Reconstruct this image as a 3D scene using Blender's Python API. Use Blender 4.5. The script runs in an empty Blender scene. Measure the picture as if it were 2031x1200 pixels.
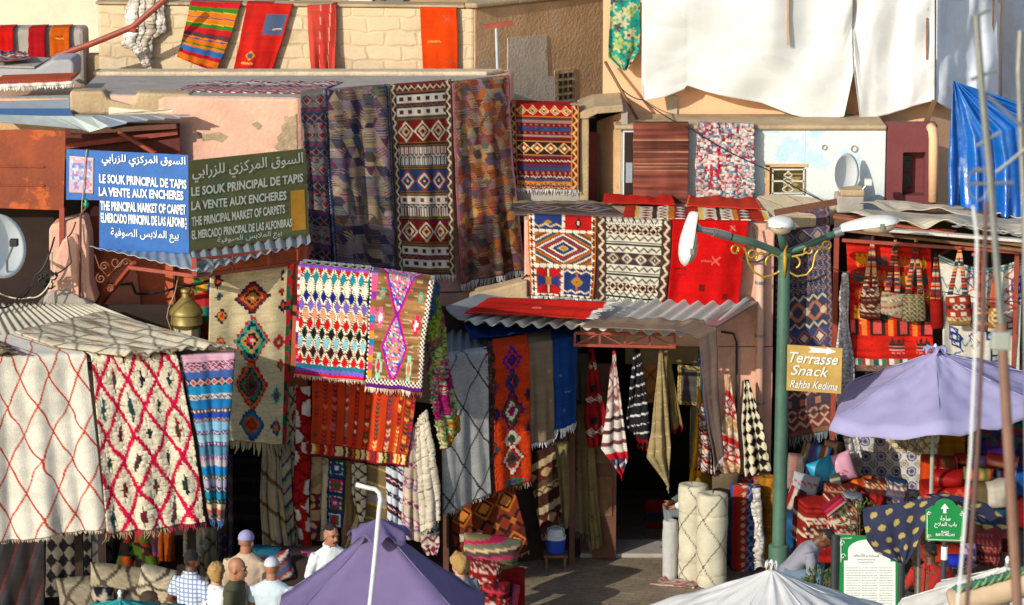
import bpy, bmesh, math, random
import numpy as np
from mathutils import Vector, Matrix, Quaternion
S = bpy.context.scene
COL = S.collection
# ---------------------------------------------------------------- camera, sky, sun, exposure
CAM = Vector((0.0, -32.0, 9.5)); AIM = Vector((0.0, 0.0, 2.9))
cd = bpy.data.cameras.new('camera'); cam = bpy.data.objects.new('camera', cd); COL.objects.link(cam)
FWD = (AIM - CAM).normalized(); RIGHT = Vector((1, 0, 0)); UPV = RIGHT.cross(FWD).normalized()
cam.location = CAM; cam.rotation_euler = FWD.to_track_quat('-Z', 'Y').to_euler()
FPX = 6044.0
cd.sensor_width = 36.0; cd.lens = 36.0 * FPX / 2031.0; cd.clip_start = 0.5; cd.clip_end = 500
cd.dof.use_dof = True; cd.dof.focus_distance = 31.0; cd.dof.aperture_fstop = 3.2
S.camera = cam
SUN_EL, SUN_AZ = math.radians(21), math.radians(39)   # height; angle to the left of the view axis, behind the camera
w = bpy.data.worlds.new('World'); S.world = w; w.use_nodes = True
nt = w.node_tree; bg = nt.nodes['Background']
sk = nt.nodes.new('ShaderNodeTexSky'); sk.sky_type = 'NISHITA'; sk.sun_disc = False
sk.sun_elevation = SUN_EL
to_sun = Vector((-math.sin(SUN_AZ) * math.cos(SUN_EL), -math.cos(SUN_AZ) * math.cos(SUN_EL), math.sin(SUN_EL)))
sk.sun_rotation = math.atan2(to_sun.x, to_sun.y)
nt.links.new(sk.outputs[0], bg.inputs[0]); bg.inputs[1].default_value = 0.15
sl = bpy.data.lights.new('sun', 'SUN'); sl.energy = 4.0; sl.angle = math.radians(0.5); sl.color = (1.0, 0.935, 0.82)
so = bpy.data.objects.new('sun', sl); COL.objects.link(so); so.rotation_euler = (-to_sun).to_track_quat('-Z', 'Y').to_euler()
so.location = (-20, -30, 30)
S.view_settings.view_transform = 'Standard'; S.view_settings.look = 'None'
S.view_settings.exposure = 0.25; S.view_settings.gamma = 1.0
# ---------------------------------------------------------------- helpers
rnd = random.Random(7)

def P(px, py, Y):
    """point of the world plane y = Y seen at photograph pixel px, py"""
    d = FWD * FPX + RIGHT * (px - 1015.5) + UPV * (600 - py)
    t = (Y - CAM.y) / d.y
    return CAM + d * t

def PZ(px, py, Z):
    d = FWD * FPX + RIGHT * (px - 1015.5) + UPV * (600 - py)
    t = (Z - CAM.z) / d.z
    return CAM + d * t

def lin(c):
    c = np.asarray(c, float)
    return np.where(c <= 0.04045, c / 12.92, ((c + 0.055) / 1.055) ** 2.4)

def C(h, k=1.0):
    h = h.lstrip('#')
    return lin([int(h[i:i + 2], 16) / 255 for i in (0, 2, 4)]) * k

ORG = {}
class MB:
    def __init__(s): s.v = []; s.f = []; s.c = None
    def add(s, vs, fs):
        n = len(s.v); s.v += [Vector(q) for q in vs]; s.f += [tuple(i + n for i in f) for f in fs]; return s
    def box(s, lo, hi):
        (a, b, c), (d, e, f) = lo, hi
        return s.hexa([(a,b,c),(d,b,c),(d,e,c),(a,e,c),(a,b,f),(d,b,f),(d,e,f),(a,e,f)])
    def hexa(s, p):
        return s.add(p, [(0,3,2,1),(4,5,6,7),(0,1,5,4),(1,2,6,5),(2,3,7,6),(3,0,4,7)])
    def poly(s, pts, ext):
        """flat polygon extruded by vector ext"""
        pts = [Vector(p) for p in pts]; e = Vector(ext); n = len(pts)
        return s.add(pts + [p + e for p in pts], [tuple(range(n)), tuple(range(2*n-1, n-1, -1))] + [(i, i+n, (i+1) % n + n, (i+1) % n) for i in range(n)])
    def prism(s, foot, z0, z1):
        return s.poly([(x, y, z0) for x, y in foot], (0, 0, z1 - z0))
    def tube(s, pts, r, n=8, cap=True):
        pts = [Vector(p) for p in pts]; rs = r if isinstance(r, (list, tuple)) else [r] * len(pts)
        base = len(s.v); prev = None
        for i, p in enumerate(pts):
            t = (pts[min(i+1, len(pts)-1)] - pts[max(i-1, 0)])
            t = t.normalized() if t.length > 1e-9 else Vector((0, 0, 1))
            if prev is None:
                a = t.orthogonal().normalized()
            else:
                a = prev - t * prev.dot(t)
                a = a.normalized() if a.length > 1e-6 else t.orthogonal().normalized()
            prev = a; b = t.cross(a)
            for k in range(n):
                q = 2 * math.pi * k / n
                s.v.append(p + (a * math.cos(q) + b * math.sin(q)) * rs[i])
        for i in range(len(pts) - 1):
            for k in range(n):
                s.f.append((base + i*n + k, base + i*n + (k+1) % n, base + (i+1)*n + (k+1) % n, base + (i+1)*n + k))
        if cap:
            s.f.append(tuple(base + k for k in range(n))[::-1]); e = base + (len(pts)-1)*n; s.f.append(tuple(e + k for k in range(n)))
        return s
    def bar(s, a, b, w, h=None):
        """square bar a-b"""
        a, b = Vector(a), Vector(b); h = h or w; t = (b - a).normalized()
        u = t.cross(Vector((0, 0, 1)));  u = u.normalized() if u.length > 1e-4 else Vector((1, 0, 0)); n = u.cross(t)
        o = [(-1,-1),(1,-1),(1,1),(-1,1)]
        return s.hexa([a + u*(x*w/2) + n*(y*h/2) for x, y in o] + [b + u*(x*w/2) + n*(y*h/2) for x, y in o])
    def lathe(s, c, prof, n=24, axis=(0,0,1), xs=(1,1)):
        c = Vector(c); ax = Vector(axis).normalized(); q = Vector((0,0,1)).rotation_difference(ax)
        base = len(s.v)
        for r, z in prof:
            for k in range(n):
                a = 2*math.pi*k/n
                s.v.append(c + q @ Vector((r*math.cos(a)*xs[0], r*math.sin(a)*xs[1], z)))
        for i in range(len(prof)-1):
            for k in range(n):
                s.f.append((base+i*n+k, base+i*n+(k+1)%n, base+(i+1)*n+(k+1)%n, base+(i+1)*n+k))
        s.f.append(tuple(base+k for k in range(n))[::-1]); e = base+(len(prof)-1)*n; s.f.append(tuple(e+k for k in range(n)))
        return s
    def ell(s, c, r, n=16, m=10, q=None):
        c = Vector(c); base = len(s.v)
        for i in range(m+1):
            th = math.pi*i/m
            for k in range(n):
                a = 2*math.pi*k/n
                p = Vector((r[0]*math.sin(th)*math.cos(a), r[1]*math.sin(th)*math.sin(a), r[2]*math.cos(th)))
                s.v.append(c + (q @ p if q else p))
        for i in range(m):
            for k in range(n):
                s.f.append((base+i*n+k, base+(i+1)*n+k, base+(i+1)*n+(k+1)%n, base+i*n+(k+1)%n))
        return s
    def build(s, name, mat, parent=None, smooth=False, bevel=0, sub=0, remesh=0, fixn=True, colors=None):
        return mk(name, [tuple(v) for v in s.v], s.f, mat, parent, smooth, bevel, remesh, fixn, colors)

def mk(name, verts, faces, mat, parent=None, smooth=False, bevel=0, remesh=0, fixn=True, colors=None):
    V = np.array(verts, float)
    if parent is None:
        org = Vector(((V[:,0].min()+V[:,0].max())/2, (V[:,1].min()+V[:,1].max())/2, V[:,2].min()))
    else:
        org = Vector(ORG[parent.name])
    me = bpy.data.meshes.new(name)
    me.from_pydata((V - np.array(org)).tolist(), [], faces)
    if fixn:
        bm = bmesh.new(); bm.from_mesh(me); bmesh.ops.remove_doubles(bm, verts=bm.verts, dist=1e-5)
        bmesh.ops.recalc_face_normals(bm, faces=bm.faces); bm.to_mesh(me); bm.free()
    me.materials.append(mat)
    if smooth: me.polygons.foreach_set('use_smooth', [True]*len(me.polygons))
    o = bpy.data.objects.new(name, me); COL.objects.link(o)
    if parent is None: o.location = org
    else: o.parent = parent
    ORG[o.name] = org
    if remesh:
        r = o.modifiers.new('remesh', 'REMESH'); r.mode = 'VOXEL'; r.voxel_size = remesh; r.use_smooth_shade = True
        sm = o.modifiers.new('smooth', 'SMOOTH'); sm.factor = .5; sm.iterations = 3
    if bevel:
        b = o.modifiers.new('bevel', 'BEVEL'); b.width = bevel; b.segments = 2; b.limit_method = 'ANGLE'
    if smooth == 'auto':
        me.set_sharp_from_angle(angle=math.radians(35))
    return o

def empty(name, loc, label=None, cat=None, group=None):
    o = bpy.data.objects.new(name, None); COL.objects.link(o); o.location = loc; o.empty_display_size = .1
    ORG[o.name] = Vector(loc); tag(o, label, cat, group); return o

def tag(o, label=None, cat=None, group=None, kind=None):
    if label: o['label'] = label
    if cat: o['category'] = cat
    if group: o['group'] = group
    if kind: o['kind'] = kind
    return o

def copy_tree(o, delta, label=None, parent=None):
    c = o.copy(); COL.objects.link(c)
    if parent is None: c.location = o.location + Vector(delta)
    else: c.parent = parent
    ORG[c.name] = ORG[o.name] + Vector(delta)
    if label: c['label'] = label
    for ch in list(o.children): copy_tree(ch, delta, None, c)
    return c
# ---------------------------------------------------------------- materials
def nodes(name):
    m = bpy.data.materials.new(name); m.use_nodes = True; t = m.node_tree
    return m, t, t.nodes['Principled BSDF']

def rgba(c): return (float(c[0]), float(c[1]), float(c[2]), 1.0)

def M(name, col, rough=.8, vary=.18, scale=6.0, bump=.15, bscale=60.0, metal=0.0, col2=None, spots=None, coat=0, transl=0):
    """general worn surface: colour varied by two noises, optional stains, bump"""
    m, t, b = nodes(name); N, L = t.nodes, t.links
    col = C(col) if isinstance(col, str) else np.array(col)
    c2 = (C(col2) if isinstance(col2, str) else col * (1 - vary))
    tc = N.new('ShaderNodeTexCoord')
    geo = N.new('ShaderNodeNewGeometry')
    n1 = N.new('ShaderNodeTexNoise'); n1.inputs['Scale'].default_value = scale; n1.inputs['Detail'].default_value = 8; n1.inputs['Roughness'].default_value = .65
    L.new(geo.outputs['Position'], n1.inputs['Vector'])
    r1 = N.new('ShaderNodeValToRGB'); r1.color_ramp.elements[0].position = .33; r1.color_ramp.elements[1].position = .67
    r1.color_ramp.elements[0].color = rgba(c2); r1.color_ramp.elements[1].color = rgba(col * (1 + vary * .4))
    L.new(n1.outputs['Fac'], r1.inputs['Fac']); out = r1.outputs['Color']
    if spots:
        for sc_, th, cc in spots:
            n2 = N.new('ShaderNodeTexNoise'); n2.inputs['Scale'].default_value = sc_; n2.inputs['Detail'].default_value = 10; n2.inputs['Roughness'].default_value = .7
            L.new(geo.outputs['Position'], n2.inputs['Vector'])
            r2 = N.new('ShaderNodeValToRGB'); r2.color_ramp.elements[0].position = th; r2.color_ramp.elements[1].position = th + .05
            r2.color_ramp.elements[0].color = (0,0,0,1); r2.color_ramp.elements[1].color = (1,1,1,1)
            L.new(n2.outputs['Fac'], r2.inputs['Fac'])
            mx = N.new('ShaderNodeMix'); mx.data_type = 'RGBA'; L.new(r2.outputs['Color'], mx.inputs[0]); L.new(out, mx.inputs[6])
            mx.inputs[7].default_value = rgba(C(cc)); out = mx.outputs[2]
    L.new(out, b.inputs['Base Color'])
    b.inputs['Roughness'].default_value = rough; b.inputs['Metallic'].default_value = metal
    if coat: b.inputs['Coat Weight'].default_value = coat; b.inputs['Coat Roughness'].default_value = .15
    if bump:
        n3 = N.new('ShaderNodeTexNoise'); n3.inputs['Scale'].default_value = bscale; n3.inputs['Detail'].default_value = 6
        L.new(geo.outputs['Position'], n3.inputs['Vector'])
        bp = N.new('ShaderNodeBump'); bp.inputs['Strength'].default_value = bump; bp.inputs['Distance'].default_value = .02
        L.new(n3.outputs['Fac'], bp.inputs['Height']); L.new(bp.outputs[0], b.inputs['Normal'])
    if transl:
        tr = N.new('ShaderNodeBsdfTranslucent'); L.new(out, tr.inputs['Color']); ms = N.new('ShaderNodeMixShader'); ms.inputs[0].default_value = transl
        L.new(b.outputs[0], ms.inputs[1]); L.new(tr.outputs[0], ms.inputs[2]); L.new(ms.outputs[0], N['Material Output'].inputs['Surface'])
    return m

def wool(name, rough=.95, bscale=220., bump=.35, vary=.22, transl=0.0, spec=.12):
    """woven surface: colours come from the weave stored on the mesh"""
    m, t, b = nodes(name); N, L = t.nodes, t.links
    at = N.new('ShaderNodeAttribute'); at.attribute_name = 'Col'
    geo = N.new('ShaderNodeNewGeometry')
    n1 = N.new('ShaderNodeTexNoise'); n1.inputs['Scale'].default_value = bscale; n1.inputs['Detail'].default_value = 3
    n2 = N.new('ShaderNodeTexNoise'); n2.inputs['Scale'].default_value = 5; n2.inputs['Detail'].default_value = 6
    L.new(geo.outputs['Position'], n1.inputs['Vector']); L.new(geo.outputs['Position'], n2.inputs['Vector'])
    ad = N.new('ShaderNodeMath'); ad.operation = 'ADD'; L.new(n1.outputs['Fac'], ad.inputs[0]); L.new(n2.outputs['Fac'], ad.inputs[1])
    mr = N.new('ShaderNodeMapRange'); mr.inputs[1].default_value = .7; mr.inputs[2].default_value = 1.3; mr.inputs[3].default_value = 1 - vary; mr.inputs[4].default_value = 1 + vary*.6
    L.new(ad.outputs[0], mr.inputs[0])
    mx = N.new('ShaderNodeMix'); mx.data_type = 'RGBA'; mx.blend_type = 'MULTIPLY'; mx.inputs[0].default_value = 1
    L.new(at.outputs['Color'], mx.inputs[6]); L.new(mr.outputs[0], mx.inputs[7]); L.new(mx.outputs[2], b.inputs['Base Color'])
    b.inputs['Roughness'].default_value = rough; b.inputs['Specular IOR Level'].default_value = spec
    bp = N.new('ShaderNodeBump'); bp.inputs['Strength'].default_value = bump; bp.inputs['Distance'].default_value = .008
    L.new(n1.outputs['Fac'], bp.inputs['Height']); L.new(bp.outputs[0], b.inputs['Normal'])
    if transl:
        tr = N.new('ShaderNodeBsdfTranslucent'); L.new(mx.outputs[2], tr.inputs['Color']); ms = N.new('ShaderNodeMixShader'); ms.inputs[0].default_value = transl
        L.new(b.outputs[0], ms.inputs[1]); L.new(tr.outputs[0], ms.inputs[2]); L.new(ms.outputs[0], N['Material Output'].inputs['Surface'])
    return m

FLAT = wool('flat_weave'); PILE = wool('wool_pile', bscale=120, bump=.9, vary=.3); CLOTH = wool('thin_cloth', .8, 300, .15, .1, .25, .2)
GLOSS = wool('glossy_tarp', .24, 11, .9, .08, 0.0, .7); SHEET = wool('white_sheet', .4, 14, .35, .05, .25, .4); PAINT = wool('painted_face', .5, 150, .1, .12, 0, .4); SILK = wool('sateen', .45, 200, .15, .15, 0, .4)
# ---------------------------------------------------------------- noise and weave patterns (numpy)
def hsh(i, j, s=0):
    i = np.asarray(i).astype(np.int64) + 100000; j = np.asarray(j).astype(np.int64) + 100000
    n = (i * 374761393 + j * 668265263 + s * 974711) & 0x7fffffff
    n = ((n ^ (n >> 13)) * 1274126177) & 0x7fffffff
    n = ((n ^ (n >> 16)) * 2246822519) & 0x7fffffff
    return ((n ^ (n >> 15)) & 0xffff) / 65535.0

def vn(x, y, s=0):
    xi, yi = np.floor(x), np.floor(y); fx, fy = x - xi, y - yi
    fx = fx*fx*(3-2*fx); fy = fy*fy*(3-2*fy)
    a, b, c, d = hsh(xi, yi, s), hsh(xi+1, yi, s), hsh(xi, yi+1, s), hsh(xi+1, yi+1, s)
    return (a*(1-fx)+b*fx)*(1-fy) + (c*(1-fx)+d*fx)*fy

def fbm(x, y, s=0): return (vn(x, y, s) + .5*vn(x*2.1, y*2.1, s+1) + .25*vn(x*4.3, y*4.3, s+2)) / 1.75
def tri(x): return np.abs((x % 1.0) - .5) * 2          # 1 at integers, 0 half way
def mixc(a, c, m):
    c = C(c) if isinstance(c, str) else c
    m = np.clip(m, 0, 1).astype(float)[..., None]; return a*(1-m) + c*m
def full(x, c): return np.broadcast_to(C(c) if isinstance(c, str) else c, x.shape + (3,)).copy()
def pick(pal, k):
    A = np.array([C(c) for c in pal]); return A[np.clip((np.asarray(k)*len(pal)).astype(int), 0, len(pal)-1)]
def abrash(c, x, y, s, amt=.16):
    """uneven dye: streaks along the weft and soft blotches"""
    f = 1 + amt*(vn(x*1.5, y*45, s)-.5)*1.6 + amt*(fbm(x*4, y*4, s+5)-.5)*1.6
    return c * f[..., None]
def p_plain(col, amt=.14, marks=None, border=None):
    def f(x, y, w, h, s):
        c = abrash(full(x, col), x, y, s, amt)
        if border: c = mixc(c, border[0], (np.minimum(x, w-x) < border[1]) & (np.minimum(x, w-x) > border[1]*.55) & (np.sin(x*0+y*160) > -.2))
        for (mu, mv, sz, mc, kind) in marks or []:
            a, b = (x-mu*w)/sz, (y-mv*h)/sz
            if kind == 'x': k = (np.abs(np.abs(a)-np.abs(b)) < .22) & (np.maximum(np.abs(a), np.abs(b)) < 1)
            elif kind == 'd': k = ((np.abs(a)+np.abs(b)) < 1) & ((np.abs(a)+np.abs(b)) > .55)
            elif kind == 'zz': k = (np.abs(b - .4*(tri(a*1.5)-.5)) < .16) & (np.abs(a) < 1.6)
            elif kind == 'box': k = (np.abs(a) < 1) & (np.abs(b) < 1)
            else: k = (np.abs(a) < .35) & (np.abs(b) < 1)
            c = mixc(c, mc, k)
        return c
    return f

def p_stripes(items, axis='h', ang=0.0, period=None, amt=.14, deco=None):
    """items: (width, colour[, motif]); motif 'z' zigzag 'd' diamonds 'x' crosses in a second colour"""
    tot = sum(i[0] for i in items)
    def f(x, y, w, h, s):
        if axis == 'h': q, r, L = y, x, h
        else: q, r, L = x, y, w
        q = q + r*math.tan(math.radians(ang))
        per = period or L
        t = ((q/per) % 1.0)*tot
        c = full(x, items[0][1]); a0 = 0.0
        for it in items:
            k = (t >= a0) & (t < a0+it[0]+1e-6)
            col = full(x, it[1])
            if len(it) > 2:
                z = (t-a0)/it[0]; hw = it[0]/tot*per
                mot, mc = it[2], it[3]
                if mot == 'z': mk_ = np.abs(z-.5-(tri(r/(hw*1.4))-.5)*.6) < .14
                elif mot == 'd':
                    dd = tri(r/(hw*1.1)+.5)*1.0 + np.abs(z-.5)*2; mk_ = dd < .75
                    if len(it) > 4: col = mixc(col, it[4], (dd < 1.0))
                elif mot == 'x': mk_ = np.abs(np.abs(z-.5)*2-tri(r/(hw*1.2))) < .24
                elif mot == 't': mk_ = tri(r/(hw*.9)) > z
                elif mot == 'v': mk_ = ((r/(hw*.8)+np.abs(z-.5)*1.2) % 1) < .45
                else: mk_ = ((r/(hw*.5)) % 1) < .4
                col = mixc(col, mc, mk_)
            c = np.where(k[..., None], col, c); a0 += it[0]
        return abrash(c, x, y, s, amt)
    return f

def p_lattice(bg, line, cw, ch, lw=.012, wob=.015, line2=None, knot=0, centre=None, bgn=.1, off=(0, 0), stub=None):
    """one or two families of lines crossing as lozenges cw wide, ch high"""
    def f(x, y, w, h, s):
        c = full(x, bg)
        c = c*(1 + bgn*(vn(x*22, y*90, s)-.5)*2)[..., None]
        xx = x + wob*(vn(x*3, y*9, s+1)-.5)*2 + off[0]; yy = y + wob*(vn(x*8, y*3, s+2)-.5)*2 + off[1]
        if knot: xx = np.floor(xx/knot)*knot; yy = np.floor(yy/knot)*knot
        a, b = xx/cw+yy/ch, xx/cw-yy/ch
        sc = 1/math.hypot(1/cw, 1/ch)
        da, db = np.abs(a-np.round(a))*sc, np.abs(b-np.round(b))*sc
        if centre:
            i, j = np.floor(a), np.floor(b); fa, fb = a-i-.5, b-j-.5
            cx, cy = (fa+fb)*cw, (fa-fb)*ch*.5*1.0
            hh = hsh(i, j, s+3); rr = np.abs(cx)/(centre[1]*.55) + np.abs(cy)/(centre[1]*(.7+.9*hh))
            c = mixc(c, pick(centre[0], hh), rr < 1)
            c = mixc(c, pick(centre[0], hsh(j, i, s+9)), rr < .45)
        c = mixc(c, line2 or line, np.clip((lw-db)/(lw*.25)+.5, 0, 1)); c = mixc(c, line, np.clip((lw-da)/(lw*.25)+.5, 0, 1))
        return c
    return f

def p_harlequin(rows, border, line, cw, ch):
    """rows of lozenges, one colour per row, cream and green outlines"""
    def f(x, y, w, h, s):
        a, b = x/cw+y/ch, x/cw-y/ch
        i, j = np.floor(a), np.floor(b); fa, fb = np.abs(a-i-.5)*2, np.abs(b-j-.5)*2
        d = np.maximum(fa, fb); row = ((i-j) % len(rows)).astype(int)
        A = np.array([C(q) for q in rows]); c = A[row]
        c = mixc(c, line, (d > .72)); c = mixc(c, border, d > .80); c = mixc(c, line, d > .965)
        k = (np.minimum(fa, fb) > .80); c = mixc(c, '#a8102a', k)
        m = .05
        k = (x < m*.55); c = np.where(k[..., None], pick(['#d01828', '#f2e6d8', '#5a1a7a', '#e86a8a'], hsh(x*0, np.floor(y/.035), 3)), c)
        k = (y > h-.13); z = (y-(h-.13))/.13
        bot = full(x, '#1d6f86'); bot = mixc(bot, '#7a55c0', z > .3+.2*tri(x/.06)); bot = mixc(bot, '#3a1a70', (z > .62)*(z > .62+.14*tri(x/.05)))
        bot = mixc(bot, '#d8142a', z > .74); bot = mixc(bot, '#f0e4d0', z > .92)
        c = np.where(k[..., None], bot, c)
        k = (y < .012) & (y > -.015); c = mixc(c, '#7a55c0', k)
        return abrash(c, x, y, s, .2)
    return f

def p_hourglass():
    """brown field, tall hour-glass of small triangles, checked border"""
    def f(x, y, w, h, s):
        c = abrash(full(x, '#84603c'), x, y, s, .5); c = mixc(c, '#b8a078', vn(x*9, y*70, s+3) > .78)
        t = .024
        u, v = x/w, y/h
        edge = np.where(v < .33, .02+.19*(1-v/.33), np.where(v < .63, .02+.20*(v-.33)/.30, .22*(1-(v-.63)/.32)))
        edge = np.where(v > .94, 0, edge); dx = np.abs(u-.48)
        i, j = np.floor(x/t+np.floor(y/t)*.5), np.floor(y/t); up = ((x/t+np.floor(y/t)*.5) % 1 > (y/t) % 1)
        tr_ = pick(['#f0609a', '#f3e8d6', '#6a2ab0', '#e88ab8', '#2aa08a', '#f2a060', '#f06080', '#3a5ac0'], hsh(i*2+up, j, s))
        c = np.where((dx < edge)[..., None], tr_, c)
        c = mixc(c, '#7020a0', (dx > edge-.03) & (dx < edge)); c = mixc(c, '#e02050', (dx > edge) & (dx < edge+.02) & (v < .95))
        for (mu, mv, su, sv, cols) in [(.2, .14, .05, .05, ['#20a0a0', '#f08020']), (.82, .14, .05, .05, ['#20a0a0', '#f08020']), (.2, .36, .07, .09, ['#f06090', '#f3e8d6']), (.8, .40, .07, .1, ['#d02050', '#f3e8d6']),
                                       (.22, .8, .06, .12, ['#90d0b0', '#c03040']), (.75, .8, .05, .12, ['#90d0b0', '#e07040'])]:
            a, b = np.abs(np.floor(x/.014)*.014/w-mu)/su, np.abs(np.floor(y/.014)*.014/h-mv)/sv
            c = mixc(c, cols[0], (np.maximum(a, b) < 1) & (np.minimum(a, b) < .45)); c = mixc(c, cols[1], (a+b) < .6)
        k = (np.abs(u-.07) < .045); bl = pick(['#e8588a', '#f09030', '#2080b0', '#8a30a0', '#8a6238', '#e04070'], hsh(np.floor(y/.08), x*0, s+4)); c = np.where(k[..., None], bl, c)
        ck = ((np.floor(x/.022)+np.floor(y/.022)) % 2) < 1
        brd = (u > .93) | (v > .915) | (u < .03)
        cc = np.where(ck[..., None], C('#f0e6d2'), C('#3a1c3c')); c = np.where(brd[..., None], cc, c)
        c = mixc(c, '#5a1a78', (v > .965))
        return abrash(c, x, y, s, .12)
    return f

def p_tufted(items, bg='#d8c8a0', sideband=True):
    """cream pile, stepped medallions: (u, v, ru, rv, palette)"""
    def f(x, y, w, h, s):
        k_ = .017; X, Y = np.floor(x/k_)*k_, np.floor(y/k_)*k_
        c = full(x, bg)*(1+.16*(vn(x*12, y*90, s)-.5)*2)[..., None]
        for n_, (mu, mv, ru, rv, pal) in enumerate(items):
            d = np.abs(X/w-mu)/ru + np.abs(Y/h-mv)/rv
            jag = d + .10*(hsh(np.floor(x/k_), np.floor(y/k_), s+n_)-.5)
            ring = np.clip(np.floor(jag*len(pal)), 0, len(pal)-1).astype(int)
            A = np.array([C(q) for q in pal]); c = np.where((jag < 1)[..., None], A[ring], c)
        if sideband:
            k = (x > w-.07); c = np.where(k[..., None], pick(['#b01c28', '#1d5a3c', '#b01c28', '#143c30'], hsh(np.floor(x/.035), np.floor(y/.05), s+2)), c)
        return c*(1+.15*(hsh(np.floor(x/.012), np.floor(y/.012), s+8)-.5))[..., None]
    return f

def p_patch(pal, cell=.13, seed=0, stripe=.6, edge=None, mono=None):
    """patchwork of triangles and hexagons, many of them with fine stripes"""
    def f(x, y, w, h, s):
        wx = .012*(vn(x*6, y*6, s)-.5); a = (x+wx)/cell; b = (y+wx)/(cell*.87)
        row = np.floor(b); xx = a - b*.5; i = np.floor(xx); fx, fy = xx-i, b-row
        up = (fx + fy) < 1; idx = i*2+up; rw = row
        idx = np.where(hsh(i, row, s+77) < .3, i*2+9000, idx)
        # some hexagons: six triangles about a lattice point share one patch
        qi = np.where(up, np.where(fx > .5, i+1, i), np.where(fx > .5, i+1, i)); qj = np.where(fy > .5, row+1, row); hx = ((qi-qj) % 3 == 0) & (hsh(qi, qj, s+31) < .5) & (np.hypot((xx-qi)+.5*(b-qj), .87*(b-qj)) < .62)
        idx = np.where(hx, qi*3+40000, idx); rw = np.where(hx, qj+900, rw)
        c = pick(pal, hsh(idx, rw, s)); c2 = pick(pal, hsh(idx+5, rw+3, s+1))
        k = hsh(idx, rw, s+2); ang = np.where(k < .4, 0., np.where(k < .7, 1., -1.))
        st = ((y + ang*x*.6 + (k > .85)*.02*tri(x/.04)) / (.022+.02*k)) % 1
        c = np.where(((st < .42) & (k < stripe))[..., None], c2, c)
        if edge:
            m = np.minimum(x, w-x); mm = np.minimum(m, h-y)
            c = mixc(c, edge[0], mm < edge[1]*(.75+.25*tri(y/.05))); 
            if len(edge) > 2: c = mixc(c, edge[2], (mm < edge[1]*.5) & (np.sin((x+y)*180) > .3))
        return abrash(c, x, y, s, .2)
    return f

def p_bands(bands, side=None, amt=.12):
    """kilim of horizontal bands; band = (height, kind, colours...)"""
    tot = sum(b[0] for b in bands)
    def f(x, y, w, h, s):
        c = full(x, bands[0][2]); sw = side[0] if side else 0
        t = np.clip(y/h, 0, .9999)*tot; a0 = 0.
        xi = x - sw; wi = w - 2*sw
        for bd in bands:
            bh, kind, cs = bd[0], bd[1], bd[2:]
            z = (t-a0)/bh; hm = bh/tot*h; k = (t >= a0) & (t < a0+bh); a0 += bh
            col = full(x, cs[0]); zz = np.abs(z-.5)*2
            if kind == 'zig': col = mixc(col, cs[1], np.abs(z-.5-(tri(xi/(hm*1.3))-.5)*.6) < .16)
            elif kind == 'dia':      # row of nested lozenges
                fl = [q for q in bd[2:] if isinstance(q, float)]; n = max(1, round(wi/(hm*(fl[0] if fl else 1.0))))
                d = (1-tri(xi/wi*n+.0))*0 + tri(xi/wi*n)*1.0 + zz
                cc = [q for q in cs if isinstance(q, str)]
                for q, th in zip(cc[1:], (1.0, .78, .55, .3, .15)): col = mixc(col, q, d < th)
            elif kind == 'tri': col = mixc(col, cs[1], tri(xi/(hm*1.2)) > z)
            elif kind == 'xs':
                col = mixc(col, cs[1], np.abs(zz-tri(xi/(hm*.95))) < .26); col = mixc(col, cs[2], (tri(xi/(hm*.95))+zz) < .45)
            elif kind == 'dots': col = mixc(col, cs[1], (np.abs(((xi/(hm*1.3)) % 1)-.5) < .22) & (zz < .55))
            elif kind == 'lines': col = mixc(col, cs[1], (z*3 % 1) > .55)
            elif kind == 'vbars': col = mixc(col, cs[1], ((xi/(hm*.35)) % 1) > .5)
            elif kind == 'fleck': col = np.where((hsh(np.floor(xi/.02), np.floor(y/.016), s) < .5)[..., None], C(cs[0]), pick(cs, hsh(np.floor(xi/.03), np.floor(y/.016), s+3)))
            c = np.where(k[..., None], col, c)
        if side:
            m = np.minimum(x, w-x); kk = m < sw; z = m/sw
            sc = full(x, side[1]); sc = mixc(sc, side[2], np.abs(z-.5-(tri(y/(sw*1.2))-.5)*.5) < .15)
            if len(side) > 3: sc = mixc(sc, side[3], (z < .14) | (z > .88))
            c = np.where(kk[..., None], sc, c)
        return abrash(c, x, y, s, amt)
    return f

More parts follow.
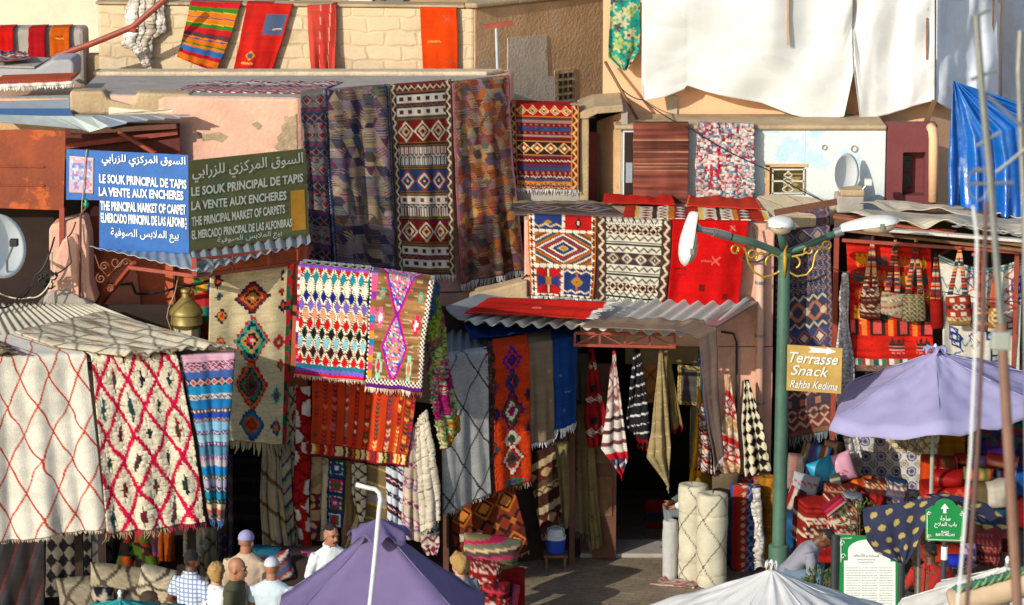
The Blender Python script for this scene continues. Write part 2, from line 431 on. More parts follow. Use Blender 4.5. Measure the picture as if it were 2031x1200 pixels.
def p_medallion():
    """cream-bordered panels: red and blue squares above and below a large stepped lozenge"""
    def f(x, y, w, h, s):
        u, v = x/w, y/h
        c = full(x, '#ece0c6')
        bx, by = (x/.075) % 1-.5, (y/.075) % 1-.5
        st = (np.abs(bx)+np.abs(by) < .32) | ((np.abs(bx) < .1) & (np.abs(by) < .42)) | ((np.abs(by) < .1) & (np.abs(bx) < .42))
        c = np.where(st[..., None], pick(['#7a1c18', '#2a2c4c', '#9a3420', '#5a3018'], hsh(np.floor(x/.075), np.floor(y/.075), s)), c)
        def panel(u0, u1, v0, v1): return (u > u0) & (u < u1) & (v > v0) & (v < v1)
        k = panel(.09, .50, -.2, .145); q = full(x, '#27386e'); q = mixc(q, '#c8b48a', np.abs(v-.08-.04*tri(u*6)) < .012); q = mixc(q, '#a87c30', (np.abs(u-.3)/.06+np.abs(v-.06)/.03) < 1); c = np.where(k[..., None], q, c)
        k = panel(.55, .93, -.2, .145); q = full(x, '#b81a18'); q = mixc(q, '#20182c', (np.abs(u-.74)/.05+np.abs(v-.06)/.07) < 1); q = mixc(q, '#d8c49a', (np.abs(u-.74)/.02+np.abs(v-.06)/.04) < 1); c = np.where(k[..., None], q, c)
        k = panel(.09, .93, .19, .58); d = np.abs(u-.51)/.42 + np.abs(v-.385)/.195
        ringc = ['#b87c2c', '#c8b060', '#27386e', '#27386e', '#ece0c6', '#7a2018', '#a03820', '#27386e', '#ece0c6', '#8a2018', '#c06a28', '#4a5a30', '#27386e', '#ece0c6', '#9a3018', '#4a5a30', '#b06030']
        q = np.array([C(z) for z in ringc])[np.clip((d*9.5).astype(int), 0, len(ringc)-1)]; c = np.where(k[..., None], q, c)
        k = panel(.09, .46, .645, .97); q = full(x, '#b81a18'); a, b = np.abs(u-.275), np.abs(v-.80)
        q = mixc(q, '#27386e', (b < .055+.35*np.maximum(a-.09, -.06)) & (a < .17)); q = mixc(q, '#1c1620', (a < .035) & (b < .15)); q = mixc(q, '#a87c30', (a < .05) & (b < .05)); q = mixc(q, '#e8d8b0', (np.abs(a-.012) < .008) & (b < .15) & (b > .05)); c = np.where(k[..., None], q, c)
        k = panel(.52, .93, .645, .97); q = full(x, '#27386e'); a, b = np.abs(u-.725), np.abs(v-.80)
        q = mixc(q, '#a87c30', (a/.1+b/.075) < 1); q = mixc(q, '#c83020', (a/.02+b/.016) < 1); q = mixc(q, '#e8d8b0', (np.abs(b-.11-.03*tri(u*7)) < .010)); q = mixc(q, '#c8502c', (a < .012) & (b > .07) & (b < .11)); c = np.where(k[..., None], q, c)
        m = np.minimum(np.minimum(u, 1-u)*w, 9); c = mixc(c, '#c46a24', (m < .012))
        return abrash(c, x, y, s, .16)
    return f

def p_blobs(pal, sx=.03, sy=.02, lines=None):
    def f(x, y, w, h, s):
        xx = x + .012*(vn(x*30, y*30, s)-.5)*2
        c = pick(pal, hsh(np.floor(xx/sx + vn(y*20, x*3, s+3)*1.5), np.floor(y/sy), s))
        for (u0, u1, v0, v1, q) in lines or []:
            c = mixc(c, q, (x/w > u0) & (x/w < u1) & (y/h > v0) & (y/h < v1) & (hsh(np.floor(x/.02), np.floor(y/.02), 5) < .8))
        return c*(1+.3*(vn(x*70, y*70, s+1)-.5))[..., None]
    return f

def p_zones(zones, sx=.018, sy=.014):
    def f(x, y, w, h, s):
        t = np.clip(y/h + .35*(x/w-.5)*.6 + .12*(vn(x*9, y*9, s)-.5), 0, .999)*len(zones); c = full(x, zones[0][0]); k = hsh(np.floor(x/sx), np.floor(y/sy), s)
        for i, z in enumerate(zones): c = np.where((np.floor(t) == i)[..., None], pick(z, k), c)
        return c*(1+.3*(vn(x*70, y*70, s+1)-.5))[..., None]
    return f

def p_flowers(bg, pal, cell=.16):
    def f(x, y, w, h, s):
        c = full(x, bg)
        for L in range(3):
            ox, oy = L*.37*cell, L*.61*cell
            gx, gy = (x+ox)/cell, (y+oy)/cell; i, j = np.floor(gx), np.floor(gy)
            fx, fy = gx-i-.5-(hsh(i, j, s+L)-.5)*.4, gy-j-.5-(hsh(j, i, s+L)-.5)*.4
            r = np.hypot(fx, fy); th = np.arctan2(fy, fx); sz = .28+.2*hsh(i, j, s+L+9)
            pc = pick(pal, hsh(i+3, j, s+L+4)); pet = sz*(.72+.28*np.cos(th*5))
            c = np.where((r < pet)[..., None], pc, c); c = np.where((r < sz*.28)[..., None], pick(pal[::-1], hsh(i, j+2, s+L+6)), c)
        return c
    return f

def p_tiles():
    def f(x, y, w, h, s):
        q = .17; X, Y = x, y
        a, b = (X/q) % 1-.5, (Y/q) % 1-.5; r = np.hypot(a, b); c = full(x, '#e6e2da')
        c = mixc(c, '#4c5584', (r < .33) & (r > .24)); c = mixc(c, '#8a7aa8', r < .18); c = mixc(c, '#4a3e68', r < .09)
        a2, b2 = np.abs((X/q+.5) % 1-.5), np.abs((Y/q+.5) % 1-.5); p = np.minimum(np.hypot(a2-.1, b2), np.hypot(a2, b2-.1))
        c = mixc(c, '#5a6288', (p < .19) & (p > .14)); c = mixc(c, '#b09a58', p < .07)
        return c
    return f

def p_blotch(bg, fg, cell=.27):
    def f(x, y, w, h, s):
        c = full(x, bg)*(1+.25*(vn(x*160, y*160, s)-.5))[..., None]
        gx, gy = x/cell, y/(cell*.85); j = np.floor(gy); gx = gx+(j % 2)*.5; i = np.floor(gx)
        fx, fy = gx-i-.5-(hsh(i, j, s)-.5)*.25, gy-j-.5-(hsh(j, i, s)-.5)*.3; th = np.arctan2(fy, fx)
        d = np.hypot(fx*(.9+.5*hsh(i, j, 7)), fy*1.25)
        return mixc(c, C(fg), (d < .27+.03*np.sin(th*17)))*1.0
    return f

def p_check(a, b, q, ang=45):
    ca, sa = math.cos(math.radians(ang)), math.sin(math.radians(ang))
    def f(x, y, w, h, s):
        X, Y = x*ca+y*sa*.75, -x*sa+y*ca*.75
        k = ((np.floor(X/q)+np.floor(Y/q)) % 2) < 1
        return np.where(k[..., None], C(a), C(b))*(1+.15*(vn(x*40, y*40, s)-.5))[..., None]
    return f

def p_granny():
    def f(x, y, w, h, s):
        q = w*.98; j = np.floor(y/q); a, b = np.abs(x/w-.5)*2, np.abs((y/q) % 1-.5)*2; d = np.maximum(a, b)
        rings = np.floor(np.clip(d, 0, .99)*5); c = pick(['#b02030', '#203a90', '#e8e0d0', '#7a2050', '#c04050', '#2a7050'], hsh(rings, j, s))
        c = mixc(c, np.where((j % 2 < 1)[..., None], C('#145040'), C('#1c2c78')), d > .72); c = mixc(c, '#e0d8c0', (d > .64) & (d < .72) & (np.sin(x*120)*np.sin(y*120) > 0))
        return c*(1+.3*(vn(x*80, y*80, s)-.5))[..., None]
    return f

def p_scribble(bg, cols, seed=0):
    """cream pile with loose coloured zigzags and little house and cross figures"""
    def f(x, y, w, h, s):
        c = full(x, bg)*(1+.12*(vn(x*14, y*80, s)-.5)*2)[..., None]
        g = np.random.default_rng(seed)
        for n_ in range(26):
            u0, v0 = g.random()*w, g.random()*h; L = .1+.3*g.random(); q = cols[n_ % len(cols)]; kind = n_ % 3
            a, b = x-u0, y-v0
            if kind == 0: k = (np.abs(b-(tri(a/.12)-.5)*.10) < .012) & (np.abs(a) < L*.6)
            elif kind == 1: k = (np.abs(a-(tri(b/.14)-.5)*.10) < .012) & (np.abs(b) < L*.8)
            else: k = ((np.abs(np.abs(a)-.05) < .011) & (np.abs(b) < .07)) | ((np.abs(np.abs(b)-.07) < .011) & (np.abs(a) < .06)) | ((np.abs(b) < .01) & (np.abs(a) < .06))
            c = mixc(c, q, k)
        k = y < .06; c = mixc(c, '#3a9a92', k & (y > .015) & (y < .035)); c = mixc(c, '#274a8a', k & (y > .045))
        return c
    return f

def p_redhigh():
    """bright red pile with orange and charcoal creatures and lozenges, speckled foot"""
    def f(x, y, w, h, s):
        k_ = .018; X, Y = np.floor(x/k_)*k_, np.floor(y/k_)*k_
        u, v = X/w, Y/h
        c = abrash(full(x, '#c22014'), x, y, s, .5)
        g = np.random.default_rng(4)
        for row, (v0, n, hh) in enumerate([(.14, 4, .05), (.27, 4, .06), (.40, 4, .06), (.55, 4, .07)]):
            for i in range(n):
                u0 = (i+.5)/n+(g.random()-.5)*.1; q = ['#e88a1c', '#4a4038', '#d06028', '#e0a030', '#3a4a38'][(i+row) % 5]
                a, b = np.abs(u-u0)/.09, np.abs(v-v0)/hh
                k = (b < .55+.45*(tri(a*1.5) > .5)) & (a < 1) & (b < 1); k &= hsh(np.floor(x/k_), np.floor(y/k_), 5) < .93
                c = mixc(c, q, k)
        b1 = (v > .58) & (v < .72); t = tri(u*3.2); c = mixc(c, '#2c2620', b1 & (t > .45)); c = mixc(c, '#d8504c', b1 & (t > .7) & (np.abs(v-.65) < .05)); c = mixc(c, '#e87a30', b1 & (t < .2))
        for u0 in (.53, .88):
            a, b = np.abs(u-u0), np.abs(v-.80)
            k = (b < .075*(.4+.6*tri(a*15+.5))) & (a < .09); c = mixc(c, '#3a2a24', k); c = mixc(c, '#d87a70', k & (tri(v*40) > .8))
        k = v > .905; c = mixc(c, np.where((hsh(np.floor(x/.015), np.floor(y/.015), 9) < .5)[..., None], C('#6a5248'), C('#8a6a58')), k)
        k = (v > .9) & (v < .945); c = np.where(k[..., None], pick(['#e8dcc8', '#2a7a60', '#b83020', '#e8dcc8', '#a08060', '#1a5a50'], (u*3.3) % 1), c)
        return c*(1+.25*(hsh(np.floor(x/.012), np.floor(y/.012), 3)-.5))[..., None]
    return f

def p_vert_kilim(base, bands, foot=None):
    """vertical bands of arrow and lozenge chains on a plain ground"""
    def f(x, y, w, h, s):
        c = abrash(full(x, base), y, x, s, .2)
        for n_, (u0, bw, cols) in enumerate(bands):
            z = np.abs(x-u0*w)/(bw/2)
            k = z < 1; seg = pick(cols, hsh(np.floor((y+z*.02)/.045), x*0+n_, s+n_)); mot = ((y/.045)+z*.5) % 1 < .62
            c = np.where((k & mot)[..., None], seg, c); c = mixc(c, '#8a2414', (z > .95) & (z < 1.15))
        if foot:
            k = y > h-foot; z = (y-(h-foot))/foot; q = pick(['#a01828', '#d8b040', '#203a30', '#c04a20', '#7a1020', '#e0d0a0'], hsh(np.floor((x+np.abs(z-.5)*.03)/.02), x*0, s+7)); c = np.where(k[..., None], q, c); c = mixc(c, '#8a1020', k & ((z < .12) | (z > .9)))
        return c
    return f
# ---------------------------------------------------------------- rug, cloth and sheet builders
def pt(q, Y):
    if isinstance(q, Vector): return q
    return P(q[0], q[1], q[2] if len(q) > 2 else Y)

def resample(pts, ts):
    p = np.array([tuple(q) for q in pts]); d = np.r_[0, np.cumsum(np.linalg.norm(np.diff(p, axis=0), axis=1))]; d /= d[-1]
    return np.stack([np.interp(ts, d, p[:, k]) for k in range(3)], 1)

def grid_mesh(name, G, Cc, mat, parent=None, thick=.012):
    nv, nu, _ = G.shape; V = G.reshape(-1, 3)
    org = np.array(ORG[parent.name]) if parent is not None else np.array([(V[:,0].min()+V[:,0].max())/2, (V[:,1].min()+V[:,1].max())/2, V[:,2].min()])
    me = bpy.data.meshes.new(name)
    idx = np.arange(nv*nu).reshape(nv, nu)
    q = np.stack([idx[:-1,:-1], idx[1:,:-1], idx[1:,1:], idx[:-1,1:]], -1).reshape(-1, 4)
    me.vertices.add(len(V)); me.vertices.foreach_set('co', (V-org).astype(np.float32).ravel())
    me.loops.add(q.size); me.loops.foreach_set('vertex_index', q.ravel().astype(np.int32))
    me.polygons.add(len(q)); me.polygons.foreach_set('loop_start', np.arange(0, q.size, 4, dtype=np.int32)); me.polygons.foreach_set('loop_total', np.full(len(q), 4, np.int32))
    me.polygons.foreach_set('use_smooth', np.ones(len(q), bool))
    me.update(calc_edges=True)
    at = me.color_attributes.new('Col', 'FLOAT_COLOR', 'POINT')
    a = np.ones((len(V), 4), np.float32); a[:, :3] = np.clip(Cc.reshape(-1, 3), 0, .95); at.data.foreach_set('color', a.ravel())
    me.materials.append(mat)
    o = bpy.data.objects.new(name, me); COL.objects.link(o); ORG[o.name] = Vector(org)
    if parent is None: o.location = org
    else: o.parent = parent
    if thick:
        sd = o.modifiers.new('thickness', 'SOLIDIFY'); sd.thickness = thick; sd.offset = 1
    return o

SEED = [10]
def hang(label, L, R, pat, Y=0., over=0., overdir=(0, 1, .0), mat=None, res=.011, wave=(.012, 2.5), fringe=None, name='rug', cat='rug', group=None,
         thick=.012, crease=0., sag=0., ragged=.006, twist=0., fr_top=None, pile=0., k=.8):
    """cloth between a left and a right edge (photo pixels + world depth, or world points), rippled, optionally laid back over its support"""
    mat = mat or FLAT; SEED[0] += 1; s = SEED[0]; g = np.random.default_rng(s)
    Lw = [pt(q, Y) for q in L]; Rw = [pt(q, Y) for q in R]
    if over:
        od = Vector(overdir).normalized()*over
        Lw = [Lw[0]+od] + Lw; Rw = [Rw[0]+od] + Rw
    lenL = sum((b-a).length for a, b in zip(Lw, Lw[1:])); lenR = sum((b-a).length for a, b in zip(Rw, Rw[1:])); H = (lenL+lenR)/2
    W = sum((b-a).length for a, b in zip(Lw, Rw))/len(Lw)
    Wp = max((b-a).length for a, b in zip(Lw, Rw))
    nu, nv = max(6, int(Wp/res)+1), max(6, int(H/res)+1)
    ts = np.linspace(0, 1, nv); A, B = resample(Lw, ts), resample(Rw, ts)
    u = np.linspace(0, 1, nu)
    G = A[:, None]*(1-u)[None, :, None] + B[:, None]*u[None, :, None]
    U, V = np.meshgrid(u, ts); x, y = U*Wp, V*H-over
    h = H-over
    # outward normal of the hanging part
    i0 = int(nv*over/H)
    n = np.cross(B[i0]-A[i0], A[-1]-A[i0]) if np.linalg.norm(B[i0]-A[i0]) > .03 else np.cross(B[-1]-A[-1], A[-1]-A[i0])
    n = n/np.linalg.norm(n)
    if n[1] > 0 and abs(n[2]) < .9: n = -n
    if abs(n[2]) >= .9 and n[2] < 0: n = -n
    vv = np.clip(y/h, 0, 1)
    ph = g.random(4)*6.28
    wv = np.sin(2*np.pi*wave[1]*U+ph[0]+1.2*vv) + .55*np.sin(2*np.pi*wave[1]*2.3*U+ph[1]-1.5*vv) + .8*(fbm(U*4, V*3, s)-.5)*2
    amp = wave[0]*(.2+.8*vv)*np.where(y < 0, .25, 1)
    D = amp*(wv+1.8)
    if crease: D = D + crease*(np.abs(((U*wave[1]*1.7+.3*np.sin(vv*3+ph[2])) % 1)-.5)*2)*(.3+.7*vv)
    if pile: D = D + pile*(hsh(np.floor(x/(res*1.5)), np.floor(y/(res*1.5)), s)-.3) + pile*.8*(vn(x*9, y*60, s)-.5)
    G = G + n[None, None]*D[..., None]
    if sag: G[..., 2] -= sag*np.sin(np.pi*U)*(1-vv*.6)
    # uneven hem and selvedges
    G[..., 2] += ragged*2*(vn(U*7, U*0, s+3)-.5)*vv**3
    G[..., 0] += ragged*1.5*(vn(V*9, V*0+U*1.5, s+4)-.5)
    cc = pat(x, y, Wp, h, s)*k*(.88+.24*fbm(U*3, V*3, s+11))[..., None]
    o = grid_mesh(name, G, cc, mat, None, .024 if mat is PILE and thick == .012 else thick); tag(o, label, cat, group)
    if fringe: make_fringe(o, G[-1], fringe, g, A[-1]-A[-2])
    if fr_top: make_fringe(o, G[0], fr_top, g, A[0]-A[1])
    return o

def make_fringe(o, edge, spec, g, down):
    ln, col = spec[0], spec[1]; den = spec[2] if len(spec) > 2 else 70
    d = np.array(down); d = d/np.linalg.norm(d)
    if abs(d[2]) > .35: d = np.array([0, 0, -1.])
    W = np.linalg.norm(edge[-1]-edge[0]); n = max(8, int(W*den)); fs = np.linspace(0, len(edge)-1.001, n)
    cols = col if isinstance(col, list) else [col]
    V, F, Cc = [], [], []
    side = (edge[-1]-edge[0])/W; out = np.cross(side, d)
    if out[1] > 0: out = -out
    for i, f in enumerate(fs):
        p = edge[int(f)]*(1-f % 1) + edge[int(f)+1]*(f % 1)
        l = ln*(.65+.6*g.random()); wdt = .35/den*(.7+.8*g.random()); sw = side*(g.normal()*.22*l) + out*(abs(g.normal())*.1*l)
        b = len(V); c = C(cols[int(hsh(i//9, 3, 5)*len(cols)) % len(cols)])*.8*(.75+.4*g.random())
        p = p - d*.012
        for q in (p-side*wdt, p+side*wdt, p+d*l*.55+sw*.3+side*wdt*1.1, p+d*l*.55+sw*.3-side*wdt*1.1, p+d*l+sw-side*wdt*.3, p+d*l+sw+side*wdt*.3):
            V.append(q); Cc.append(c)
        F += [(b, b+1, b+2, b+3), (b+3, b+2, b+5, b+4)]
    m = mk('fringe', V, F, FLAT, o, fixn=False)
    at = m.data.color_attributes.new('Col', 'FLOAT_COLOR', 'POINT'); a = np.ones((len(V), 4), np.float32); a[:, :3] = np.array(Cc); at.data.foreach_set('color', a.ravel())
    sd = m.modifiers.new('thickness', 'SOLIDIFY'); sd.thickness = .004
    return m

def corr(name, FL, FR, BR, BL, mat, pitch=.1, amp=.016, parent=None, thick=.006, uneven=.01, gap=True):
    """corrugated sheet; the ridges run from the front edge to the back edge"""
    FL, FR, BR, BL = [Vector(q) for q in (FL, FR, BR, BL)]
    W = (FR-FL).length; nu = int(W/pitch*10)+1; nv = 14
    u = np.linspace(0, 1, nu); v = np.linspace(0, 1, nv)
    a, b, c, d = [np.array(q) for q in (FL, FR, BR, BL)]
    U, V = np.meshgrid(u, v)
    G = (a*(1-U[..., None])+b*U[..., None])*(1-V[..., None]) + (d*(1-U[..., None])+c*U[..., None])*V[..., None]
    n = np.cross(b-a, d-a); n /= np.linalg.norm(n)
    if n[2] < 0: n = -n
    sheetno = np.floor(U*W/.85)
    G += n*((np.sin(2*np.pi*U*W/pitch)*amp + uneven*(hsh(sheetno, sheetno*0, 4)-.5) + uneven*(vn(U*6, V*2, 9)-.5))[..., None])
    e = (d-a)/np.linalg.norm(d-a)
    G += e*((.10*(hsh(sheetno, sheetno*0+1, 8)-.5)*(V < .05))[..., None]) if gap else 0
    o = grid_mesh(name, G, np.ones_like(G)*.5, mat, parent, thick)
    return o

def quad3(L):
    return [Vector(q) if isinstance(q, Vector) else P(*q) for q in L]

def text_mesh(name, body, mat, parent, origin, ux, uy, width=None, height=None, off=0.0, depth=.004, shear=0., align='LEFT', size=1., sp=1.):
    """lettering as a thin raised mesh: origin is the lower-left (or anchor), ux across, uy up; fitted to width and height in metres"""
    cu = bpy.data.curves.new(name, 'FONT'); cu.body = body; cu.size = 1; cu.offset = off; cu.shear = shear; cu.resolution_u = 3; cu.fill_mode = 'FRONT'; cu.space_character = sp
    ob = bpy.data.objects.new(name, cu); COL.objects.link(ob)
    dg = bpy.context.evaluated_depsgraph_get(); dg.update(); me = bpy.data.meshes.new_from_object(ob.evaluated_get(dg))
    bpy.data.objects.remove(ob); bpy.data.curves.remove(cu)
    V = np.zeros(len(me.vertices)*3); me.vertices.foreach_get('co', V); V = V.reshape(-1, 3); F = [tuple(p.vertices) for p in me.polygons]
    bpy.data.meshes.remove(me)
    gx_, gy_ = V[:,0]*2.3, V[:,1]*2.3; V[:,0] += .045*(vn(gx_, gy_, len(body))-.5); V[:,1] += .06*(vn(gx_*.8, gy_*.5, len(body)+7)-.5)
    x0, x1, y0, y1 = V[:,0].min(), V[:,0].max(), V[:,1].min(), V[:,1].max()
    sx = width/(x1-x0) if width else None; sy = height/(y1-y0) if height else None
    sx = sx or sy; sy = sy or sx
    ux, uy = np.array(Vector(ux).normalized()), np.array(Vector(uy).normalized()); nn = np.cross(ux, uy); nn = nn/np.linalg.norm(nn)
    if nn[1] > 0: nn = -nn
    W = np.array(origin) + (V[:,0:1]-x0)*sx*ux + (V[:,1:2]-y0)*sy*uy + nn*depth
    return mk(name, W, F, mat, parent, fixn=False)

def surf_frame(a, b, c):
    """pixel mapper on a flat board: a top-left, b top-right, c bottom-left world points; f(u, v) -> point, plus axes"""
    a, b, c = Vector(a), Vector(b), Vector(c)
    return (lambda u, v: a + (b-a)*u + (c-a)*v), (b-a), (a-c)

PRES = {}
def ar(word_shapes): return word_shapes
def on_line(px, py, A, B, off=.04):
    """depth of the wall running from A to B (plan) under a pixel, standing off metres in front"""
    t_ = Vector((B.x-A.x, B.y-A.y, 0)); nn = Vector((t_.y, -t_.x, 0)).normalized()
    if nn.y > 0: nn = -nn
    d = FWD*FPX + RIGHT*(px-1015.5) + UPV*(600-py); o = Vector((A.x, A.y, 0))+nn*off
    t = (o-CAM).dot(nn)/d.dot(nn); return CAM+d*t
# ---------------------------------------------------------------- materials of the setting
def blockwall(name, c1, c2, mortar, sc=1.0, rot=0.0, wash=None, msize=.03):
    m, t, b = nodes(name); N, L = t.nodes, t.links
    geo = N.new('ShaderNodeNewGeometry'); mp = N.new('ShaderNodeMapping'); sep = N.new('ShaderNodeSeparateXYZ'); cmb = N.new('ShaderNodeCombineXYZ')
    L.new(geo.outputs['Position'], sep.inputs[0]); ad = N.new('ShaderNodeMath'); ad.operation = 'ADD'; ml = N.new('ShaderNodeMath'); ml.operation = 'MULTIPLY'; ml.inputs[1].default_value = .8
    L.new(sep.outputs[1], ml.inputs[0]); L.new(sep.outputs[0], ad.inputs[0]); L.new(ml.outputs[0], ad.inputs[1]); L.new(ad.outputs[0], cmb.inputs[0]); L.new(sep.outputs[2], cmb.inputs[1])
    nz = N.new('ShaderNodeTexNoise'); nz.inputs['Scale'].default_value = 4; nz.inputs['Detail'].default_value = 4; L.new(geo.outputs['Position'], nz.inputs['Vector'])
    vm = N.new('ShaderNodeVectorMath'); vm.operation = 'MULTIPLY_ADD'; vm.inputs[1].default_value = (.12, .12, 0); L.new(nz.outputs['Color'], vm.inputs[0]); L.new(cmb.outputs[0], vm.inputs[2])
    br = N.new('ShaderNodeTexBrick'); br.inputs['Scale'].default_value = sc; br.inputs['Brick Width'].default_value = .42; br.inputs['Row Height'].default_value = .2; br.inputs['Mortar Size'].default_value = msize; br.inputs['Mortar Smooth'].default_value = .8
    br.inputs['Color1'].default_value = rgba(C(c1)); br.inputs['Color2'].default_value = rgba(C(c2)); br.inputs['Mortar'].default_value = rgba(C(mortar)); L.new(vm.outputs[0], br.inputs['Vector'])
    n2 = N.new('ShaderNodeTexNoise'); n2.inputs['Scale'].default_value = 9; n2.inputs['Detail'].default_value = 10; n2.inputs['Roughness'].default_value = .75; L.new(geo.outputs['Position'], n2.inputs['Vector'])
    mr = N.new('ShaderNodeMapRange'); mr.inputs[1].default_value = .3; mr.inputs[2].default_value = .7; mr.inputs[3].default_value = .72; mr.inputs[4].default_value = 1.15; L.new(n2.outputs['Fac'], mr.inputs[0])
    mx = N.new('ShaderNodeMix'); mx.data_type = 'RGBA'; mx.blend_type = 'MULTIPLY'; mx.inputs[0].default_value = 1; L.new(br.outputs['Color'], mx.inputs[6]); L.new(mr.outputs[0], mx.inputs[7])
    out = mx.outputs[2]
    if wash:
        n4 = N.new('ShaderNodeTexNoise'); n4.inputs['Scale'].default_value = 1.7; n4.inputs['Detail'].default_value = 9; L.new(geo.outputs['Position'], n4.inputs['Vector'])
        r4 = N.new('ShaderNodeValToRGB'); r4.color_ramp.elements[0].position = .42; r4.color_ramp.elements[1].position = .6; L.new(n4.outputs['Fac'], r4.inputs['Fac'])
        m4 = N.new('ShaderNodeMix'); m4.data_type = 'RGBA'; L.new(r4.outputs['Color'], m4.inputs[0]); L.new(out, m4.inputs[6]); m4.inputs[7].default_value = rgba(C(wash)); out = m4.outputs[2]
    L.new(out, b.inputs['Base Color']); b.inputs['Roughness'].default_value = .92
    su = N.new('ShaderNodeMath'); su.operation = 'MULTIPLY_ADD'; su.inputs[1].default_value = -.8; L.new(br.outputs['Fac'], su.inputs[0]); L.new(n2.outputs['Fac'], su.inputs[2])
    bp = N.new('ShaderNodeBump'); bp.inputs['Strength'].default_value = .4; bp.inputs['Distance'].default_value = .025; L.new(su.outputs[0], bp.inputs['Height']); L.new(bp.outputs[0], b.inputs['Normal'])
    return m

MUD = M('mud_plaster', '#ab9472', .95, .28, 3, .5, 30, spots=[(2.2, .60, '#8c6f4a'), (14, .66, '#6f5638')])
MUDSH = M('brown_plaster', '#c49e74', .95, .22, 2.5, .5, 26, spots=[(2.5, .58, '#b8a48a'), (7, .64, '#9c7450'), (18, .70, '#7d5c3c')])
CEM = M('cement', '#9b938a', .9, .2, 4, .35, 40, spots=[(5, .62, '#7d766e')])
CREAMW = M('cream_wall', '#d8ccb2', .92, .12, 2, .3, 30, spots=[(6, .66, '#bda882')])
PINK = M('pink_plaster', '#d0a08a', .93, .2, 2.2, .5, 24, spots=[(3.1, .55, '#cba68a'), (24, .70, '#a8846a'), (7, .66, '#a88c70'), (2.2, .68, '#8f7a60')])
PINKD = M('salmon_plaster', '#c4795c', .93, .2, 2.5, .35, 30, spots=[(5, .64, '#b08068'), (9, .69, '#94604a')])
PEACH = M('peach_plaster', '#e0b088', .92, .12, 2, .25, 30, spots=[(4, .66, '#d9c09a')])
WHITEB = M('pale_blue_whitewash', '#c9d1d0', .9, .08, 3, .35, 25, spots=[(1.6, .52, '#a9c6d6'), (6, .63, '#c8bfa8'), (15, .70, '#9c9078')])
MAROON = M('maroon_paint', '#6b3234', .85, .16, 3, .25, 30, spots=[(12, .70, '#8a5a50')])
ORANGEW = M('ochre_red_wall', '#b65a36', .9, .25, 2.5, .3, 30, spots=[(4, .62, '#8c3e26')])
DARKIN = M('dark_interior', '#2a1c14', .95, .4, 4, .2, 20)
RUST = M('rust_sheet', '#8a3c18', .55, .35, 2.5, .12, 30, metal=.1, spots=[(2.2, .56, '#b0501a'), (7, .66, '#5a2410')])
REDMET = M('red_oxide_metal', '#8e3a26', .6, .25, 8, .1, 40, spots=[(14, .66, '#5a2a1c')])
ZINC = M('galvanised_sheet', '#8f9aa2', .45, .25, 3, .08, 40, metal=.35, spots=[(5, .64, '#a59a88')])
FIBRO = M('fibre_cement_sheet', '#b5b2a8', .85, .16, 3, .3, 50, spots=[(5, .60, '#98938a'), (18, .66, '#76726a')])
WOOD = M('weathered_wood', '#6e4e32', .85, .35, 5, .3, 30)
DOORW = M('brown_door_wood', '#5c3520', .7, .3, 4, .2, 30)
CANVAS = M('dirty_canvas', '#d8ceb4', .9, .14, 2.5, .3, 30, spots=[(4, .62, '#b5a78a'), (11, .68, '#8a7c66')])
BLACKM = M('black_cable', '#181818', .6, .2, 8, .0)
WHITEM = M('white_enamel', '#c8cccc', .4, .1, 5, .05, 20, spots=[(7, .66, '#aaa698'), (30, .72, '#8a8272')])
GREENM = M('green_painted_steel', '#426354', .5, .25, 4, .12, 30, spots=[(8, .66, '#39513f'), (26, .70, '#7a6a54')])
GOLD = M('gilded_iron', '#c9a542', .35, .2, 9, .05, 40, metal=.5)
GREYM = M('grey_steel', '#8d918f', .4, .15, 6, .05, 40, metal=.6)
STONE = blockwall('paving_stone', '#8a7a66', '#74664f', '#4c4234', 2.6, msize=.02, wash='#7c6c58')
BLOCK = blockwall('mud_block', '#cbbb9c', '#b5a384', '#b09a78', 1.22, wash='#c4ae8c', msize=.026)

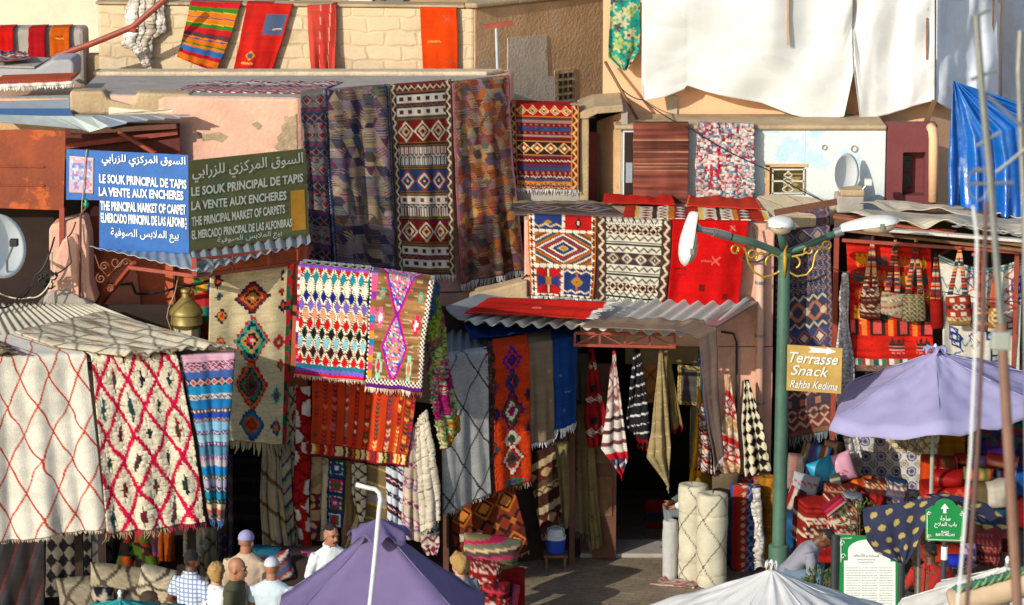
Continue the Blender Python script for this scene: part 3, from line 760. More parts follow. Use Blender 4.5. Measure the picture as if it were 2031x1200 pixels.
# ---------------------------------------------------------------- ground
mb = MB(); n = 24
mb.add([(-90, -60, 0), (90, -60, 0), (90, 120, 0), (-90, 120, 0)], [(0, 1, 2, 3)])
def paving():
    m, t, b = nodes('square_paving'); N, L = t.nodes, t.links
    geo = N.new('ShaderNodeNewGeometry'); br = N.new('ShaderNodeTexBrick'); br.inputs['Scale'].default_value = 3.2; br.inputs['Color1'].default_value = rgba(C('#8a7a64')); br.inputs['Color2'].default_value = rgba(C('#82725c')); br.inputs['Mortar'].default_value = rgba(C('#6c5e4b'))
    br.inputs['Mortar Size'].default_value = .018; br.inputs['Brick Width'].default_value = .62; br.inputs['Row Height'].default_value = .3
    mp = N.new('ShaderNodeMapping'); mp.inputs['Rotation'].default_value = (0, 0, .25); L.new(geo.outputs['Position'], mp.inputs[0]); L.new(mp.outputs[0], br.inputs['Vector'])
    n2 = N.new('ShaderNodeTexNoise'); n2.inputs['Scale'].default_value = 3; n2.inputs['Detail'].default_value = 10; n2.inputs['Roughness'].default_value = .7; L.new(geo.outputs['Position'], n2.inputs['Vector'])
    mr = N.new('ShaderNodeMapRange'); mr.inputs[1].default_value = .3; mr.inputs[2].default_value = .7; mr.inputs[3].default_value = .6; mr.inputs[4].default_value = 1.2; L.new(n2.outputs['Fac'], mr.inputs[0])
    mx = N.new('ShaderNodeMix'); mx.data_type = 'RGBA'; mx.blend_type = 'MULTIPLY'; mx.inputs[0].default_value = 1; L.new(br.outputs['Color'], mx.inputs[6]); L.new(mr.outputs[0], mx.inputs[7]); L.new(mx.outputs[2], b.inputs['Base Color'])
    b.inputs['Roughness'].default_value = .8
    bp = N.new('ShaderNodeBump'); bp.inputs['Strength'].default_value = .4; bp.inputs['Distance'].default_value = .02; L.new(br.outputs['Fac'], bp.inputs['Height']); bp.invert = True; L.new(bp.outputs[0], b.inputs['Normal'])
    return m
g = mb.build('ground', paving()); tag(g, 'worn stone paving of the market square', kind='structure')

def X(px, py, Y): return P(px, py, Y).x
def Zp(py, Y): return P(1015, py, Y).z

# ---------------------------------------------------------------- far walls
far = empty('far_house', P(200, 100, 8.6), 'tall cream plastered house wall rising behind the rooftops at the back', 'house')
MB().box((-9, 8.5, 0), (-2.9, 9, 9)).build('wall', CREAMW, far)
far2 = empty('far_house', (0, 9, 0), 'low house with cream and brown bands just showing over the block wall', 'house')
MB().box((-3, 8.6, 0), (3, 9.2, 9)).build('wall', M('ochre_far', '#a98c64', .9, .25, 4), far2)
MB().box((X(505, 5, 8.5), 8.5, 4), (X(575, 5, 8.5), 8.6, 7)).build('shutter', REDMET, far2)
MB().box((X(692, 5, 8.5), 8.5, 4), (X(738, 5, 8.5), 8.58, 7)).build('shutter', CREAMW, far2)
f_ = MB().box((X(745, 5, 8.5), 8.5, 4), (X(800, 5, 8.5), 8.58, 7)).build('window', GREYM, far2)
MB().box((X(755, 5, 8.45), 8.47, 4), (X(762, 5, 8.45), 8.5, 7)).build('frame', WOOD, f_)

# grey roof parapet with three rugs (top left)
gp = empty('roof_parapet', P(60, 120, 3.0), 'grey plastered roof parapet with three rugs thrown over it', 'parapet')
MB().box((-8, 2.8, 0), (X(166, 60, 2.8), 3.25, Zp(57, 2.8))).build('wall', CEM, gp, bevel=.05)
MB().box((X(166, 60, 2.9)+.002, 2.95, 0), (X(200, 60, 2.9), 3.2, Zp(110, 2.9))).build('pier', MUD, gp, bevel=.03)

# upper block house: lit front, shaded side
ub = empty('block_house', P(600, 145, 3), 'mud block house on the upper terrace with a shaded brown plaster side', 'house')
A0, A1, A2 = P(193, 8, 2.9), P(940, 16, 2.5), P(1208, -14, 4.0)
zt = A1.z
mb = MB().prism([(A0.x, A0.y), (A1.x, A1.y), (A1.x, A1.y+.28), (A0.x, A0.y+.28)], 0, zt); mb.build('front_wall', BLOCK, ub, bevel=.03)
d_ = Vector((A2.x-A1.x, A2.y-A1.y, 0)).normalized(); nrm = Vector((d_.y, -d_.x, 0))
q = [(A1.x+.004, A1.y-.0), (A2.x, A2.y), (A2.x-nrm.x*.28, A2.y-nrm.y*.28), (A1.x-nrm.x*.28, A1.y-nrm.y*.28+.3)]
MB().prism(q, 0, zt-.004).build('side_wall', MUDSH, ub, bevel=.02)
q2 = [(A1.x-.1, A1.y-.03), (A1.x+.03, A1.y-.05), (A2.x, A2.y-.04), (A2.x-.1, A2.y+.5), (A1.x-.1, A1.y+.5)]
MB().prism(q2, zt, zt+.06).build('coping', MUD, ub, bevel=.02)
MB().prism([(A0.x-.02, A0.y-.03), (A1.x-.1, A1.y-.03), (A1.x-.1, A1.y+.33), (A0.x-.02, A0.y+.33)], zt, zt+.035).build('coping', MUD, ub, bevel=.015)
MB().box((A0.x, 3.3, 0), (A0.x+.3, 6, zt-.01)).build('end_wall', MUDSH, ub)
def on_side(px, py):   # point of the shaded side wall seen at a pixel
    d = FWD*FPX + RIGHT*(px-1015.5) + UPV*(600-py); t = (Vector((A1.x, A1.y, 0))-CAM).dot(nrm)/d.dot(nrm); return CAM+d*t
pp = [on_side(*c) for c in ((1006, 75), (1040, 72), (1083, 70), (1086, 150), (1100, 152), (1102, 205), (1006, 205))]
MB().poly([p+nrm*.012 for p in pp], -nrm*.012).build('cement_patch', M('pale_cement', '#bcae9c', .9, .2, 4, .35, 30, spots=[(4, .6, '#a08c74')]), ub)
# pierced ventilation block
vb = MB(); vc = on_side(1117, 178)
def side_pt(a, z, o=0): return vc + d_*a + Vector((0, 0, z)) + nrm*o
vh = MB()
for i in range(-1, 2):
    for j in range(-2, 3):
        c0 = side_pt(i*.085+.02, j*.085, .02)
        for a in (45, 135):
            ca, sa = math.cos(math.radians(a)), math.sin(math.radians(a))
            pts = []
            for t_ in range(10):
                th = 2*math.pi*t_/10; e, f = .036*math.cos(th), .014*math.sin(th)
                pts.append(c0 + d_*(e*ca-f*sa) + Vector((0, 0, e*sa+f*ca)))
            vh.poly(pts, -nrm*.01)
vg = MB().poly([side_pt(-.15, -.24, 0), side_pt(.18, -.24, 0), side_pt(.18, .24, 0), side_pt(-.15, .24, 0)], nrm*.014).build('vent_block', MUD, ub)
vh.build('opening', DARKIN, vg)
# ---------------------------------------------------------------- the corner carpet building
cb = empty('carpet_house', P(590, 520, -.2), 'pink plastered corner house hung with large rugs behind the market signs', 'house')
c0, c1, cl = P(590, 192, -.2), P(1010, 152, 1.4), P(150, 182, .12)
zr = 5.13
foot = [(cl.x, cl.y), (c0.x, c0.y), (c1.x, c1.y), (c1.x+.05, 2.2), (cl.x, 2.2)]
MB().prism(foot, 0, zr).build('wall', PINK, cb, bevel=.035)
MB().poly([(cl.x+.02, cl.y+.02, zr-.02), (c0.x-.02, c0.y+.04, zr-.02), (c1.x-.04, c1.y+.04, zr-.02), (c1.x-.2, 1.7, zr-.02), (cl.x+.02, 1.7, zr-.02)], (0, 0, .026)).build('roof', CEM, cb)
MB().prism([(cl.x-.02, 1.62), (c1.x-.25, 1.62), (c1.x-.05, 1.9), (cl.x-.02, 1.9)], zr, zr+.05).build('parapet', M('pale_parapet', '#c4b294', .95, .25, 5, .6, 30, spots=[(9, .6, '#9c8664')]), cb, bevel=.02)
# broken plaster at the corner and the worn parapet on the left
mb = MB(); mb.poly([on_line(x_, y_, cl, c0, .006) for x_, y_ in ((562, 228), (574, 233), (588, 226), (589, 300), (572, 296), (556, 302), (543, 293), (552, 282), (549, 272), (560, 262), (557, 250), (566, 243))], (0, .03, 0)); RUB = M('rubble', '#a08c6e', .95, .35, 14, .8, 26); mb.build('broken_plaster', RUB, cb); mb = MB(); mb.poly([on_line(x_, y_, cl, c0, .006) for x_, y_ in ((390, 262), (408, 266), (436, 262), (452, 270), (440, 282), (420, 277), (402, 280))], (0, .03, 0)); mb.build('broken_plaster', RUB, cb); mb = MB(); mb.poly([on_line(x_, y_, cl, c0, .006) for x_, y_ in ((498, 246), (510, 241), (520, 250), (512, 258))], (0, .03, 0)); mb.build('broken_plaster', RUB, cb)
mb = MB()
zs = zr; front = [(140, 180), (210, 180), (216, 200), (262, 210), (275, 186), (375, 186)]
pts = [P(138, 228, 0)] + [P(x_, y_, 0) for x_, y_ in ((138, 181), (205, 181), (214, 197), (262, 209), (270, 184), (378, 186))] + [P(378, 222, 0), P(368, 226, 0)]
mb.poly(pts, (0, .28, 0)); mb.build('worn_parapet', MUD, cb, bevel=.03)
mb = MB(); mb.poly([P(215, 212, -.02), P(262, 217, -.02), P(300, 220, -.02), P(376, 210, -.02), P(378, 226, -.02), P(215, 229, -.02)], (0, .06, 0)).build('plaster_repair', CREAMW, cb, bevel=.02)
# lean-to with metal sheets and dark red boards
lt = empty('lean_to', P(150, 400, -1.7), 'lean-to of rusty panel and bent zinc sheets beside the blue market sign', 'lean-to')
def bent(name, pts_front, pts_back, mat, parent):
    mb = MB(); n_ = len(pts_front)
    mb.add(pts_front+pts_back, [(i, i+1, n_+i+1, n_+i) for i in range(n_-1)]); o = mb.build(name, mat, parent); s_ = o.modifiers.new('t', 'SOLIDIFY'); s_.thickness = .008; return o
fr = [P(x_, y_, -.42) for x_, y_ in ((215, 252), (250, 245), (252, 241), (292, 240), (294, 236), (325, 237), (327, 233), (356, 235), (358, 230), (378, 229))]
bk = [P(x_, 227, -.12) for x_ in (140, 190, 192, 240, 242, 290, 292, 335, 337, 376)]
bent('zinc_sheet', fr, bk, ZINC, lt)
fr = [P(x_, y_, -1.0) for x_, y_ in ((-30, 240), (60, 247), (120, 252), (160, 256), (178, 262), (200, 256), (216, 250))]
bk = [P(x_, y_, -.9) for x_, y_ in ((-30, 226), (20, 228), (60, 229), (90, 230), (110, 230), (140, 230), (180, 231))]
bent('zinc_sheet', fr, bk, M('pale_zinc', '#a3aca6', .5, .2, 3, .1, 40, metal=.25, spots=[(6, .66, '#8a8270')]), lt)
MB().poly([P(-30, 259, -1.74), P(60, 257, -1.74), P(130, 261, -1.74), P(126, 417, -1.74), P(-30, 412, -1.74)], (0, .03, 0)).build('rust_panel', RUST, lt)
for y_ in (330, 367):
    MB().bar(P(-30, y_, -1.75), P(88, y_+1, -1.75), .012).build('panel_seam', RUST, lt)
MB().box((X(130, 300, -.2), -.2, 2.2), (X(357, 300, -.2), -.15, Zp(245, -.2))).build('board_wall', M('dark_red_boards', '#5c2018', .8, .3, 9, .2, 30), lt)
MB().bar(P(140, 262, -.34), P(350, 250, -.34), .05).build('rafter', DOORW, lt)
MB().bar(P(130, 290, -.25), P(352, 262, -.25), .05).build('rafter', REDMET, lt)
MB().bar(P(236, 262, -.35), P(308, 304, -.6), .035).build('strut', RUST, lt)
MB().bar(P(123, 412, -1.72), P(123, 500, -1.72), .05).build('post', REDMET, lt)
# blue sheet roof at far left
mb = MB().poly([P(-30, 192, .3), P(138, 188, .3), P(138, 216, -.0), P(-30, 216, -.0)], (0, 0, -.03)); o = mb.build('tarpaulin_roof', M('grey_blue_sheet', '#8b95a0', .6, .1, 4, .1, 30, spots=[(3, .62, '#787f88')]), None); tag(o, 'grey-blue sheet laid over the small roof above the zinc sheets', 'roof sheet')
mb = MB().poly([P(-30, 215, -.05), P(138, 215, -.05), P(145, 229, -.2), P(-30, 229, -.2)], (0, 0, -.03)); o = mb.build('tarpaulin_roof', M('blue_sheet', '#3c5f8a', .6, .1, 4, .1, 30), None); tag(o, 'dark blue sheet edge under the grey-blue roof sheet', 'roof sheet')
ro = MB().box((-7.5, .2, 4.6), (X(140, 190, .2), 1.4, Zp(195, .2))).build('low_roof_wall', MUDSH, None, bevel=.03); tag(ro, 'low brown roof wall under a pale fringed rug edge', 'wall')
ro = empty('blue_grey_parapet', P(60, 160, 1.4), 'blue-grey rounded parapet with a small rug on top', 'parapet')
mb = MB().poly([P(-40, 166, 1.35), P(-40, 134, 1.35), P(70, 137, 1.35), P(105, 119, 1.35), P(140, 118, 1.35), P(147, 125, 1.35), P(146, 160, 1.35)], (0, .6, .0)).build('wall', M('blue_grey_plaster', '#98989c', .9, .12, 3, .3, 30), ro, bevel=.06)
MB().poly([P(-40, 133, 1.36), P(68, 135.5, 1.36), P(102, 118, 1.9), P(-40, 111, 1.9)], (0, 0, .02)).build('parapet_top', CEM, ro)

# dark shop opening left, its pink column and cement flare
ds = empty('small_shop', P(50, 560, -1.7), 'dark open shop front below the rusty panel beside a pink column', 'shop')
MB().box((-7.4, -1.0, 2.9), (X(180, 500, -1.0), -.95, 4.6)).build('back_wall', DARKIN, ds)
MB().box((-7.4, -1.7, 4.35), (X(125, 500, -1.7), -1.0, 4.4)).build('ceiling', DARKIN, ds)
mb = MB()
pp = [(97, 455), (103, 445), (162, 432), (168, 436), (176, 470), (178, 560), (190, 600), (98, 600), (100, 540), (97, 500)]
mb.poly([P(x_, y_, -1.72) for x_, y_ in pp], (0, .35, 0)); mb.build('pillar', PINK, ds, bevel=.03)
mb = MB().poly([P(x_, y_, -1.76) for x_, y_ in ((100, 560), (105, 530), (112, 500), (122, 478), (138, 463), (154, 464), (157, 480), (158, 560), (165, 592), (88, 592))], (0, .06, 0)); mb.build('buttress', PINK, ds, bevel=.03)
mb = MB().poly([P(x_, y_, -1.80) for x_, y_ in ((75, 600), (98, 578), (130, 574), (160, 590), (180, 600), (200, 615), (80, 612))], (0, .12, 0)); mb.build('cement_flare', CEM, ds, bevel=.03)

# ochre shop front below the signs
sf = empty('lower_shop_front', P(400, 800, -.9), 'ochre red shop front below the two market signs, mostly behind hanging rugs', 'shop')
MB().box((X(176, 600, -.9), -.9, 0), (X(606, 600, -.9), -.3, 4.0)).build('wall', ORANGEW, sf)
pts = [P(205, 700, -.95), P(212, 570, -.95), P(225, 545, -.95), P(245, 528, -.95), P(262, 520, -.95), P(272, 545, -.95), P(278, 600, -.95), P(278, 700, -.95)]
MB().poly(pts, (0, .05, 0)).build('arched_panel', PINKD, sf)
MB().box((X(345, 640, -1.0), -1.0, 2.6), (X(349, 640, -1.0), -.9, 3.9)).build('door_edge', DOORW, sf)

# ---------------------------------------------------------------- left booth
FLb, FRb, BRb, BLb = P(-70, 707, -3.65), P(463, 706, -3.12), P(188, 594, -1.9), P(-70, 592, -1.9)
lb = empty('carpet_booth', (FRb.x-1.3, -3.2, 0), 'carpet booth with a corrugated roof and long rugs draped over its front edge', 'market booth')
corr('roof', FLb-Vector((0, 0, .05)), FRb-Vector((0, 0, .05)), BRb-Vector((0, 0, .05)), BLb-Vector((0, 0, .05)), M('pale_fibre_cement', '#b4ad9a', .85, .15, 3, .3, 50, spots=[(4, .58, '#98917f'), (16, .66, '#7c7564')]), .12, .012, lb)
for x_, y_ in ((FRb.x-.5, FRb.y+.5), (FRb.x-1.6, FRb.y+.3), (BRb.x, -1.85)):
    MB().box((x_-.04, y_-.04, 0), (x_+.04, y_+.04, 2.9)).build('post', DARKIN, lb)
MB().bar(FLb-Vector((0, -.06, .11)), FRb-Vector((0, -.06, .11)), .07).build('beam', WOOD, lb)
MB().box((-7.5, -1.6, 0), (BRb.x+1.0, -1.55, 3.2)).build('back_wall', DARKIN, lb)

# ---------------------------------------------------------------- facade with the corrugated canopy and doorway
fb = empty('doorway_house', P(1260, 1110, .3), 'salmon shop house with a roof terrace of rugs, corrugated canopy and open doorway', 'shop')
FY = .3; xl, xr = X(1040, 500, FY), X(1536, 500, FY); ztop = Zp(436, FY); zl = Zp(688, FY)
xd0, xd1 = X(1150, 900, FY), X(1418, 900, FY)
MB().box((xl, FY, zl), (xr, FY+.25, ztop)).build('upper_wall', PINK, fb, bevel=.02)
MB().box((xl, FY, 0), (xd0, FY+.25, zl-.003)).build('pier', PINKD, fb)
MB().box((xd1, FY, 0), (xr, FY+.25, zl-.003)).build('pier', PINK, fb)
MB().box((xl, FY+.25, ztop-.15), (xr, 1.45, ztop-.01)).build('terrace_roof', MUD, fb)
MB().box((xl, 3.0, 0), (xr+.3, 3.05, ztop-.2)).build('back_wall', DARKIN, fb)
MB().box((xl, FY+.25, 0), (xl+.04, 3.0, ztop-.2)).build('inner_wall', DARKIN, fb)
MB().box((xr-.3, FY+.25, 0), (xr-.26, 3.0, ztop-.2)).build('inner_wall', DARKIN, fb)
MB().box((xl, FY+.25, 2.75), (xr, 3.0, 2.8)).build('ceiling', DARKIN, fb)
# door leaf, open against the left jamb, and door panels behind the hanging kilims
dl = MB().box((X(1175, 1000, .1), .1, .02), (X(1222, 1000, .1), .16, 2.2)).build('door_leaf', DOORW, fb)
MB().box((X(1182, 1000, .1), .085, .5), (X(1214, 1000, .1), .1, .95)).build('panel', WOOD, dl)
MB().box((X(1182, 1000, .1), .085, 1.1), (X(1214, 1000, .1), .1, 1.9)).build('panel', WOOD, dl)
mb = MB()
MB().box((X(1370, 900, .45), .56, 0), (X(1392, 900, .45), .62, 2.3)).build('door_jamb', WOOD, fb)
MB().box((X(1150, 1105, .3), .18, 0), (X(1395, 1105, .3), .75, .05)).build('threshold', CEM, fb, bevel=.01)
# canopy
cFL, cFR, cBR, cBL = P(922, 638, -.8), P(1408, 664, -1.0), P(1492, 590, .27), P(1045, 592, .27)
corr('canopy', cFL, cFR, cBR, cBL, FIBRO, .165, .028, fb)
mb = MB().poly([P(884, 608, -.3), P(893, 620, -.45), P(910, 631, -.6), P(938, 634, -.62), P(985, 604, -.1), P(1005, 590, .15), P(950, 582, .15)], (0, 0, -.02)); mb.build('flashing', ZINC, fb)
MB().poly([P(928, 592, .2), P(948, 580, .2), P(985, 572, .2), P(1046, 556, .2), P(1046, 596, .2), P(985, 604, .2)], (0, .3, 0)).build('mud_ledge', MUD, fb, bevel=.02)
MB().box((X(1240, 700, .5), .5, Zp(722, .5)), (X(1398, 700, .5), .56, Zp(688, .5))).build('lintel', M('olive_wood', '#6a5a38', .8, .3, 8), fb)
MB().box((X(1372, 850, .5), .5, 0), (X(1400, 850, .5), .55, Zp(722, .5))).build('door_frame', M('green_grey_door', '#4a5c50', .7, .2, 6), fb)
mb = MB().bar(P(1400, 652, -.9), P(1490, 598, .2), .16, .02).build('gutter', GREYM, fb)
tr = MB(); a_, b_ = P(1140, 684, -.72), P(1338, 688, -.78); a2, b2 = P(1140, 660, -.72), P(1338, 664, -.78)
tr.bar(a_, b_, .03); tr.bar(a2, b2, .03)
for i in range(5):
    u_ = i/4; p0, p1 = a_.lerp(b_, u_), a2.lerp(b2, u_); tr.bar(p0, p1, .022)
    if i < 4: tr.bar(a_.lerp(b_, u_) if i % 2 == 0 else a2.lerp(b2, u_), a2.lerp(b2, u_+.25) if i % 2 == 0 else a_.lerp(b_, u_+.25), .014)
tr.bar(b_, P(1345, 688, .25), .03); tr.bar(a_, P(1150, 690, .25), .03)
tr.build('truss', REDMET, fb)
MB().box((xr-.05, FY+.25, 0), (xr-.003, 1.3, ztop-.16)).build('side_wall', PINKD, fb)
# drain pipe and conduit on the pillar
pz = [P(1507, 505, .2), P(1507, 660, .2), P(1506, 940, .2)]
o = empty('drain_pipe', pz[2], 'pinkish drain pipe running down the pillar beside the chequered rug', 'drain pipe')
MB().tube(pz, .045, 12).build('pipe', M('pipe_paint', '#c9a08a', .6, .15, 5, .1, 30, spots=[(7, .66, '#a4806c')]), o, smooth=True)
for py_ in (560, 665, 800): MB().tube([P(1507, py_, .2)-Vector((0, 0, .015)), P(1507, py_, .2)+Vector((0, 0, .015))], .055, 12).build('clamp', GREYM, o)
o = MB().tube([P(1430, 658, .26), P(1455, 662, .26), P(1461, 680, .26), P(1461, 770, .26), P(1458, 900, .26)], .012, 6).build('conduit', BLACKM); tag(o, 'thin dark conduit bent down the salmon pillar', 'conduit')

# ---------------------------------------------------------------- shed with portal, white wall, maroon wall
sh = empty('concrete_shed', P(1190, 400, 1.55), 'small concrete shed portal with a narrow red door beside the dark red kilim', 'shed')
sy = 1.55; z0 = 3.5
MB().box((X(1013, 300, sy), sy, z0), (X(1149, 300, sy), sy+.12, Zp(208, sy))).build('side_wall', CEM, sh)
MB().box((X(1150, 300, sy), sy-.02, z0), (X(1168, 300, sy), sy+.3, Zp(232, sy))).build('jamb', MUD, sh, bevel=.015)
MB().poly([P(1148, 224, sy-.05), P(1180, 212, sy-.05), P(1236, 208, sy-.05), P(1237, 222, sy-.05), P(1185, 226, sy-.05), P(1165, 236, sy-.05), P(1148, 236, sy-.05)], (0, .9, .02)).build('roof_slab', MUD, sh, bevel=.012)
MB().box((X(1232, 300, sy), sy+.0, z0), (X(1237, 300, sy)+.04, sy+1.0, Zp(222, sy))).build('side_wall', CEM, sh)
MB().poly([P(1236, 222, sy+.1), P(1236, 398, sy+.1), P(1184, 398, sy+.75), P(1184, 240, sy+.75)], (.03, .03, 0)).build('inner_wall', MUDSH, sh)
MB().box((X(1150, 300, 2.35), 2.35, z0), (X(1240, 300, 2.35), 2.4, Zp(214, 2.35))).build('back_wall', DARKIN, sh)
MB().box((X(1168, 300, 2.2), 2.2, z0), (X(1185, 300, 2.2), 2.25, Zp(262, 2.2))).build('door', M('red_door', '#8c2a22', .6, .2, 6), sh)

wh = empty('whitewashed_house', P(1560, 400, 1.5), 'whitewashed house wall with barred window and two drain holes under the white tarpaulin', 'house')
wy = 1.5; wx0, wx1 = X(1236, 300, wy), X(1757, 300, wy); wz0, wz1 = 3.0, Zp(256, wy)
ex0, ex1, ez0, ez1 = X(1521, 350, wy), X(1596, 350, wy), Zp(386, wy), Zp(331, wy)
MB().box((wx0, wy, wz0), (ex0, wy+.3, wz1)).build('wall', WHITEB, wh)
MB().box((ex1, wy, wz0), (wx1, wy+.3, wz1)).build('wall', WHITEB, wh, bevel=.01)
MB().box((ex0, wy, ez1), (ex1, wy+.3, wz1)).build('wall', WHITEB, wh)
MB().box((ex0, wy, wz0), (ex1, wy+.3, ez0)).build('wall', WHITEB, wh)
MB().box((wx0-.1, wy-.06, wz1), (wx1+.0, 2.35, wz1+.05)).build('ledge', MUD, wh, bevel=.02)
wn = MB().box((ex0+.02, wy+.2, ez0), (ex1, wy+.24, ez1)).build('window', M('curtain_behind', '#8c7c4e', .8, .4, 14), wh)
gp_ = MB().box((X(1238, 330, wy), wy-.01, Zp(400, wy)), (X(1256, 330, wy), wy-.002, Zp(262, wy))).build('dark_gap_panel', DARKIN, wh); MB().box((X(1241, 350, wy), wy-.02, Zp(362, wy)), (X(1254, 350, wy), wy-.012, Zp(322, wy))).build('pane', M('grey_pane', '#8a949c', .4, .2, 9), gp_)  # flat dark panel on the wall, its colour standing in for a shaded gap
gr = MB(); gz = lambda f: ez0+(ez1-ez0)*f; gx = lambda f: ex0+(ex1-ex0)*f
for f in (.06, .5, .92): gr.bar((gx(.14), wy-.02, gz(f)), (gx(.98), wy-.02, gz(f)), .016)
for f in (.15, .97): gr.bar((gx(f), wy-.02, gz(.02)), (gx(f), wy-.02, gz(.96)), .016)
for sg in (1, -1):
    gr.tube([(gx(.56+sg*(.02+.16*math.sin(t*1.6)*math.cos(t*.8))), wy-.02, gz(.1+t*.13)) for t in np.linspace(0, 6, 20)], .007, 5)
gr.build('window_grille', M('worn_white_iron', '#c9c2b0', .5, .2, 20, spots=[(20, .62, '#7a5a3c')]), wh)
MB().box((ex0-.02, wy-.012, ez0-.03), (ex0+.03, wy+.0, ez1+.02)).build('broken_edge', MUDSH, wh)
MB().box((ex0-.02, wy-.012, ez1-.0), (ex1+.03, wy+.0, ez1+.035)).build('broken_edge', MUDSH, wh)
for px_, py_, r_ in ((1635, 292, .03), (1694, 295, .04)):
    c_ = P(px_, py_, wy); MB().lathe(c_+Vector((0, .02, 0)), [(r_, 0), (r_, .035), (r_*.7, .035), (r_*.6, .01)], 14, (0, -1, 0)).build('drain_hole', CEM, wh)
# maroon house
mr_ = empty('maroon_house', P(1800, 400, 1.5), 'maroon painted house front with a small recessed window', 'house')
mx0, mx1 = X(1760, 300, 1.45), X(1858, 300, 1.45); mz1 = Zp(247, 1.45)
vx0, vx1, vz0, vz1 = X(1790, 350, 1.45), X(1835, 350, 1.45), Zp(388, 1.45), Zp(302, 1.45)
for lo, hi in (((mx0, 3.5), (vx0, mz1)), ((vx1, 3.5), (mx1, mz1)), ((vx0, vz1), (vx1, mz1)), ((vx0, 3.5), (vx1, vz0))):
    MB().box((lo[0], 1.45, lo[1]), (hi[0], 1.7, hi[1])).build('wall', MAROON, mr_)
vw = MB().box((vx0, 1.66, vz0), (vx1, 1.72, vz1)).build('window', MAROON, mr_)
for k_ in (0, 1):
    MB().box((vx0+.03, 1.64, vz0+.05+k_*.2), (vx0+.125, 1.66, vz0+.22+k_*.2)).build('pane', M('dark_pane', '#1c1416', .2, .1, 4), vw)
# peach house behind, dressed in tarpaulins
ph_ = empty('peach_house', P(1600, 245, 2.4), 'peach house upper storey wrapped in white building tarpaulins', 'house')
py0 = 2.4; MB().box((X(1196, 200, py0), py0, 3.4), (X(1847, 100, py0), py0+.2, 8.6)).build('front_wall', PEACH, ph_)
pc, pe = P(1849, 100, py0), P(1985, 100, 3.15)
MB().prism([(pc.x, pc.y), (pe.x, pe.y), (pe.x, pe.y+.2), (pc.x, pc.y+.2)], 3.4, 8.6).build('side_wall', PEACH, ph_)
MB().box((X(1324, 220, 2.38), 2.37, Zp(238, 2.38)), (X(1343, 220, 2.38), 2.4, Zp(190, 2.38))).build('shutter', M('pale_wood', '#b5a890', .8, .2, 9), ph_)
MB().box((X(1555, 238, 2.38), 2.37, Zp(247, 2.38)), (X(1578, 238, 2.38), 2.4, Zp(215, 2.38))).build('shutter', M('pale_wood_worn', '#b5a890', .8, .2, 9), ph_)
MB().poly([P(1832, 244, 1.9), P(1850, 198, 1.9), P(1858, 200, 1.9), P(1842, 246, 1.9)], (0, .05, 0)).build('brace', WOOD, ph_)
fh = empty('far_house', (7, 6, 0), 'white walled house behind the peach house, mostly in shade', 'house')
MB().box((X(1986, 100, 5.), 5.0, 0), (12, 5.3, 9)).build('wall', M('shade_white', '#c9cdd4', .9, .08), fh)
# ---------------------------------------------------------------- stall at right
rs = empty('right_bazaar', P(1850, 1000, .8), 'deep bazaar stall with cushions, bags and rugs under a patched canvas roof', 'market stall')
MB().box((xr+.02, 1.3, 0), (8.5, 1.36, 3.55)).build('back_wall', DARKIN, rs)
MB().box((X(1655, 500, .6), .6, 0), (X(1664, 500, .6), .68, Zp(450, .3))).build('post', REDMET, rs)
MB().box((X(2014, 500, -.2), -.2, 0), (X(2022, 500, -.2), -.14, Zp(475, -.2))).build('post', REDMET, rs)
MB().poly([P(1655, 452, .0), P(2080, 500, -.5), P(2080, 420, 1.3), P(1655, 420, 1.3)], (0, 0, -.03)).build('ceiling', WOOD, rs)
for k_, (pa, pb, w_) in enumerate([((1655, 428, .1), (1895, 462, -.3), .14), ((1750, 455, -.3), (2070, 480, -.5), .10), ((1840, 462, -.2), (2060, 490, -.5), .05)]):
    MB().bar(P(*pa), P(*pb), w_, .03).build('roof_strip', [RUST, FIBRO, WOOD][k_], rs)
MB().bar(P(1670, 476, -.1), P(2025, 500, -.3), .035).build('hanging_rail', REDMET, rs)
for a_, b_ in (((1855, 510, -.1), (1905, 480, .6)), ((1930, 505, -.2), (1985, 480, .6))): MB().bar(P(*a_), P(*b_), .03).build('brace', REDMET, rs)
# middle awning
mFL, mFR, mBR, mBL = P(872, 716, -1.6), P(1146, 672, -.55), P(1140, 646, .1), P(878, 648, -.3)
ma = empty('rug_awning', P(1000, 1080, -1), 'low sheet awning with four rugs draped over its front beside the doorway', 'awning')
dn = Vector((0, 0, -.05))
corr('roof', mFL+dn, mFR+dn, mBR+dn, mBL+dn, ZINC, .11, .018, ma)
MB().bar(mFL+Vector((.02, .08, -.1)), mFR+Vector((-.02, .06, -.1)), .05).build('beam', WOOD, ma)
for f in (.03, .97):
    q = mFL.lerp(mFR, f); MB().box((q.x-.03, q.y+.5, 0), (q.x+.03, q.y+.55, q.z-.08)).build('post', DOORW, ma)
# dark back of the awning and the gap behind the hanging rugs
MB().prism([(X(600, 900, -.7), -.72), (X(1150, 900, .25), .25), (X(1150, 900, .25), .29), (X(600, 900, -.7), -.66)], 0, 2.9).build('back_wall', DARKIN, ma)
# ================================================================ RUGS
def roofY(px, py, z): q = PZ(px, py, z); return q
GREYF = ['#d8d4d0', '#c2bebc', '#e6e4e0']; CREF = ['#d8ccae', '#e6dcc2', '#b8a888']

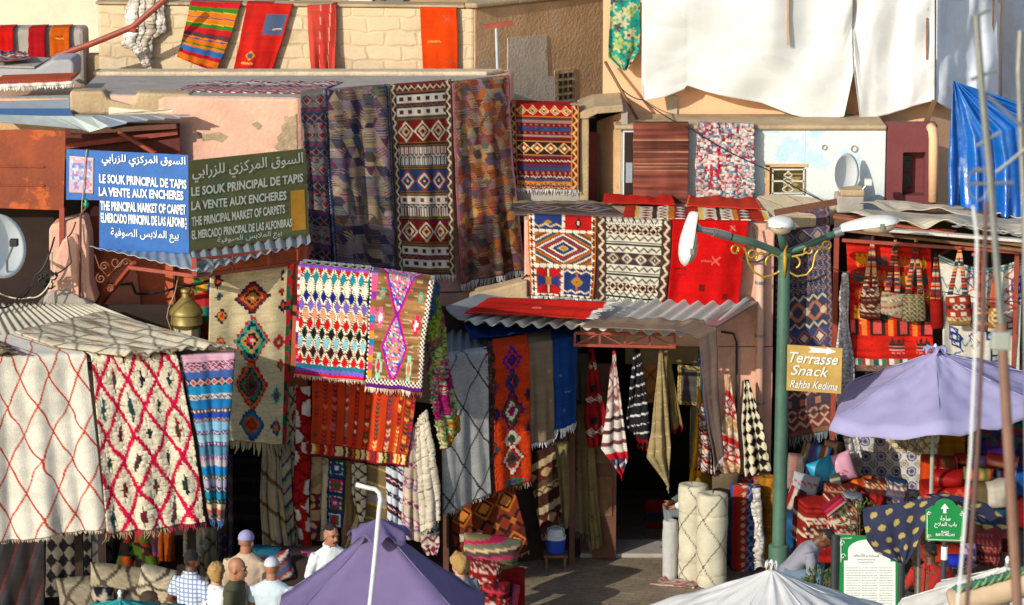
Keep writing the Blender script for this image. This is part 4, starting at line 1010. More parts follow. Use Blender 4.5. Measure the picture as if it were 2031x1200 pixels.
# --- rugs over the grey parapet (top left)
for lb_, xa, xb, yb, col, cat in [('plain bright red rug over the grey parapet at the very edge of the photo', -6, 27, 110, '#c01410', 'rug'), ('crimson rug with thin pink stripes between two others on the grey parapet', 57, 90, 115, '#a8121c', 'rug'), ('burnt orange rug with a small motif on the grey parapet', 100, 138, 112, '#c0560e', 'rug')]:
    pat = p_plain(col, .12, [(.5, .35, .03, '#e0b060', 'zz'), (.5, .28, .025, '#402010', 'zz')] if xa == 100 else None)
    if xa == 57: pat = p_stripes([(3, col), (.2, '#d86070'), (3, col), (.2, '#d86070'), (2, col)], 'v')
    hang(lb_, [(xa, 57.5, 2.77), (xa-1, yb, 2.75)], [(xb, 56, 2.77), (xb, yb+2, 2.75)], pat, over=.3, wave=(.006, 1.2), group='rugs over the grey parapet')
# white shaggy rug
bw = lambda px, py: on_line(px, py, A0, A1, .06)
hang('white and grey shaggy wool rug hung over the mud wall beside the striped kilim', [bw(254, -4), bw(250, 60), bw(248, 88), bw(268, 96), bw(292, 128)], [bw(322, -8), bw(332, 40), bw(330, 60), bw(304, 75), bw(298, 128)], p_stripes([(3, '#dcd4c8'), (.6, '#5a5450'), (1, '#d8d0c4'), (.5, '#706860'), (2.5, '#c8bca8'), (.4, '#4a4644'), (2, '#d2cabc')], 'v', amt=.7), Y=2.84, over=.2, wave=(.03, 2), pile=.02, mat=PILE, ragged=.03)
# striped kilim, red, coral, orange on the block wall
K1 = [(2.0, '#b81c20'), (1.4, '#2f7a28'), (.25, '#e8a040'), (1.6, '#d87a18'), (.3, '#3a4a88'), (1.6, '#d87a18'), (.3, '#e8a040'), (1.2, '#2f7a28'), (1.8, '#b81c20'), (1.5, '#5a3038'), (.4, '#d87a18'), (.4, '#39487c'), (1.4, '#c86a14'), (.5, '#2f6a28'), (.8, '#d07018'), (1.8, '#2c5f98'), (1.2, '#a8142a'), (1.8, '#c86814')]
hang('diagonal kilim with orange, green, red and blue stripes on the block wall', [bw(378, 5), bw(365, 62), bw(352, 112)], [bw(478, 8), bw(456, 80), bw(430, 143)], p_stripes(K1, 'h', 4), Y=2.83, over=.25, wave=(.02, 1.3))
hang('red rug with a slate blue patch and small orange motifs on the block wall', [bw(489, 8), bw(476, 80), bw(461, 148)], [bw(580, 10), bw(561, 80), bw(538, 148)], p_plain('#bb2018', .16, [(.72, .28, .12, '#4a5a78', 'box'), (.80, .34, .035, '#e8d0b0', 'zz'), (.35, .72, .06, '#c88a30', 'd'), (.35, .72, .03, '#485060', 'box'), (.3, .83, .05, '#d8a050', 'zz'), (.1, .12, .04, '#803028', 'x'), (.15, .42, .03, '#803028', 'd')]), Y=2.82, over=.25, wave=(.02, 1.2))
hang('coral red rug folded double on the block wall', [bw(610, 12), bw(616, 80), bw(622, 150)], [bw(668, 10), bw(668, 70), bw(667, 150)], p_stripes([(3, '#bf4436'), (.12, '#d8a088'), (2, '#b83a30'), (.2, '#e0b090'), (1.2, '#a8302a')], 'v', 4), Y=2.80, over=.2, wave=(.03, 1.1), crease=.04)
hang('vivid orange rug with three tiny motifs near the corner of the block wall', [bw(833, 16), bw(836, 80), bw(840, 150)], [bw(906, 17), bw(908, 80), bw(909, 150)], p_plain('#d44008', .07, [(.38, .49, .045, '#d8a040', 'zz'), (.38, .53, .035, '#5a5030', 'zz'), (.72, .16, .04, '#a85a50', 'x'), (.82, .78, .03, '#a85a40', 'zz'), (.18, .5, .012, '#d87838', 'b')]), Y=2.74, over=.28, wave=(.012, 1))
# carpets lying on the corner house roof
a_ = lambda px, py: PZ(px, py, zr+.012)
hang('red, white and blue kilim lying flat on the roof of the corner house', [a_(345, 181), a_(390, 164)], [a_(622, 186), a_(680, 163)], p_bands([(1, 'xs', '#8c2c28', '#d8ccc0', '#2a4a80')]+[(.4, 'zig', '#9c4438', '#d8ccc0'), (.3, 'lines', '#3a4a70', '#b8a89c')]*3+[(.8, 'dia', '#2c4a78', '#a03028', '#d8c8b8', '#701c20'), (1, 'zig', '#d8ccc0', '#9a2c28'), (1, 'xs', '#8c2c28', '#d8ccc0', '#2a4a80')]), wave=(.008, 4), cat='rug')
hang('pale fringed rug edge draped along the low roof ledge', [(-10, 163, .17), (-10, 173, .17)], [(142, 158, .17), (146, 166, .17)], p_bands([(1, 'zig', '#b8502c', '#3a3050'), (1, 'plain', '#e0d8cc')]), over=.5, wave=(.012, 5), fringe=(.05, GREYF, 60))
hang('small faded red and blue rug lying on the blue-grey parapet', [P(-5, 133.5, 1.3)+Vector((0, 0, .06)), P(-5, 114, 1.9)+Vector((0, 0, .06))], [P(66, 127, 1.5)+Vector((0, 0, .06)), P(50, 115, 1.9)+Vector((0, 0, .06))], p_bands([(1, 'dia', '#8a4a40', '#b8a8a0', '#405070'), (1, 'zig', '#a06050', '#d0c8c0'), (1, 'dia', '#505878', '#b09088', '#803830')]), wave=(.008, 3))

# --- big rugs on the shaded face of the corner house
LW = lambda px, py, o=.05: on_line(px, py, c0, c1, o)
PALN = ['#2c2a40', '#54485c', '#7e6e5c', '#8a7460', '#3c3c54', '#80707a', '#643440', '#8c7c58', '#4c5668', '#90747a', '#443a36', '#745044', '#5c6450', '#a08c74']
PALO = ['#a8602c', '#74382a', '#8a7078', '#985030', '#544858', '#8a7c60', '#a87c60', '#6a342c', '#b0743c', '#5e5c50', '#84585c', '#b88848', '#6c4c60', '#904838', '#a08c6c', '#4c4440']
hang('narrow dark kilim edge of grey, red and navy lozenges at the house corner', [LW(594, 190), LW(603, 350), LW(612, 520)], [LW(644, 184), LW(650, 350), LW(657, 530)], p_bands([(1, 'dia', '#7a706c', '#3a3448', '#8c8680', '#8a2028'), (.5, 'zig', '#34405c', '#8c2c30'), (.8, 'dia', '#2a3048', '#8a8078', '#5a2028'), (.5, 'fleck', '#7a706a', '#a01c24', '#2a2c40')]*5), over=.3, wave=(.02, 1.2), group='rugs hung on the corner house')
hang('navy edged patchwork rug of muted striped triangles on the corner house', [LW(640, 182), LW(648, 350), LW(656, 532)], [LW(769, 172), LW(775, 350), LW(782, 536)], p_patch(PALN, .12, 1, .8, ('#1c2850', .055, '#8c94b0')), over=.15, wave=(.045, 1.8), fringe=(.07, GREYF, 60), group='rugs hung on the corner house')
KW = [(.35, 'zig', '#6a2a20', '#d8ccb4'), (.25, 'lines', '#8c5a28', '#2c2834'), (.5, 'dots', '#d8d2c4', '#5a2820'), (.3, 'zig', '#3a3440', '#8c4c2c'), (.5, 'dots', '#d8d2c4', '#5a2820'), (.3, 'lines', '#7c5a2c', '#38384c'), (1.3, 'dia', '#7c1c14', '#d8ccb0', '#5a2018', '#c8b08c', '#7c1c14'), (.3, 'lines', '#8c6428', '#2c2834'), (.45, 'vbars', '#d8d2c4', '#803c30'), (.25, 'zig', '#4a4448', '#c8bca8'), (.45, 'vbars', '#d8d2c4', '#3c3c54'), (.3, 'lines', '#3a3440', '#8c6428'), (1.3, 'dia', '#27406c', '#a04428', '#d8ccb0', '#27406c', '#7c1c14', '#d8ccb0'), (.3, 'lines', '#8c6428', '#2c2834'), (.5, 'dots', '#d8d2c4', '#803c30'), (.25, 'zig', '#4a4448', '#c8bca8'), (.5, 'vbars', '#d8d2c4', '#5a2820'), (.3, 'lines', '#8c6428', '#2c2834'), (1.3, 'dia', '#7c1c14', '#d8ccb0', '#5a2018', '#c8b08c', '#7c1c14'), (.3, 'lines', '#8c6428', '#2c2834'), (.5, 'dots', '#d8d2c4', '#5a2820'), (.3, 'zig', '#3a3440', '#a05030'), (.5, 'dots', '#d8d2c4', '#5a2820'), (.4, 'lines', '#4a3838', '#8c6428')]
hang('banded kilim with white, brick red and blue diamond bands in a zigzag border', [LW(770, 172), LW(778, 350), LW(786, 540)], [LW(894, 162), LW(896, 350), LW(899, 545)], p_bands(KW, (.085, '#4a2c24', '#d8ccb0', '#6a5030')), over=.12, wave=(.018, 1.6), fringe=(.07, GREYF, 60), group='rugs hung on the corner house')
hang('orange and mauve patchwork rug with white fringe at the far end of the corner house', [LW(894, 166), LW(899, 360), LW(906, 562)], [LW(1008, 153), LW(1018, 340), LW(1036, 532)], p_patch(PALO, .115, 3, .7, ('#8a6474', .035, '#9a3a30')), over=.12, wave=(.03, 1.7), fringe=(.11, GREYF, 60), group='rugs hung on the corner house')
# --- dark red kilim on the shed
KR = [(.9, 'dia', '#a01410', '#e0c890', '#a01410', '#d8c080', '#7a1c14'), (.16, 'plain', '#c87820'), (.25, 'lines', '#4a3038', '#7a1c18'), (.2, 'plain', '#8a6c60'), (.4, 'dots', '#6a1414', '#8a5a48'), (.35, 'fleck', '#2c3c68', '#27345a', '#3a4a70'), (.4, 'dots', '#6a1414', '#8a5a48'), (.16, 'plain', '#9a8070'), (.3, 'lines', '#6a1414', '#2a2434'), (.16, 'plain', '#c87820'), (1.1, 'dia', '#30181c', '#d8c080', '#30181c', '#c04c28', '#e0d0a0'), (.16, 'plain', '#c87820'), (.3, 'lines', '#343454', '#6a1414'), (.25, 'zig', '#6a1414', '#d8c8b0'), (.5, 'lines', '#6a1414', '#2c3c68'), (.3, 'plain', '#30406a'), (.4, 'dots', '#6a1414', '#9a6a50'), (.25, 'zig', '#6a1414', '#d8c8b0'), (.3, 'lines', '#444458', '#30406a'), (.16, 'plain', '#c87820'), (.5, 'xs', '#7a1814', '#c8a070', '#2a2028')]
hang('dark red banded kilim with a lozenge row and white fringe on the concrete shed', [(1008, 207), (1010, 290), (1013, 372)], [(1148, 212), (1148, 290), (1147, 375)], p_bands(KR, (.085, '#6a1010', '#c8a878', '#c87820')), Y=1.5, over=.3, wave=(.008, 1.5), fringe=(.06, GREYF, 80))
# --- facade terrace: carpets on the ledge and three hung rugs
tz = ztop+.012; t_ = lambda px, py: PZ(px, py, tz)
hang('brown and cream kilim with a blue lozenge lying on the facade terrace', [t_(1020, 425), t_(1018, 399)], [t_(1240, 428), t_(1195, 400)], p_bands([(.3, 'plain', '#70605a'), (1, 'dia', '#54483c', '#8a8078', '#343a5c', '#8c8278', '#7c2c28'), (.3, 'lines', '#a89a80', '#54443c')]), wave=(.005, 3))
hang('cream, red and orange kilim strip lying on the facade terrace', [t_(1235, 432), t_(1240, 410)], [t_(1530, 437), t_(1520, 412)], p_stripes([(1, '#b02818'), (.4, '#e0c060'), (1.2, '#e0d4bc', 'd', '#9a2c20'), (.4, '#4a3024'), (1, '#e0d4bc', 'z', '#7a3020'), (.5, '#c87828'), (1.2, '#9c2418', 'd', '#e0d0b0', '#303a58')], 'v', period=.7), wave=(.006, 4))
hang('folded bright red kilim along the back of the facade terrace', [t_(1195, 407)+Vector((0, 0, .03)), t_(1200, 398)+Vector((0, 0, .06))], [t_(1340, 411)+Vector((0, 0, .03)), t_(1332, 401)+Vector((0, 0, .06))], p_plain('#b82018', .15), wave=(.01, 2))
hang('second folded red kilim beside the lamp on the facade terrace', [t_(1360, 413)+Vector((0, 0, .03)), t_(1366, 402)+Vector((0, 0, .06))], [t_(1512, 420)+Vector((0, 0, .03)), t_(1500, 406)+Vector((0, 0, .06))], p_plain('#b4301c', .15, border=('#d8a070', .02)), wave=(.01, 2))
hang('cream bordered carpet of red and blue panels round a large diamond', [(1046, 429), (1050, 520), (1054, 584)], [(1183, 434), (1182, 520), (1176, 592)], p_medallion(), Y=.22, over=.12, wave=(.015, 1.3), fringe=(.07, GREYF, 70), group='rugs hung from the facade terrace')
KB = [(.5, 'xs', '#dcd4c0', '#3a3c30', '#dcd4c0'), (.7, 'xs', '#4a1a16', '#d8ccb4', '#6a5a48'), (.55, 'zig', '#dcd4c0', '#5a5444'), (.14, 'plain', '#20302c'), (.1, 'plain', '#dcd4c0'), (.14, 'plain', '#20302c'), (.55, 'zig', '#dcd4c0', '#5a5444'), (1.1, 'dia', '#3c3444', '#8c6a34', '#dcd0b4', '#44485c', '#7c4a34', '#dcd0b4'), (.55, 'zig', '#dcd4c0', '#5a5444'), (.14, 'plain', '#20302c'), (.1, 'plain', '#dcd4c0'), (.14, 'plain', '#20302c'), (.55, 'zig', '#dcd4c0', '#5a5444'), (.7, 'xs', '#4a1a16', '#d8ccb4', '#6a5a48'), (.5, 'zig', '#dcd4c0', '#5a5444'), (.12, 'plain', '#20302c'), (.4, 'zig', '#dcd4c0', '#3a3c30')]
hang('white, brown and black diamond banded kilim between the panelled and the scarlet rug', [(1183, 435), (1184, 520), (1184, 594)], [(1332, 441), (1330, 520), (1318, 606)], p_bands(KB, (.10, '#5a2c24', '#d8c8ac', '#3c3830')), Y=.20, over=.12, wave=(.018, 1.3), fringe=(.05, ['#8a6a58', '#b8a088'], 60), group='rugs hung from the facade terrace')
hang('plain scarlet rug with faint dark figures behind the street lamp', [(1334, 442), (1330, 520), (1322, 604)], [(1484, 443), (1474, 520), (1464, 610)], p_plain('#c40d0c', .10, [(.14, .55, .05, '#6a1414', 'zz'), (.17, .62, .03, '#6a1414', 'zz'), (.46, .77, .035, '#6a1414', 'box'), (.78, .86, .03, '#801414', 'box'), (.84, .55, .02, '#802020', 'd'), (.62, .44, .045, '#d86050', 'x'), (.5, .45, .04, '#d86050', 'zz'), (.8, .05, .03, '#d88070', 'x')]), Y=.18, over=.12, wave=(.03, 1.1), mat=PILE, group='rugs hung from the facade terrace')
# --- on the canopy
cn = (cBR-cBL).cross(cFL-cBL).normalized(); cn = cn if cn.z > 0 else -cn
def cano(px, py, o=.05):
    d = FWD*FPX + RIGHT*(px-1015.5) + UPV*(600-py); t = (cFL+cn*o-CAM).dot(cn)/d.dot(cn); return CAM+d*t
hang('flat scarlet rug lying on the corrugated canopy with white fringe', [cano(976, 590), cano(1206, 606)], [cano(922, 622), cano(1166, 636)], p_plain('#b81c12', .16, [(.5, .5, .06, '#d87060', 'd'), (.5, .5, .03, '#d87060', 'x')], ('#d89080', .03)), wave=(.02, 1.5), fringe=(.10, GREYF, 60), ragged=.02)
hang('long taupe runner over the canopy front', [cano(1152, 648), cano(1190, 634)], [cano(1404, 658), cano(1396, 638)], p_plain('#84705e', .14, [(.2, .5, .03, '#6a4440', 'x'), (.45, .4, .03, '#6a4440', 'd'), (.7, .55, .03, '#a08070', 'x')], ('#a07060', .03)), wave=(.012, 3))
ry = cano(1402, 662).y-.06
hang('grey-brown runner falling from the canopy corner in front of the pillar', [(1386, 668, ry), (1396, 800, ry+.1), (1416, 925, ry+.15)], [(1421, 650, ry), (1424, 790, ry+.1), (1434, 900, ry+.15)], p_plain('#5f504a', .14, [(.5, .2, .02, '#8a6a60', 'x'), (.5, .5, .02, '#8a6a60', 'd')]), over=.3, overdir=(-.6, .5, .05), wave=(.015, 1), fringe=(.08, ['#b0a8b0', '#d0c8d0'], 70))
# --- against the white wall
hang('worn rust brown striped rug hung on the wall under the white tarpaulin', [(1256, 246), (1255, 330), (1256, 402)], [(1366, 246), (1366, 330), (1365, 402)], p_stripes([(3, '#7a4434'), (.3, '#b08c70'), (2, '#6c3830'), (.2, '#a88060'), (2.4, '#744038'), (.4, '#8a6a44')], 'h', period=.13, amt=.6), Y=1.38, over=.12, wave=(.008, 1.2))
hang('rag rug of white, pink, blue and grey scraps on the whitewashed wall', [(1383, 247), (1380, 330), (1382, 402)], [(1496, 250), (1497, 330), (1495, 404)], p_blobs(['#d8d0cc', '#c4b8b4', '#b8305a', '#d8a0a8', '#4c8098', '#d8d0cc', '#8a9098', '#c8b8a0', '#a02838', '#e0d8d4', '#6a5a60', '#d0a8a0'], .028, .02, [(.36, .42, .3, .72, '#b01838'), (.25, .3, .5, .8, '#b82838')]), Y=1.38, over=.1, wave=(.01, 1.5), pile=.02, mat=PILE, ragged=.02)
hang('turquoise and cream flower print cloth hanging beside the white tarpaulin', [(1211, -6), (1208, 60), (1206, 112), (1232, 136)], [(1270, -8), (1270, 60), (1268, 100), (1242, 138)], p_flowers('#2aa890', ['#d8d0a8', '#1c8c84', '#5a4a50', '#b8c060', '#38b8a0', '#d8cca0']), Y=2.25, mat=CLOTH, wave=(.03, 1.2), thick=.004, cat='cloth', name='cloth', crease=.03)
# --- tarpaulins
def tarp(label, xs, top, bot, Y, colour, mat, kk, folds=(.03, 3), name='tarpaulin', cat='tarpaulin', thick=.004, Yr=None, amt=.05):
    """hanging sheet with a curved lower hem given as photo pixels"""
    n_ = int((xs[-1]-xs[0])/3)+1; px = np.linspace(xs[0], xs[-1], n_); by = np.interp(px, xs, bot); nv = 90
    Ys = np.linspace(Y, Yr if Yr is not None else Y, n_)
    G = np.zeros((nv, n_, 3)); s = SEED[0] = SEED[0]+1
    for i in range(n_):
        a, b = P(px[i], top, Ys[i]), P(px[i], by[i], Ys[i]); v = np.linspace(0, 1, nv)[:, None]; G[:, i] = np.array(a)*(1-v)+np.array(b)*v
    U, V = np.meshgrid(np.linspace(0, 1, n_), np.linspace(0, 1, nv))
    f = vn(U*folds[1]*2, V*2.2+U*1.5, s)
    swag = np.abs(((V*2.3 + .8*np.abs(U-.55) + .15*vn(U*5, V*3, s+1)) % 1)-.5)*2
    G[..., 1] -= folds[0]*(f*1.4 + .22*swag*V**.7 + .10*vn(U*11, V*9, s+2) + .12*np.abs(vn(U*3+V*2, V*5-U*4, s+6)-.5))
    c = full(U, colour)*(1-amt*(fbm(U*6, V*9, s+4) > .62)*1.0)[..., None]
    o = grid_mesh(name, G, c*kk, mat, None, thick); return tag(o, label, cat)
TW = wool('white_tarp', .45, 60, .12, .04, .12, .4)
tarp('large white tarpaulin wrapping the upper house, sagging hem over the peach wall', [1272, 1276, 1318, 1356, 1362, 1400, 1450, 1510, 1570, 1625, 1672, 1690], -70, [175, 197, 190, 176, 168, 180, 191, 203, 226, 238, 228, 140], 2.18, '#dcdedc', TW, .95, (.15, 2.5), amt=.07)
tarp('narrower white tarpaulin sheet at the house corner beside the slit', [1691, 1704, 1760, 1810, 1851], -70, [140, 238, 226, 208, 196], 2.2, '#dcdedc', TW, .95, (.13, 2), amt=.07)
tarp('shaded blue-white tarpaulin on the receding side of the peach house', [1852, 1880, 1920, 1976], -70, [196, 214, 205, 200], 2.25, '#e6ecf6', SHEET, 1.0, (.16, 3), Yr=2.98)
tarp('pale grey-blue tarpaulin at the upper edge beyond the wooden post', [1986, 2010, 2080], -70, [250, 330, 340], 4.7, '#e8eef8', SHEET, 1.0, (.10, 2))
o = MB().poly([P(1966, -20, 2.9), P(1984, 10, 2.95), P(1978, 190, 2.95), P(1972, 200, 2.93), P(1966, 195, 2.9)], (0, .04, 0)).build('tarpaulin_strip', M('white_strip', '#e4e4e0', .6, .04)); tag(o, 'white vertical strip of sheeting between two shaded tarpaulins', 'tarpaulin')
for lb_, a, b, wd, mt in [('short brown lath at the top of the white tarpaulin', (1330, -10, 2.05), (1330, 29, 2.05), .035, WOOD), ('thin pale lath nailed down the middle of the white tarpaulin', (1563, -10, 2.02), (1563, 90, 2.02), .022, M('pale_lath', '#b08c64', .8, .2, 8)), ('short grey lath at the top beside the house corner', (1839, -10, 2.06), (1839, 20, 2.06), .035, WOOD), ('reddish weathered lath at the tarpaulin corner', (1838, 35, 2.06), (1838, 118, 2.06), .055, M('red_lath', '#8a5a48', .8, .3, 9)), ('long grey post at the edge of the shaded tarpaulin', (1971, -10, 2.82), (1967, 118, 2.82), .03, WOOD)]:
    o = MB().bar(P(*a), P(*b), wd, .02).build('lath', mt); tag(o, lb_, 'lath')
hang('glossy deep blue tarpaulin gathered to a point beside the maroon house', [(1890, 158, .9), (1882, 250, .9), (1877, 330, .9), (1876, 400, .9)], [(1905, 165, .9), (2110, 232, .7), (2130, 330, .7), (2130, 455, .6)], p_plain('#1460b4', .12), wave=(.06, 4.2), crease=.07, mat=GLOSS, name='tarpaulin', cat='tarpaulin', thick=.004, res=.016)
# --- right side: dark kilim, fringe shawl, two hung rugs
hang('tall purple and grey lozenge kilim in shade behind the street lamp', [(1534, 426, .85), (1537, 650, .85), (1536, 872, .85)], [(1645, 414, .85), (1652, 650, .85), (1660, 850, .85)], p_bands([(.8, 'fleck', '#5a4a54', '#7a5058', '#44446a', '#8a6a60'), (.9, 'dia', '#4c4858', '#8a7a84', '#3c4460', '#9c8a7c')]+[(.5, 'dia', '#3c4058', '#9a908c', '#3c4058', '#80585c', .55)]*5+[(.4, 'zig', '#3a4460', '#c8b8a0'), (1.0, 'xs', '#3a4058', '#b07058', '#c8b89c'), (.4, 'zig', '#3a4460', '#c8b8a0'), (.9, 'dia', '#405080', '#b06a50', '#303a5c', '#d8c8ac'), (.4, 'zig', '#3a4460', '#b86a50')]+[(.45, 'dia', '#443c54', '#9a908c', '#3c3a50', '#80585c', .55)]*4+[(.35, 'zig', '#5a3c40', '#b89078'), (.6, 'dots', '#48404c', '#b87a60'), (.6, 'xs', '#6a3c38', '#b89880', '#3c3c50'), (.5, 'zig', '#7a3830', '#b8a090'), (.3, 'plain', '#7a5a48')], (.07, '#50404c', '#8a7a80')), over=.1, wave=(.012, 1.4), fringe=(.12, ['#8a9098', '#a8a8a8', '#7a8890'], 60))
hang('white sequinned wedding blanket hanging in folds beside the red bag display', [(1672, 540, -.05), (1664, 640, -.05), (1655, 720, -.05), (1668, 830, -.05), (1684, 905, -.05)], [(1684, 540, -.05), (1684, 640, -.05), (1694, 720, -.05), (1698, 830, -.05), (1710, 905, -.05)], p_blobs(['#b0a8a4', '#c8c0bc', '#a09898', '#d8d4d0', '#b8b0ac'], .012, .02), wave=(.02, 1.0), crease=.02, pile=.02, mat=PILE, ragged=.02, cat='blanket', name='blanket')
hang('cream sequinned shawl hanging below the lilac parasol', [(1735, 838, .1), (1745, 862, .1), (1765, 880, .1)], [(1872, 838, .1), (1860, 872, .1), (1855, 905, .1)], p_lattice('#c0b498', '#8a7c5c', .12, .12, .012), wave=(.03, 1.5), mat=PILE, pile=.015, fringe=(.06, CREF, 60), cat='blanket', name='blanket')
hang('red and orange pile rug hung behind three striped shoulder bags', [(1678, 476, -.02), (1684, 600, -.02), (1692, 735, -.02)], [(1846, 488, -.02), (1849, 600, -.02), (1850, 735, -.02)], p_redhigh(), wave=(.015, 1.4), mat=PILE)
hang('white wool rug with scattered blue, green and red drawings hung at the bazaar', [(1861, 504, -.05), (1866, 600, -.05), (1870, 715, -.05)], [(2030, 512, -.12), (2024, 620, -.12), (2020, 740, -.12)], p_scribble('#d6d0c0', ['#1c7a70', '#22408c', '#24305a', '#2a8a84', '#b83a28', '#2c4a9a'], 3), wave=(.03, 1.4), sag=.12, mat=PILE)
hang('grey-blue tiled pattern cloth as a backdrop in the cushion stall', [(1700, 860, .5), (1706, 1005, .5)], [(1832, 860, .5), (1832, 1005, .5)], p_tiles(), wave=(.012, 1.5), mat=CLOTH, thick=.004, cat='cloth', name='cloth')
hang('mustard yellow cloth hanging at the back of the cushion stall', [(1846, 850, .6), (1846, 915, .6)], [(1915, 850, .6), (1912, 912, .6)], p_plain('#b8780c', .2), wave=(.02, 1.2), mat=CLOTH, cat='cloth', name='cloth')
hang('dark speckled textile at the far back of the bazaar stall', [(1915, 840, .7), (1915, 950, .7)], [(2060, 840, .7), (2060, 960, .7)], p_blobs(['#1c2c6c', '#2c2430', '#7a2020', '#1c4a44', '#302c58', '#55402c'], .06, .05), wave=(.03, 1.5), cat='cloth', name='cloth')
# ================================================================ LEFT BOOTH
lf = lambda px, py, o=.03: on_line(px, py, FLb, FRb, o)
hang('cream wool rug with thin orange-red lozenge lines over the booth front', [lf(-40, 712), lf(-40, 900), lf(-40, 1076)], [lf(172, 706), lf(190, 880), lf(206, 1043)], p_lattice('#e4dfd0', '#c03a20', .32, .56, .009, .02, bgn=.06, off=(.03, .1)), over=.62, overdir=(-.5, .8, .14), wave=(.035, 2.2), mat=PILE, fringe=(.05, CREF, 90), group='rugs over the booth front')
hang('shaggy cream rug with magenta zigzag lozenges and dark tufts over the booth front', [lf(180, 706), lf(195, 880), lf(209, 1055)], [lf(352, 706), lf(385, 880), lf(406, 1030)], p_lattice('#ddd2b8', '#c00c40', .30, .54, .020, .02, knot=.016, bgn=.25, off=(.08, .05), centre=(['#203a30', '#5a2028', '#1c2038', '#8a2018', '#2c4a58'], .11)), over=.3, overdir=(-.6, .8, .14), wave=(.025, 2), pile=.012, mat=PILE, fringe=(.09, ['#a89474', '#8a7a5c', '#b0384c', '#6a2c3c', '#a89474', '#b09a78'], 75), group='rugs over the booth front')
KBL = [(.7, '#cfa0b4'), (.4, '#7a3050', 'z', '#d8c0c8'), (.5, '#c8a0b4', 'x', '#7a3848'), (.7, '#3c5c9c'), (.7, '#2c3454', 'd', '#b04848', '#c8b8a8'), (.8, '#1878a8'), (.5, '#b8b4ac', 'z', '#4a4044'), (.9, '#1c6ca8'), (.4, '#4c3c44', 'd', '#c8b8a4'), (.5, '#2040a0'), (.4, '#9a8c84', 'x', '#4a3848'), (.8, '#7ab0d0'), (.4, '#544888', 'z', '#c8c0c0'), (.7, '#8cb8c8'), (.4, '#4a4078', 'd', '#c8a8b0'), (.9, '#4a8098'), (.4, '#5a3c78', 'v', '#d0a8b8'), (.6, '#a8a4ac'), (.9, '#1474b0'), (.4, '#4a4038', 'x', '#b8b0a4'), (.7, '#9c9cb0'), (.5, '#3a3450', 'z', '#b8b0b8'), (.6, '#10809c'), (.5, '#2c3438', 'd', '#8c9c98'), (.5, '#c8b890'), (.4, '#a84850'), (.5, '#8a8078', 'x', '#3a3438')]
hang('blue, lilac and white banded kilim at the booth corner', [lf(357, 706, .02), lf(390, 860, .02), lf(413, 1022, .02)], [lf(465, 702, .02), lf(452, 860, .02), lf(442, 1032, .02)], p_stripes(KBL, 'h', 3), over=.15, wave=(.03, 1.6), fringe=(.1, ['#8c8cb8', '#3048a0', '#a8a8b0', '#4870a0'], 60), group='rugs over the booth front')
rn = (FRb-FLb).cross(BLb-FLb).normalized(); rn = rn if rn.z > 0 else -rn
def lroof(px, py, o=.04):
    d = FWD*FPX + RIGHT*(px-1015.5) + UPV*(600-py); t = (FLb+rn*o-CAM).dot(rn)/d.dot(rn); return CAM+d*t
hang('faded grey-cream Berber rug with brown chain lattice spread over the booth roof', [lroof(30, 662), lroof(110, 690), lroof(250, 713)], [lroof(205, 622), lroof(300, 650), lroof(456, 694)], p_lattice('#c4bba4', '#7c7262', .42, .5, .012, .02, bgn=.14, centre=(['#b08a68', '#8c7a60', '#b8a488'], .16), off=(.1, 0)), wave=(.02, 4), mat=PILE, fr_top=None)
for lb_, a_, b_ in [('rolled end of the roof rug nearest the cement flare', (30, 655), (45, 662)), ]: pass
hang('brown patterned rug corner lying on the booth roof at the photo edge', [lroof(-60, 672), lroof(-60, 706)], [lroof(0, 678), lroof(52, 706)], p_bands([(1, 'dia', '#6c5a48', '#a8987c', '#4a3c34'), (1, 'zig', '#8a785c', '#3c302c'), (1, 'dia', '#6c5a48', '#a8987c', '#4a3c34')]), wave=(.012, 2))
